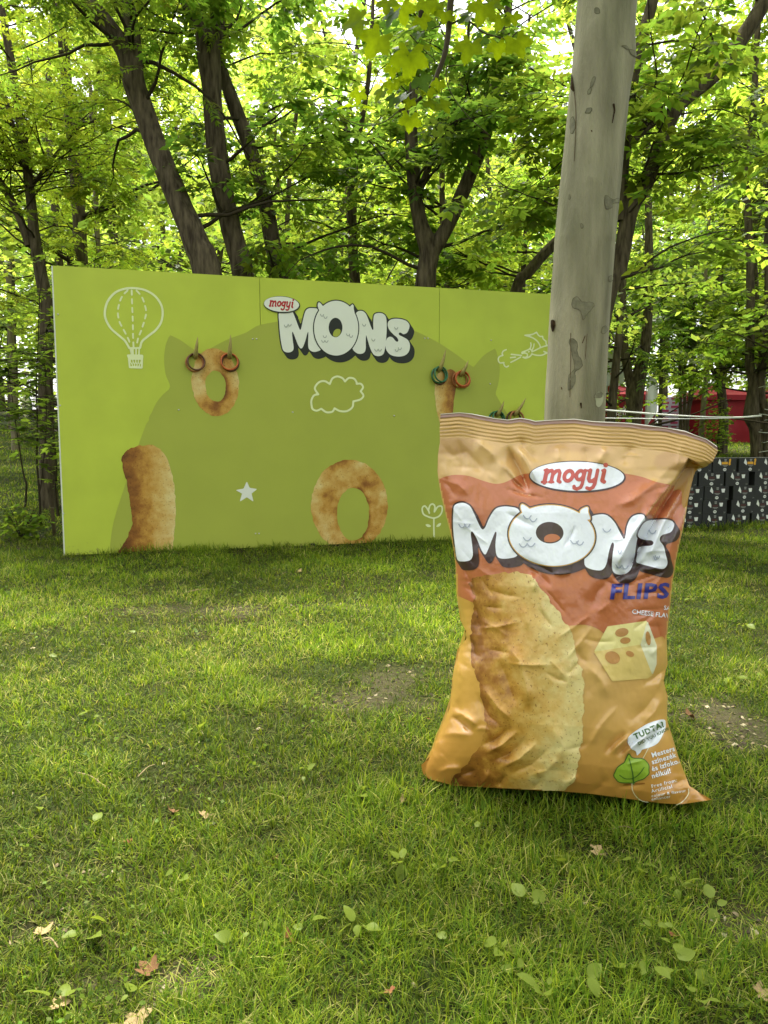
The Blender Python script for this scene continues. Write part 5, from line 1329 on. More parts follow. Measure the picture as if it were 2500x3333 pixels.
v, q = tube_vq(np.array([(cxs, 0.02, -0.1), (cxs, 0.02, cz - 33*k_)]), 0.025, 8)
obj('post', new_mesh('post', v, quads=q), m_black, sign)
# ------------------------------------------------------------------ the wood
m_bark = mat('rough_bark', srgb('#493f32'), 0.92, 0.45, 10, 0.12, bump=1.0, bscale=16, stretch=(2.2, 2.2, 0.45), col2=srgb('#6e634f'), detail=7)
m_barkp = mat('pale_bark', srgb('#7d735c'), 0.9, 0.25, 8, 0.15, bump=0.5, bscale=20, stretch=(2, 2, 0.5))
m_branch = mat('branch_bark', srgb('#3b3426'), 0.9, 0.25, 14, 0.15)
m_leaf = {'lime': leaf_mat('lime_leaf', (0.105, 0.142, 0.018), (3.8, 3.6, 2.4), 0.66, 0.5, 0.05, 2, 'tint'), 'mid': leaf_mat('mid_leaf', (0.080, 0.118, 0.018), (3.7, 3.5, 2.3), 0.64, 0.5, 0.05, 2, 'tint'), 'dark': leaf_mat('walnut_leaf', (0.058, 0.096, 0.017), (3.6, 3.5, 2.2), 0.62, 0.42, 0.05, 2, 'tint'), 'far': leaf_mat('far_leaf', (0.108, 0.146, 0.028), (4.0, 3.8, 3.0), 0.66, 0.55, 0.05, 2, 'tint')}
rt = np.random.default_rng(77)
def unit(v): return v / (np.linalg.norm(v, axis=-1, keepdims=True) + 1e-9)
def leaflets(base, axis, normal, length, width, sag_=0.12):
    """diamond leaflets: base points, axis and normal directions; returns verts (n*4,3) quads"""
    n = len(base)
    axis = unit(axis); side = unit(np.cross(normal, axis)); nr = np.cross(axis, side)
    L = np.broadcast_to(length, (n,))[:, None]; W = np.broadcast_to(width, (n,))[:, None]
    b = base; tip = base + axis*L - nr*L*sag_
    mid = base + axis*L*0.42
    l = mid + side*W*0.5 - nr*W*0.15; r = mid - side*W*0.5 - nr*W*0.15
    v = np.stack([b, l, tip, r], 1).reshape(-1, 3)
    return v, np.arange(n*4).reshape(n, 4)
def compound(p, d, K, L, ll, lw, rng):
    """pinnate leaves: attach points p, directions d; K pairs of leaflets on a stalk of length L"""
    n = len(p)
    d = unit(d); up = np.tile([0, 0, 1.0], (n, 1)) + rng.normal(0, 0.28, (n, 3)); up = unit(up - d*(up*d).sum(1, keepdims=True))
    side = np.cross(d, up)
    B, A, N, tint = [], [], [], []
    tn = np.clip(rng.normal(1.1, 0.26, n), 0.6, 1.8)
    yl = np.clip(rng.normal(1.0, 0.10, n), 0.8, 1.3)
    Ls = L*rng.uniform(0.75, 1.2, n)
    for k in range(K):
        f = 0.28 + 0.72*k/(K-1) if K > 1 else 0.5
        pos = p + d*(Ls*f)[:, None] - np.array([0, 0, 1.0])*(Ls*0.28*f*f)[:, None]
        for s in (-1, 1):
            B.append(pos); A.append(d*0.55 + s*side*0.85 - np.array([0, 0, 0.22]) + rng.normal(0, 0.12, (n, 3))); N.append(up + rng.normal(0, 0.22, (n, 3)))
            tint.append(np.stack([tn*yl, tn, tn*0.9], -1))
    B.append(p + d*Ls[:, None] - np.array([0, 0, 1.0])*(Ls*0.28)[:, None]); A.append(d - np.array([0, 0, 0.35])); N.append(up); tint.append(np.stack([tn*yl, tn, tn*0.9], -1))
    B, A, N, T = map(np.concatenate, (B, A, N, tint))
    m = len(B)
    sc = rng.uniform(0.8, 1.2, m)
    v, q = leaflets(B, A, N, ll*sc, lw*sc)
    return v, q, np.repeat(T, 4, 0)
def simple(p, size, asp, rng, flat=0.7):
    n = len(p)
    az = rng.uniform(0, 2*math.pi, n); ax = np.stack([np.cos(az), np.sin(az), rng.uniform(-0.6, 0.2, n)], -1)
    nr = np.stack([rng.normal(0, flat, n), rng.normal(0, flat, n), np.ones(n)], -1)
    tn = np.clip(rng.normal(1.1, 0.28, n), 0.6, 1.8); yl = np.clip(rng.normal(1, 0.1, n), 0.8, 1.3)
    s = size*rng.uniform(0.7, 1.3, n)
    v, q = leaflets(p, ax, nr, s, s*asp)
    return v, q, np.repeat(np.stack([tn*yl, tn, tn*0.9], -1), 4, 0)
def bark_tube(pts, rad, n=16, seed=0, amp=0.10):
    pts = np.asarray(pts, float)
    L = np.concatenate([[0], np.cumsum(np.linalg.norm(np.diff(pts, axis=0), axis=1))])
    m = max(6, int(L[-1] / 0.09))
    u = np.linspace(0, L[-1], m)
    P = np.stack([np.interp(u, L, pts[:, k]) for k in range(3)], -1); rr = np.interp(u, L, rad)
    wob = lambda th, i: 1 + amp*fbm(np.cos(th)*2.2 + seed, np.sin(th)*2.2, u[i]*1.2, seed=seed, octv=3) + 0.05*vnoise(np.cos(th)*5, np.sin(th)*5 + seed, u[i]*1.5, seed=seed+5)
    P = P + 0.010*np.stack([fbm(u*1.5, 3.3, seed=seed), fbm(u*1.5, 7.7, seed=seed+1), 0*u], -1)
    return tube_vq(P, rr, n, wob)
def grow(limbs, rng, nbr, zlo, zhi, blen=(1.0, 2.3), up=(0.0, 0.7), ntw=6, face=None):
    """side branches and twigs off limbs [(pts, radii)] -> tube list, leaf anchors, leaf directions"""
    tubes, AP, AD = [], [], []
    for pts, rad in limbs:
        pts = np.asarray(pts); sel = np.nonzero((pts[:, 2] > zlo) & (pts[:, 2] < zhi))[0]
        if len(sel) < 2: continue
        for _ in range(nbr):
            k = int(rng.choice(sel)); p0 = pts[k]; r0 = min(max(0.012, 0.22*rad[k]), 0.03)
            az = rng.uniform(0, 2*math.pi); el = rng.uniform(*up)
            d = np.array([math.cos(az)*math.cos(el), math.sin(az)*math.cos(el), math.sin(el)])
            L = rng.uniform(*blen); n = 8
            P = [p0]; dd = d.copy()
            for s in range(n):
                dd = unit(dd + rng.normal(0, 0.16, 3) + np.array([0, 0, 0.05 - 0.02*s])); P.append(P[-1] + dd*L/n)
            P = np.array(P); tubes.append(tube_vq(P, np.linspace(r0, 0.004, len(P)), 5))
            for t in range(ntw):
                j = int(rng.integers(3, n + 1)); q0 = P[j]
                a2 = rng.uniform(0, 2*math.pi); e = unit(dd*0.5 + np.array([math.cos(a2), math.sin(a2), rng.uniform(-0.35, 0.35)]))
                l2 = rng.uniform(0.25, 0.65); Q = np.array([q0, q0 + e*l2*0.5 + rng.normal(0, 0.02, 3), q0 + e*l2 - np.array([0, 0, 0.10*l2])])
                tubes.append(tube_vq(Q, np.array([0.005, 0.0035, 0.002]), 3))
                m = 5
                f = rng.uniform(0.25, 1.0, m)[:, None]
                AP.append(Q[0]*(1-f) + Q[2]*f); b = rng.uniform(0, 2*math.pi, m)
                AD.append(e[None]*0.6 + np.stack([np.cos(b), np.sin(b), rng.uniform(-0.35, 0.25, m)], -1))
    return tubes, (np.concatenate(AP) if AP else np.zeros((0, 3))), (np.concatenate(AD) if AD else np.zeros((0, 3)))
def put_crown(t, V, Q, T, m, name='crown'):
    me = new_mesh(name, V, quads=Q, smooth=False); add_colour(me, T)
    o = obj(name, me, m, t); o['kind'] = 'stuff'
    return o
def tree(name, label, limbs_px, Y, leafk, nbr, zlo, zhi, cfg, barkm=None, group=None, seed=1, fill_n=0, root=True, blen=(1.0, 2.3), nseg=16, ntw=6):
    """limbs_px: lists of (px, py, width_px[, dY]); the first limb runs down to the ground"""
    rng = np.random.default_rng(seed)
    limbs = []
    for li, L in enumerate(limbs_px):
        P = np.array([at(q[0], q[1], Y + (q[3] if len(q) > 3 else 0)) for q in L]); W = np.array([q[2]*0.5*Y/FPX for q in L])
        if li == 0 and root:
            g = P[0].copy(); d = unit(P[0] - P[1]); k = (P[0][2] - float(gz(P[0][0], P[0][1]))) / max(-d[2], 0.5)
            f = P[0] + np.array([d[0]*0.35, d[1]*0.35, d[2]])*k; f[2] = float(gz(f[0], f[1])) - 0.08
            mid_ = P[0]*0.5 + f*0.5
            P = np.concatenate([[f], [f + (mid_ - f)*0.12], [mid_], P]); W = np.concatenate([[W[0]*1.55], [W[0]*1.22], [W[0]*1.06], W])
        # carry the limb on above the picture
        if L[-1][1] <= 5 or (len(L[-1]) > 4):
            d = unit(P[-1] - P[-2])
            P = np.concatenate([P, [P[-1] + d*0.8 + [0, 0, 0.2], P[-1] + d*1.6 + [0, 0, 0.5], P[-1] + d*2.4 + [0, 0, 0.9]]]); W = np.concatenate([W, [W[-1]*0.85, W[-1]*0.65, W[-1]*0.4]])
        Pi = spline(P, 6); Wi = np.interp(np.linspace(0, 1, len(Pi)), np.linspace(0, 1, len(W)), W)
        limbs.append((Pi, Wi))
    base = limbs[0][0][0]
    t = thing(name, label, 'tree', (base[0], base[1], float(gz(base[0], base[1]))), 0, group)
    for li, (P, W) in enumerate(limbs):
        v, q = bark_tube(P, W, nseg if li == 0 else max(8, nseg - 4), seed*3 + li)
        nm = 'trunk' if li == 0 else 'limb'
        obj(nm, new_mesh(nm, local(t, v), quads=q), barkm or m_bark, t)
    tubes, AP, AD = grow(limbs, rng, nbr, zlo, zhi, blen=blen, ntw=ntw)
    if tubes:
        v, q = join_vq(tubes)
        o = obj('twigs', new_mesh('twigs', local(t, v), quads=q), m_branch, t); o['kind'] = 'stuff'
    if len(AP):
        K, L, ll, lw = cfg
        v, q, T = compound(AP, AD, K, L, ll, lw, rng)
        put_crown(t, local(t, v), q, T, m_leaf[leafk])
    return t
PIN = (6, 0.30, 0.085, 0.034); WAL = (3, 0.27, 0.140, 0.070); MAP = (2, 0.20, 0.11, 0.08)
GW = 'rough-barked trees standing just behind the display wall'
tree('leaning_tree', 'leaning dark trunk forking at the top, behind the left half of the wall', [[(672, 895, 92), (640, 800, 84), (585, 660, 74), (530, 530, 66), (480, 400, 62), (440, 270, 66), (425, 195, 70), (370, 110, 50), (300, 20, 44), (262, -30, 42)], [(432, 215, 56), (432, 130, 48), (420, 50, 44), (405, -20, 42)]], 9.9, 'mid', 16, 2.6, 9.0, PIN, seed=2, group=GW)
tree('forked_tree', 'upright dark trunk in the middle of the three behind the wall, forking near the top', [[(790, 895, 72), (768, 800, 64), (740, 690, 60), (715, 560, 58), (700, 430, 58), (690, 300, 60), (683, 200, 70), (678, 140, 72), (650, 80, 44), (612, 10, 42), (600, -30, 40)], [(690, 160, 50), (706, 90, 48), (714, 20, 46), (716, -30, 44)]], 10.4, 'dark', 12, 2.8, 9.0, WAL, seed=3, group=GW)
tree('slim_leaning_tree', 'slimmer trunk leaning left, rightmost of the three close together behind the wall', [[(908, 895, 56), (886, 780, 50), (862, 660, 48), (830, 540, 44), (795, 430, 42), (755, 320, 40), (730, 250, 34), (712, 150, 28), (700, 40, 24), (690, -20, 22)]], 10.9, 'mid', 13, 2.8, 8.5, WAL, seed=4, group=GW)
tree('slender_tree', 'slender straight trunk rising behind the lettering on the wall', [[(1156, 930, 36), (1150, 820, 34), (1146, 700, 32), (1150, 580, 30), (1160, 480, 24), (1180, 380, 18), (1200, 250, 14), (1210, 100, 12), (1215, -20, 10)]], 12.6, 'mid', 22, 2.6, 8.5, WAL, seed=5, group=GW)
tree('y_shaped_tree', 'Y-shaped trunk with two thick limbs behind the right half of the wall', [[(1388, 940, 62), (1392, 870, 60), (1396, 815, 66), (1370, 740, 48), (1352, 640, 42), (1345, 540, 42), (1340, 430, 40), (1345, 330, 30), (1360, 200, 24), (1370, 60, 20), (1372, -20, 18)], [(1402, 830, 54), (1445, 760, 46), (1490, 660, 44), (1535, 560, 44), (1572, 455, 42), (1598, 330, 40), (1625, 200, 30), (1650, 80, 24), (1660, -20, 22)], [(1362, 650, 20), (1390, 560, 18), (1430, 470, 17), (1480, 410, 15), (1500, 300, 13), (1520, 190, 11), (1530, 60, 9)]], 10.6, 'dark', 13, 2.4, 8.5, WAL, seed=6, group=GW)
tree('spreading_tree', 'dark trunk leaning far right from behind the plane tree', [[(1925, 1340, 60), (1938, 1180, 58), (1958, 1040, 56), (1990, 930, 54), (2017, 870, 50), (2050, 690, 48), (2100, 600, 46), (2140, 500, 42), (2175, 405, 44), (2217, 330, 46), (2335, 235, 44), (2420, 120, 46), (2500, -10, 44)], [(2022, 720, 34), (2032, 560, 34), (2050, 330, 36), (2085, 150, 34), (2130, -10, 32)], [(2040, 480, 24), (2100, 420, 22), (2160, 380, 20)]], 9.4, 'mid', 14, 3.0, 9.0, WAL, seed=7)
tree('edge_tree', 'grey trunk at the left end of the wall dividing into thin upright limbs', [[(150, 1300, 46), (150, 1150, 44), (152, 1000, 42), (132, 880, 38), (112, 760, 30), (96, 600, 28), (78, 470, 26), (60, 362, 25), (40, 220, 24), (15, 80, 22), (0, -10, 20)], [(95, 800, 24), (55, 690, 24), (5, 600, 24), (-60, 520, 22)], [(85, 560, 14), (50, 430, 13), (20, 330, 12), (-10, 250, 10)], [(98, 610, 12), (160, 530, 11), (230, 440, 9), (265, 360, 7)]], 11.6, 'lime', 16, 2.2, 9.0, PIN, seed=8)
tree('twin_trunk_tree', 'twin trunk wound with pale wire at the right edge, where the cord ends', [[(2462, 1520, 34), (2458, 1400, 32), (2446, 1350, 46), (2452, 1250, 30), (2440, 1180, 28), (2445, 1000, 26), (2440, 800, 24), (2430, 600, 22), (2450, 400, 20), (2460, 200, 18), (2470, -10, 16)], [(2496, 1540, 24), (2496, 1420, 24), (2492, 1340, 24), (2470, 1260, 24), (2490, 1150, 24), (2500, 1000, 22), (2498, 800, 20), (2510, 500, 18)]], RT_Y, 'mid', 22, 2.4, 9.5, WAL, seed=9)
# wire turns on the twin trunk
wv = []
for py, px, w in ((1262, 2478, 30), (1330, 2494, 26), (1352, 2480, 44), (1372, 2498, 26), (1404, 2488, 52), (1436, 2496, 26), (1470, 2484, 50)):
    c = at(px, py, RT_Y); r = w*0.56*RT_Y/FPX; th = np.linspace(0, 2*math.pi, 20)
    wv.append(tube_vq(np.stack([c[0] + r*np.cos(th), c[1] + r*np.sin(th), c[2] + 0.03*np.sin(th + px)], -1), 0.007, 4))
v, q = join_vq(wv)
o = obj('wire_turns', new_mesh('wire_turns', v, quads=q), m_rope); tag(o, 'pale wire wound round the twin trunk at the right edge', 'wire')
# bowed tree by the tents and others seen between plane tree and right edge
GR = 'trees in front of the red tents'
tree('stout_tree', 'stout short-boled tree in front of the lettered red tent', [[(2058, 1420, 52), (2062, 1340, 50), (2068, 1270, 56), (2085, 1200, 40), (2100, 1120, 34), (2110, 1000, 30), (2112, 850, 26), (2110, 650, 22), (2108, 450, 18)], [(2060, 1270, 34), (2040, 1190, 28), (2030, 1100, 26), (2025, 950, 22), (2020, 800, 18)]], 21.0, 'dark', 20, 3.0, 10.0, WAL, seed=10, group=GR, blen=(1.4, 3.0))
tree('bowed_tree', 'bowed tree with a flared foot on the grass before the plain red tent', [[(2352, 1448, 32), (2356, 1380, 30), (2350, 1290, 28), (2344, 1210, 26), (2350, 1120, 24), (2345, 980, 22), (2340, 800, 20), (2345, 600, 18), (2350, 400, 15)], [(2348, 1230, 16), (2390, 1170, 14), (2440, 1100, 12)], [(2346, 1250, 16), (2310, 1190, 14), (2260, 1130, 12), (2220, 1090, 10)]], 24.0, 'dark', 22, 3.0, 11.0, WAL, seed=12, group=GR, blen=(1.4, 3.2))
tree('thin_pole_tree', 'thin pale stem leaning beside the plain red tent', [[(2282, 1420, 18), (2290, 1320, 17), (2300, 1210, 16), (2300, 1050, 14), (2296, 900, 12), (2310, 700, 10), (2330, 500, 8)]], 23.0, 'mid', 16, 4.0, 10.0, PIN, barkm=m_barkp, seed=13, group=GR, nseg=10, blen=(1.2, 2.6))
for k, (x0, x1, w) in enumerate(((2216, 2212, 12), (2226, 2230, 10), (2236, 2250, 9), (2230, 2268, 9), (2148, 2152, 13), (2240, 2222, 8))):
    labs = ['leftmost dark stem of the clump before the pale backdrop', 'straight dark stem in the clump before the pale backdrop', 'dark stem leaning right in the clump before the pale backdrop', 'dark stem leaning farthest right before the pale backdrop', 'lone dark stem at the left side of the pale backdrop', 'thin dark stem leaning left in the clump before the pale backdrop']
    tree('slim_stem_tree', labs[k], [[(x0, 1432, w), (x0*0.6 + x1*0.4, 1330, w), (x1, 1200, w*0.9), (x1 + (x1-x0)*0.5, 1050, w*0.8), (x1 + (x1-x0)*0.8, 850, w*0.6)]], 25.0 + 0.25*k, 'dark', 9, 4.5, 10.0, WAL, seed=20+k, group='clump of dark stems before the pale backdrop', nseg=8, blen=(1.2, 2.6))
tree('pale_tree', 'pale smooth trunk standing on the bright grass at the far left', [[(50, 1402, 26), (46, 1320, 22), (40, 1200, 20), (34, 1050, 19), (28, 900, 17), (20, 780, 14), (10, 600, 11)], [(30, 920, 12), (5, 860, 10), (-30, 800, 8)]], 21.0, 'mid', 14, 4.0, 10.0, PIN, barkm=m_barkp, seed=14, nseg=12, blen=(1.2, 2.6))
tree('grey_tree', 'straight pale grey stem seen above the left part of the wall', [[(325, 880, 16), (318, 740, 15), (308, 560, 14), (298, 380, 13), (292, 200, 11), (300, 0, 9)]], 17.0, 'lime', 16, 3.4, 10.5, PIN, barkm=m_barkp, seed=15, nseg=10, blen=(1.2, 2.6))
tree('dark_slim_tree', 'thin dark leaning stem seen above the left part of the wall', [[(228, 870, 20), (245, 760, 19), (262, 690, 18), (282, 580, 16), (300, 430, 13), (318, 250, 11), (330, 60, 9)]], 14.5, 'lime', 18, 3.0, 10.0, PIN, seed=16, nseg=10, blen=(1.2, 2.4))
tree('slanting_tree', 'dark trunk slanting right just beside the plane tree', [[(1680, 945, 34), (1720, 890, 34), (1770, 830, 32), (1830, 770, 30), (1900, 690, 26), (1960, 600, 22), (2010, 480, 18)]], 12.2, 'mid', 14, 2.6, 8.0, WAL, seed=17, nseg=12)
tree('thin_far_tree', 'thin stem between the Y-shaped tree and the plane tree', [[(1700, 930, 18), (1710, 780, 17), (1720, 640, 16), (1722, 520, 14), (1712, 380, 12), (1718, 220, 10), (1725, 50, 8)]], 15.0, 'mid', 18, 2.6, 9.5, WAL, seed=18, nseg=10, blen=(1.2, 2.4))
tree('right_wood_tree', 'knotty trunk rising right of the cord, against bright leaves', [[(2478, 1150, 24), (2462, 1000, 26), (2450, 860, 28), (2450, 740, 34), (2475, 640, 40), (2505, 560, 36), (2540, 450, 30)], [(2448, 740, 20), (2440, 620, 18), (2438, 470, 16), (2450, 300, 14), (2452, 100, 12)]], 17.0, 'mid', 18, 3.0, 10.5, WAL, seed=19, root=True, nseg=12, blen=(1.2, 2.6))

# maple saplings by the left end of the wall: layered flat leaves
def maple_leaf_pts():
    a = np.radians([0, 22, 45, 62, 85, 115, 150, 180, 210, 245, 275, 298, 315, 338]); r = np.array([1.0, .55, .5, .95, .5, .75, .35, .25, .35, .75, .5, .95, .5, .55])
    return np.stack([r*np.sin(a), r*np.cos(a)], -1)
ML = maple_leaf_pts()
def maple_leaves(P, size, rng):
    n, m = len(P), len(ML)
    az = rng.uniform(0, 2*math.pi, n); s = size*rng.uniform(0.7, 1.25, n)*0.5
    x, y = ML[:, 0][None]*s[:, None], ML[:, 1][None]*s[:, None] + 0.6*s[:, None]
    X = x*np.cos(az)[:, None] - y*np.sin(az)[:, None]; Yy = x*np.sin(az)[:, None] + y*np.cos(az)[:, None]
    tx, ty = rng.normal(0, 0.22, n)[:, None], rng.normal(0, 0.22, n)[:, None]
    Zz = X*tx + Yy*ty - 0.8*(x*x + (y-0.6*s[:, None])**2)/s[:, None]*0.3
    out = P[:, None] + np.stack([X, Yy, Zz], -1)
    cen = P + np.stack([(-0.6*s*np.sin(az))*1.0, 0.6*s*np.cos(az), 0*s], -1)
    V = np.concatenate([cen[:, None], out], 1).reshape(-1, 3)
    b = (np.arange(n)*(m+1))[:, None, None]
    k = np.arange(m)
    tri = np.stack([0*k, 1+k, 1+(k+1) % m], -1)[None] + b
    tn = np.clip(rng.normal(1.0, 0.22, n), 0.5, 1.6)
    return V, tri.reshape(-1, 3), np.repeat(np.stack([tn, tn, tn*0.9], -1), m+1, 0)
def sapling(label, stems, Y, nleaf, size, zlo, spread, seed, leafm='mid'):
    rng = np.random.default_rng(seed)
    S = [spline(np.array([at(x, y, Y + dy) for x, y, dy in s]), 6) for s in stems]
    base = S[0][0]
    t = thing('maple_sapling', label, 'sapling', (base[0], base[1], float(gz(base[0], base[1]))))
    for i, s in enumerate(S):
        v, q = tube_vq(s, np.linspace(0.017 if i == 0 else 0.010, 0.004, len(s)), 6); nm = 'trunk' if i == 0 else 'stem'
        obj(nm, new_mesh(nm, local(t, v), quads=q), m_branch, t)
    pts, tubes = [], []
    for k in range(nleaf // 7):
        s = S[int(rng.integers(len(S)))]; z = s[:, 2] - t.location[2]
        ok = np.nonzero(z > zlo)[0]
        if not len(ok): continue
        p0 = s[int(rng.choice(ok))]; az = rng.uniform(0, 2*math.pi); L = rng.uniform(0.15, spread)
        p1 = p0 + np.array([math.cos(az)*L, math.sin(az)*L, rng.uniform(-0.02, 0.12)])
        tubes.append(tube_vq(np.array([p0, (p0+p1)/2 + [0, 0, 0.03], p1]), np.array([0.004, 0.003, 0.0015]), 4))
        f = rng.uniform(0.35, 1.1, 7)[:, None]
        pts.append(p0*(1-f) + p1*f + rng.normal(0, 0.05, (7, 3))*np.array([1, 1, 0.35]))
    v, q = join_vq(tubes); o = obj('twigs', new_mesh('twigs', local(t, v), quads=q), m_branch, t); o['kind'] = 'stuff'
    V, T, C = maple_leaves(np.concatenate(pts), size, rng)
    me = new_mesh('crown', local(t, V), tris=T, smooth=False); add_colour(me, C)
    o = obj('crown', me, m_leaf[leafm], t); o['kind'] = 'stuff'
sapling('two-stemmed maple sapling beside the left edge of the wall', [[(133, 1720, 0), (128, 1600, 0), (120, 1500, 0), (122, 1380, 0), (118, 1250, 0), (125, 1100, 0), (130, 950, 0), (150, 830, 0)], [(130, 1600, 0), (140, 1520, 0), (150, 1380, 0), (148, 1230, 0), (142, 1120, 0)]], 9.2, 420, 0.15, 1.0, 0.75, 31)
sapling('short maple sapling close against the wall at its left edge', [[(190, 1680, 0), (180, 1600, 0), (184, 1530, 0), (178, 1440, 0), (170, 1350, 0)]], 8.6, 150, 0.14, 0.6, 0.45, 32)
sapling('thin maple sapling growing left of the two-stemmed one', [[(82, 1660, 0), (86, 1580, 0), (76, 1540, 0), (60, 1440, 0), (40, 1300, 0), (20, 1150, 0)]], 10.0, 330, 0.14, 1.1, 0.8, 33, 'dark')
# a low leafy shrub at the left
def shrub(label, px, py, Y, rx, rz, n, size, seed, m='mid'):
    rng = np.random.default_rng(seed)
    g = at(px, py, Y); g[2] = float(gz(g[0], g[1]))
    t = thing('shrub', label, 'shrub', g)
    stems = []
    for k in range(9):
        a = rng.uniform(0, 2*math.pi); e = np.array([math.cos(a)*rx*0.6, math.sin(a)*rx*0.6, rz*rng.uniform(0.6, 1.0)])
        stems.append(tube_vq(np.array([[0, 0, -0.02], e*0.5 + [0, 0, 0.1*rz], e]), np.array([0.008, 0.006, 0.003]), 5))
    v, q = join_vq(stems); o = obj('stems', new_mesh('stems', v, quads=q), m_branch, t); o['kind'] = 'stuff'
    P = rng.normal(0, 1, (n, 3)); P = unit(P)*rng.uniform(0.35, 1, (n, 1))*np.array([rx, rx, rz*0.6]) + np.array([0, 0, rz*0.55])
    P[:, 2] = np.maximum(P[:, 2], 0.03)
    V, Q, T = simple(P, size, 0.6, rng, 0.6)
    put_crown(t, V, Q, T, m_leaf[m], 'foliage')
shrub('low leafy shrub at the left end of the wall', 70, 1722, 9.0, 0.34, 0.42, 320, 0.085, 41)
shrub('leafy undergrowth bush in front of the plain red tent', 2330, 1440, 22.6, 0.55, 1.7, 380, 0.15, 42, 'mid')
shrub('bushy young growth beside the plane trunk before the lettered tent', 1996, 1400, 16.0, 0.4, 1.9, 300, 0.14, 43, 'mid')

# deeper trees: a few trunk-and-crown patterns repeated through the wood
def far_pattern(seed, H, R_, r0, nleaf, size, leafm, z0):
    rng = np.random.default_rng(seed)
    pts = np.array([[0, 0, -0.1], [0.03, 0, 0.6], [rng.normal(0, .12), rng.normal(0, .1), H*0.35], [rng.normal(0, .25), rng.normal(0, .2), H*0.65], [rng.normal(0, .4), rng.normal(0, .3), H*0.95]])
    trunk = spline(pts, 5); rad = np.linspace(r0, r0*0.3, len(trunk))
    v, q = bark_tube(trunk, rad, 9, seed)
    me_t = new_mesh('trunk', v, quads=q); me_t.materials.append(m_bark)
    tubes, cl = [], []
    for k in range(26):
        j = int(rng.integers(len(trunk)//4, len(trunk))); p0 = trunk[j]; az = rng.uniform(0, 2*math.pi); L = R_*rng.uniform(0.4, 1.0)*(1.15 - 0.5*j/len(trunk))
        e = p0 + np.array([math.cos(az)*L, math.sin(az)*L, rng.uniform(-0.1, 0.6)*L])
        mid = (p0+e)/2 + rng.normal(0, 0.12, 3)
        tubes.append(tube_vq(spline(np.array([p0, mid, e]), 4), np.linspace(max(0.012, rad[j]*0.35), 0.006, 9), 4))
        for f in (0.45, 0.65, 0.85, 1.0): cl.append((p0*(1-f) + e*f, 0.35 + 0.35*rng.random()))
        # sprays hanging lower down
    v, q = join_vq(tubes)
    me_b = new_mesh('twigs', v, quads=q); me_b.materials.append(m_branch)
    C = np.array([c for c, r in cl]); Rr = np.array([r for c, r in cl])
    pick = rng.integers(len(C), size=nleaf)
    P = C[pick] + rng.normal(0, 0.5, (nleaf, 3))*Rr[pick][:, None]*np.array([1.25, 1.25, 0.6])
    P = P[P[:, 2] > z0]
    V, Q, T = simple(P, size, 0.55, rng, 0.55)
    me_c = new_mesh('crown', V, quads=Q, smooth=False); add_colour(me_c, T); me_c.materials.append(m_leaf[leafm])
    return me_t, me_b, me_c
PAT = [far_pattern(101, 9.0, 2.6, 0.11, 4600, 0.15, 'lime', 2.6), far_pattern(102, 10.5, 2.8, 0.13, 4900, 0.16, 'mid', 2.8), far_pattern(103, 8.5, 2.9, 0.10, 4600, 0.15, 'far', 2.5), far_pattern(104, 11.0, 3.2, 0.15, 5200, 0.17, 'far', 2.6)]
PATF = [far_pattern(111, 13, 4.2, 0.17, 6800, 0.28, 'far', 2.6), far_pattern(112, 15, 4.6, 0.20, 7000, 0.30, 'lime', 2.8), far_pattern(113, 12, 4.4, 0.16, 6800, 0.28, 'far', 2.4)]
def landmark(x, y):
    px = float(project(np.array([x, y, 5.0]))[0])
    for lim, s in ((0, 'beyond the left picture edge'), (110, 'at the left picture edge'), (250, 'over the left end of the wall'), (480, 'above the balloon drawing'), (660, 'left of the leaning trunk'), (800, 'behind the forked trunk'), (980, 'right of the three close trunks'), (1200, 'above the white lettering'), (1340, 'left of the Y-shaped tree'), (1480, 'behind the Y-shaped tree'), (1640, 'right of the Y-shaped tree'), (1800, 'left of the plane trunk'), (1990, 'behind the plane trunk'), (2150, 'above the lettered tent'), (2280, 'above the pale backdrop'), (2400, 'above the plain red tent'), (2520, 'by the right picture edge')):
        if px < lim: return s
    return 'beyond the right picture edge'
def plant_far(pats, name, label, grp, spots, seed, big=1.0):
    rng = np.random.default_rng(seed)
    for k, (x, y) in enumerate(spots):
        pt = pats[int(rng.integers(len(pats)))]
        t = thing(name, f'{label(y)} {landmark(x, y)}', 'tree', (x, y, float(gz(x, y))), rng.uniform(0, 2*math.pi), grp)
        s = rng.uniform(0.85, 1.2)*big
        for nm, me in zip(('trunk', 'twigs', 'crown'), pt):
            o = obj(nm, me, None, t); o.scale = (s, s, s*rng.uniform(0.95, 1.1))
            if nm != 'trunk': o['kind'] = 'stuff'
mid_spots = [(-7.2, 17.5), (-5.6, 14.2), (-4.0, 18.5), (-2.2, 15.6), (-0.6, 18.0), (1.2, 14.8), (2.6, 17.8), (4.6, 15.5), (-6.1, 23.0), (-3.2, 22.4), (-1.4, 25.5), (1.0, 22.0), (3.4, 24.0), (5.2, 21.5), (11.5, 22.0), (-11.5, 19.0), (12.5, 16.5), (12.9, 11.2), (15.0, 14.2), (16.5, 20.5), (15.5, 26.0), (8.2, 12.6), (-9.8, 11.2), (7.2, 27.0)]
plant_far(PAT, 'woodland_tree', lambda y: 'slim leafy tree in the nearer wood' if y < 16.8 else 'slim leafy tree in the middle of the wood' if y < 20.5 else 'slim leafy tree deeper in the wood', 'slim trees in the wood behind the wall', mid_spots, 201, 1.12)
rf = np.random.default_rng(6)
far_spots = []
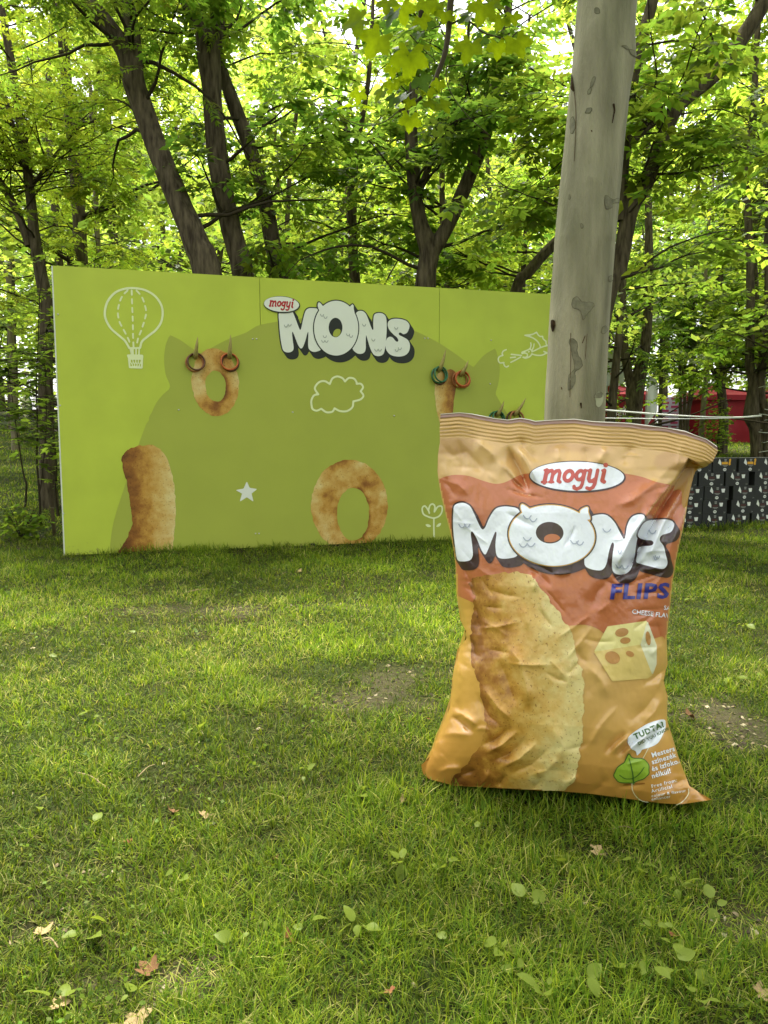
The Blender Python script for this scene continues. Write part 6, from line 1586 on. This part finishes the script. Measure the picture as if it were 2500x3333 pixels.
for yy, n, half in ((31, 8, 17), (38, 10, 21), (46, 11, 26)):
    for k in range(n):
        x = -half + 2*half*(k + 0.5)/n + rf.uniform(-1, 1); y = yy + rf.uniform(-2, 2)
        if yy == 31 and 7.5 < x < 17: continue
        far_spots.append((x, y))
plant_far(PATF, 'distant_tree', lambda y: 'distant tall tree' if y < 35 else 'very distant tall tree' if y < 42 else 'farthest pale tall tree', 'distant trees far back in the wood', far_spots, 202, 1.22)
rear_spots = [(-15, -7), (-11, -11), (-7, -9.5), (-3.5, -12.5), (0.5, -10), (4, -13), (7.5, -9.5), (11.5, -12), (15, -8), (-14, 1), (14.5, 2.5), (-13, 6.5), (13.5, 8)]  # unseen trees, added to cut low sky light and pattern the bag's reflections
for k, (x, y) in enumerate(rear_spots):
    pt = PATF[k % 3]; t = thing('woodland_tree', 'unseen tall tree added round the clearing to shade it, outside the picture', 'tree', (x, y, float(gz(x, y))), 1.7*k, 'unseen trees added round the clearing')
    for nm, me in zip(('trunk', 'twigs', 'crown'), pt):
        o = obj(nm, me, None, t); o.scale = (0.85, 0.85, 0.8)
        if nm != 'trunk': o['kind'] = 'stuff'
# the far edge of the wood reads as one mass
rng = np.random.default_rng(303)
NF = 60000
cx_ = rng.uniform(-48, 48, 420); cy_ = rng.uniform(54, 66, 420); cz_ = rng.uniform(0, 1, 420)**1.1*19
pk = rng.integers(420, size=NF)
P = np.stack([cx_[pk], cy_[pk], cz_[pk]], -1) + rng.normal(0, 1, (NF, 3))*np.array([1.6, 1.2, 1.0])
P[:, 2] = np.maximum(P[:, 2], 0.2) + 2.0
V, Q, T = simple(P, 0.5, 0.6, rng, 0.8)
me = new_mesh('far_woods', V, quads=Q, smooth=False); add_colour(me, T)
tag(obj('far_woods', me, m_leaf['far']), 'hazy mass of leaves closing the wood in the distance', 'woods', kind='stuff')
# rough undergrowth on the floor of the wood
NU = 16000
X = rng.uniform(-16, 18, NU); Yy = rng.uniform(12, 50, NU)
dens = fbm(X*0.35, Yy*0.35, seed=9); keep = (dens > 0.05) & ~((X > 5) & (Yy < 31)) & ~((X < -3.6) & (Yy < 24) & (X > -9))
X, Yy = X[keep], Yy[keep]
P = np.stack([X, Yy, gz(X, Yy) + rng.uniform(0, 1, len(X))**1.5*(0.25 + 0.9*np.clip((Yy-20)/25, 0, 1))], -1)
V, Q, T = simple(P, 0.2, 0.55, rng, 0.6)
me = new_mesh('undergrowth', V, quads=Q, smooth=False); add_colour(me, T*0.9)
tag(obj('undergrowth', me, m_leaf['mid']), 'low leafy undergrowth on the floor of the wood', 'undergrowth', kind='stuff')
# ------------------------------------------------------------------ lawn
m_grass = mat('grass_blade', (1, 1, 1), 0.6, 0.06, 3, 0.15, attr='tint', trans=0.38, tcol=(2.0, 1.9, 1.3))
rg = np.random.default_rng(17)
def blades(x, y, h, w, lean, straw, rng, tone, far=False):
    n = len(x)
    az = rng.uniform(0, 2*math.pi, n)
    dx, dy = np.cos(az), np.sin(az)
    fa = az + math.pi/2 + rng.normal(0, 0.5, n); sx, sy = np.cos(fa), np.sin(fa)
    z0 = gz(x, y) - 0.004
    F = np.array([0, 0.55, 1.0]) if far else np.array([0, 0.38, 0.72, 1.0]); Wd = np.array([0.9, 0.95, 0.0]) if far else np.array([0.85, 1.0, 0.66, 0.0])
    m = len(F) - 1
    V = []
    for k in range(m + 1):
        f = F[k]
        ho = h*lean*f**1.6; ve = h*(f*np.sqrt(np.maximum(1 - (0.78*lean)**2, 0.05)) - 0.30*lean*f*f)
        ve = np.maximum(ve, 0.004 + 0.0*f)
        c = np.stack([x + dx*ho, y + dy*ho, z0 + ve], -1)
        if k < m:
            o = np.stack([sx*w*Wd[k]*0.5, sy*w*Wd[k]*0.5, 0*w], -1)
            V += [c - o, c + o]
        else: V.append(c)
    V = np.stack(V, 1)
    b = (np.arange(n)*(2*m + 1))[:, None]
    q = np.concatenate([b + np.array([[2*k, 2*k+1, 2*k+3, 2*k+2]]) for k in range(m - 1)]); t = b + np.array([[2*m-2, 2*m-1, 2*m]])
    gcol = np.array([0.092, 0.146, 0.008]); ycol = np.array([0.180, 0.215, 0.018]); scol = np.array([0.30, 0.27, 0.09]); dcol = np.array([0.036, 0.082, 0.006])
    u = rng.random(n)[:, None]
    base = np.where(u < 0.5, dcol*(1-2*u) + gcol*2*u, gcol*(2-2*u) + ycol*(2*u-1))
    base = base*(1-straw[:, None]) + scol*straw[:, None]
    base = base*tone[:, None]*rng.uniform(0.8, 1.25, n)[:, None]
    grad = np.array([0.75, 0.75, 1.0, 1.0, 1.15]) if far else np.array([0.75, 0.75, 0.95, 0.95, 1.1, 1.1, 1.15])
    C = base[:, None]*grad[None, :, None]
    return V.reshape(-1, 3), q, t, C.reshape(-1, 3)
def scatter(y0, y1, dens, margin, rng):
    out = []
    n_ = 60
    for a, b in zip(np.linspace(y0, y1, n_)[:-1], np.linspace(y0, y1, n_)[1:]):
        yc = (a+b)/2; half = yc*0.53 + margin
        n = int(dens(yc)*(b-a)*2*half)
        out.append(np.stack([rng.uniform(-half, half, n), rng.uniform(a, b, n)], -1))
    return np.concatenate(out)
P = np.concatenate([scatter(1.15, 4.2, lambda y: 18500*(1.7/max(y, 1.7))**1.3, 0.55, rg), scatter(4.2, 9.2, lambda y: 6000*(4.2/y)**1.6, 0.8, rg), scatter(9.2, 32, lambda y: 1500*(9.2/y)**2.1, 2.0, rg)])
x, y = P[:, 0], P[:, 1]
br = bare_at(x, y)
clump = fbm(x*2.6, y*2.6, seed=61)*0.75 + fbm(x*9, y*9, seed=62)*0.6
keep = rg.random(len(x)) > 0.62*br
# nothing grows up through the wall or the bag foot
u_ = (x - BD_O[0])*bdir[0] + (y - BD_O[1])*bdir[1]; w_ = (x - BD_O[0])*bnor[0] + (y - BD_O[1])*bnor[1]
keep &= ~((u_ > -0.02) & (u_ < 6.25) & (w_ < 0.0) & (w_ > -0.12))
keep &= ~((x > 0.14) & (x < 1.0) & (y > 2.47 - (x-0.55)*0.22) & (y < 2.66))
x, y, br, clump = x[keep], y[keep], br[keep], clump[keep]
n = len(x)
midb = np.exp(-((y - 3.6)/1.3)**2)*sstep(-2.5, -0.3, x)
dry = sstep(0.0, 0.55, fbm(x*1.1, y*1.1, seed=63))*0.26 + 0.55*br + 0.26*midb*sstep(-0.35, 0.3, fbm(x*2.1, y*2.1, seed=66))
straw = (rg.random(n) < 0.10 + dry*0.75).astype(float)*rg.uniform(0.45, 1.0, n)
far = np.clip((y - 4)/20, 0, 1)
h = (0.042 + 0.026*clump + 0.034*rg.random(n)**2)*(1 - 0.55*br)*(1 + 0.9*far)
tall = sstep(0.35, 0.0, np.abs(w_[keep] - 0.05)); h *= 1 + 0.8*tall*(rg.random(n) > 0.5)
foot = np.exp(-((y - (2.36 - (x-0.55)*0.22))/0.06)**2)*((x > 0.05) & (x < 1.1)); h *= 1 + 0.7*foot*rg.random(n)
h = np.clip(h, 0.014, 0.14)
lean = np.clip(rg.normal(0.72, 0.30, n) + 0.35*straw + 0.3*br, 0.1, 1.2)
w = 0.0024*(1 + 0.32*np.maximum(y - 1.6, 0)**0.85)*rg.uniform(0.7, 1.5, n)
tone = np.clip(1.0 + 0.42*clump + 0.30*fbm(x*0.8, y*0.8, seed=67, octv=2), 0.62, 1.8)*1.10
# a fringe of blades leaning on the front foot of the bag
fx_ = rg.uniform(1385, 2300, 1700); gf = np.array([ground(a_, float(yBf(a_)) + 4) for a_ in fx_[:340]])
gf = np.repeat(gf, 5, 0) + np.stack([rg.normal(0, 0.006, 1700), -np.abs(rg.normal(0.012, 0.02, 1700)), np.zeros(1700)], -1)
x = np.concatenate([x, gf[:, 0]]); y = np.concatenate([y, gf[:, 1]]); h = np.concatenate([h, rg.uniform(0.03, 0.075, 1700)]); w = np.concatenate([w, 0.0028*rg.uniform(0.7, 1.4, 1700)])
lean = np.concatenate([lean, np.clip(rg.normal(0.5, 0.25, 1700), 0.1, 1.0)]); straw = np.concatenate([straw, (rg.random(1700) < 0.12)*0.7]); tone = np.concatenate([tone, np.ones(1700)])
nr_ = y < 3.6
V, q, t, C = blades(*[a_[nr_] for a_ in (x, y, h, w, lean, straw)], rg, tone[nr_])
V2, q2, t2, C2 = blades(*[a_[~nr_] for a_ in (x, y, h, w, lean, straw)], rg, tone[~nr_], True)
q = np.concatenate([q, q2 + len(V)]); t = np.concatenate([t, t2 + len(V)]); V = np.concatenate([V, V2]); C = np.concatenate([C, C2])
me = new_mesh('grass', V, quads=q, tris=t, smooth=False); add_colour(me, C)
tag(obj('grass', me, m_grass), 'short uneven lawn grass with dry straws', 'grass', kind='stuff')
# crumbs of earth, chaff and broken leaf on the worn spots
nd = 26000
yd = 1.2 + rg.random(nd)**1.4*8.3; xd = rg.uniform(-1, 1, nd)*(yd*0.53 + 0.5)
bd = bare_at(xd, yd); kd = rg.random(nd) < bd*0.9 + 0.015
xd, yd = xd[kd], yd[kd]; nd = len(xd)
sz = rg.uniform(0.003, 0.011, nd)*(1 + 0.18*(yd - 1.2)); th_ = rg.uniform(0, 6.28, nd); asp_ = rg.uniform(0.3, 1.0, nd)
zc = gz(xd, yd) + 0.003
A = np.stack([np.cos(th_)*sz, np.sin(th_)*sz, rg.uniform(-.4, .4, nd)*sz], -1); B = np.stack([-np.sin(th_)*sz*asp_, np.cos(th_)*sz*asp_, rg.uniform(-.4, .4, nd)*sz], -1)
C0 = np.stack([xd, yd, zc], -1)
V = np.stack([C0 - A, C0 - B, C0 + A, C0 + B, C0 + np.array([0, 0, 1.0])*(sz*rg.uniform(0.2, 0.7, nd))[:, None]], 1).reshape(-1, 3)
b5 = (np.arange(nd)*5)[:, None]
T5 = np.concatenate([b5 + np.array([[0, 1, 4]]), b5 + np.array([[1, 2, 4]]), b5 + np.array([[2, 3, 4]]), b5 + np.array([[3, 0, 4]])])
kindd = rg.random(nd)[:, None]
cd = np.where(kindd < 0.45, np.array([0.07, 0.055, 0.035]), np.where(kindd < 0.8, np.array([0.20, 0.16, 0.09]), np.array([0.34, 0.29, 0.18])))*rg.uniform(0.6, 1.3, nd)[:, None]
me = new_mesh('debris', V, tris=T5, smooth=False); add_colour(me, np.repeat(cd, 5, 0))
tag(obj('debris', me, mat('earth_crumbs', (1, 1, 1), 0.95, 0.1, 60, 0.1, attr='tint')), 'crumbs of earth and chaff on the worn spots of the lawn', 'debris', kind='stuff')
# clover and small-leaved ground cover between the blades
n = 9000
yy = 1.2 + (rg.random(n)**1.6)*8.0; xx = rg.uniform(-1, 1, n)*(yy*0.53 + 0.5)
cc = fbm(xx*1.7, yy*1.7, seed=65); kp = (cc > -0.15) & (rg.random(n) > bare_at(xx, yy)) & ~((xx > 0.14) & (xx < 1.0) & (yy > 2.3) & (yy < 2.7))
kp &= ~(((xx - BD_O[0])*bnor[0] + (yy - BD_O[1])*bnor[1] < 0.03))
xx, yy = xx[kp], yy[kp]
Pp = np.stack([xx, yy, gz(xx, yy) + rg.uniform(0.012, 0.045, len(xx))], -1)
m_clover = leaf_mat('clover_leaf', (0.082, 0.130, 0.007), (2.4, 2.3, 1.5), 0.35, 0.5, 0.1, 3, 'tint')
V, Q, T = simple(Pp, 0.0135 + 0.0022*(yy - 1.2), 0.75, rg, 0.45)
me = new_mesh('ground_cover', V, quads=Q, smooth=False); add_colour(me, T)
tag(obj('ground_cover', me, m_clover), 'small clover-like leaves growing between the grass', 'ground cover', kind='stuff')
# broad-leaved weeds: each plant a thing, each leaf a part
m_weed = leaf_mat('weed_leaf', (0.155, 0.205, 0.026), (2.0, 1.9, 1.3), 0.35, 0.45, 0.12, 30)
def ovate(seed):
    r = np.random.default_rng(seed)
    n, V = 7, []
    for i in range(n):
        f = i/(n-1); wdt = 0.36*math.sin(math.pi*min(1, f*0.93 + 0.07))**0.8*(1.15 - 0.4*f) if i < n-1 else 0.0
        for s in (-1, 0, 1): V.append((s*wdt, f, -0.22*f*f + 0.10*abs(s)*wdt*2 + 0.03*math.sin(6*f + seed)*s))
    F = [(i*3+k, i*3+k+1, i*3+k+4, i*3+k+3) for i in range(n-1) for k in range(2)]
    return new_mesh('leaf', V, F)
ov = [ovate(k) for k in range(3)]
for me in ov: me.materials.append(m_weed)
vs, qs = tube_vq(np.array([[0, 0, 0], [0, 0.3, 0.5], [0, 0.45, 1.0]]), np.array([0.03, 0.025, 0.02]), 5)
me_st = new_mesh('stalk', vs, quads=qs); me_st.materials.append(m_weed)
weeds = [(1165, 3055, 5, .052), (780, 3110, 4, .050), (275, 3055, 3, .055), (865, 3035, 3, .045), (300, 2720, 3, .045), (1160, 2610, 4, .05), (990, 2540, 3, .04), (1310, 2840, 5, .055), (1450, 2850, 3, .05), (1720, 2970, 4, .05), (1855, 2825, 3, .05), (2070, 2855, 3, .05), (2200, 2920, 4, .045), (2320, 2965, 3, .045), (1640, 3130, 5, .06), (1690, 3200, 3, .05), (1900, 3230, 3, .05), (2065, 3200, 5, .05), (2110, 3195, 3, .045), (2180, 3180, 3, .045), (2230, 3190, 3, .05), (1775, 3270, 4, .05), (2270, 3300, 3, .05), (2130, 3075, 3, .04), (2200, 3080, 3, .045), (1470, 3090, 3, .045), (200, 3300, 5, .06), (430, 3290, 3, .045), (1000, 3060, 2, .05), (580, 2880, 2, .04), (120, 2640, 3, .045), (640, 2400, 3, .05), (300, 2350, 3, .05), (1020, 2290, 3, .05), (960, 2110, 3, .05), (150, 2150, 3, .05), (450, 2080, 3, .05), (1560, 2740, 3, .045), (1980, 2750, 3, .04), (1330, 1870, 3, .07), (2250, 1960, 3, .06), (2420, 2050, 4, .06), (2380, 2230, 3, .055), (1200, 2170, 2, .06)]
for k, (px, py, nl, s) in enumerate(weeds):
    g = ground(px, py)
    row_ = 'at the very front of the lawn' if py > 3140 else 'in the front lawn' if py > 2960 else 'beside the bag foot' if py > 2560 else 'beside the bag belly' if py > 2200 else 'in the lawn near the wall'
    col_ = 'far left' if px < 350 else 'left' if px < 800 else 'left of centre' if px < 1200 else 'right of centre' if px < 1600 else 'right' if px < 2100 else 'far right'
    t = thing('broadleaf_weed', f'weed with {["no", "one", "two", "three", "four", "five"][nl]} pale oval leaves {row_}, {col_}', 'weed', g, rg.uniform(0, 6.28), 'oval-leaved weeds in the lawn')
    for j in range(nl):
        a = j*2.4 + rg.uniform(-.4, .4)
        o = obj('leaf', ov[int(rg.integers(3))], None, t); sc = 0.82*s*rg.uniform(0.45, 1.25)
        o.scale = (sc, sc, sc)
        hgt = rg.uniform(0.012, 0.050); o.location = (0.45*sc*math.sin(-a), 0.45*sc*math.cos(a), hgt)
        o.rotation_euler = (R(rg.uniform(-35, 50)), R(rg.uniform(-35, 35)), a)
        st = obj('stalk', me_st, None, t); st.scale = (sc*0.9, sc, hgt); st.rotation_euler = (0, 0, a)
# fallen dry leaves and sticks
m_dry = [mat('dry_leaf_tan', srgb('#a08a60'), 0.8, 0.25, 30, 0.2, bump=0.3, bscale=60), mat('dry_leaf_brown', srgb('#7a5a3a'), 0.8, 0.3, 30, 0.2, bump=0.3, bscale=60), mat('dry_leaf_orange', srgb('#8a5a3a'), 0.75, 0.25, 30, 0.2)]
def dryleaf(seed, curl):
    V, F = palmate(seed); r = np.random.default_rng(seed)
    V = V.copy(); V[:, 2] = curl*(V[:, 0]**2*2.2 + 0.7*V[:, 1]**2) + 0.05*np.sin(7*V[:, 0] + seed)*np.cos(6*V[:, 1])
    return new_mesh('dry_leaf', V, F)
dl = [(140, 3052, .10, 0, 'flat tan dry leaf on bare soil near the front left'), (490, 3178, .10, 1, 'curled dark brown leaf on bare soil near the front left'), (180, 3290, .09, 0, 'tan dry leaf in the front left corner'), (450, 3325, .12, 0, 'tan leaf at the bottom edge left of centre'), (675, 2675, .11, 0, 'grey-tan dry leaf lying in the grass left of the bag'), (945, 3065, .07, 2, 'small orange dry leaf in the front lawn'), (890, 2810, .05, 1, 'tiny curled brown leaf in the grass left of centre'),
      (1305, 2620, .08, 0, 'pale torn leaf just left of the bag foot'), (1345, 2588, .06, 1, 'small brown leaf close to the left foot of the bag'), (1400, 2352, .07, 2, 'reddish brown leaf beside the left edge of the bag'), (1935, 2785, .13, 0, 'large curled tan leaf in front of the bag'), (1268, 3240, .05, 2, 'small reddish leaf in the front lawn right of centre'), (2200, 3060, .06, 2, 'orange-brown leaf among weeds at the front right'), (1160, 2125, .10, 0, 'pale round dried leaf in the middle of the lawn'), (1135, 2230, .09, 0, 'pale torn leaf on the worn earth left of the bag'), (2250, 2345, .12, 1, 'crumpled brown leaf on the worn earth right of the bag'), (1350, 1845, .07, 2, 'orange leaf near the foot of the display wall'), (560, 2655, .07, 1, 'brown leaf in the grass at mid left'), (420, 2750, .05, 2, 'small orange-brown leaf at mid left'), (970, 1865, .12, 0, 'tan leaf lying in front of the wall centre'), (2470, 3250, .08, 0, 'tan leaf at the front right edge')]
for k, (px, py, s, c, lab) in enumerate(dl):
    g = ground(px, py); me = dryleaf(80 + k, 0.7 if c == 1 else 0.35); me.materials.append(m_dry[c])
    o = obj('fallen_leaf', me); o.location = g + np.array([0, 0, 0.014]); s *= 0.75; o.scale = (s, s*rg.uniform(0.6, 1), s)
    o.rotation_euler = (R(rg.uniform(-25, 25)), R(rg.uniform(-25, 25)), rg.uniform(0, 6.28))
    tag(o, lab, 'leaf', 'dry leaves scattered on the lawn')
m_stick = mat('dry_stick', srgb('#8f7d58'), 0.8, 0.2, 30)
for a, b, lab, r in (((600, 1938), (680, 1925), 'pale dry stick in the lawn before the wall', 0.010), ((245, 2530), (345, 2580), 'thin brown twig in the grass at mid left', 0.004), ((450, 2545), (505, 2505), 'short pinkish twig in the grass at mid left', 0.004), ((1990, 2720), (2075, 2722), 'straight pale straw in front of the bag', 0.003), ((130, 3085), (190, 3110), 'dark twig on bare soil at the front left', 0.005)):
    r *= 0.6; p, q_ = ground(*a), ground(*b); mid_ = (p + q_)/2 + np.array([0, 0.01, 0.012])
    v, q = tube_vq(spline(np.array([p + [0, 0, .02], mid_ + [0, 0, .015], q_ + [0, 0, .02]]), 5), np.linspace(r, r*0.6, 11), 6)
    tag(obj('stick', new_mesh('stick', v, quads=q), m_stick), lab, 'stick')
# wooden stake by the wall's left end
g = ground(178, 1745)
v, f = box_vf(-0.02, 0.02, -0.02, 0.02, -0.05, 0.36)
o = obj('wooden_stake', new_mesh('wooden_stake', v + np.array([0, 0, 0]), f, smooth=False), mat('stake_wood', srgb('#5e5138'), 0.85, 0.2, 20)); o.location = g; o.rotation_euler = (R(3), R(-2), 0.3)
tag(o, 'short weathered wooden stake beside the left end of the wall', 'stake')
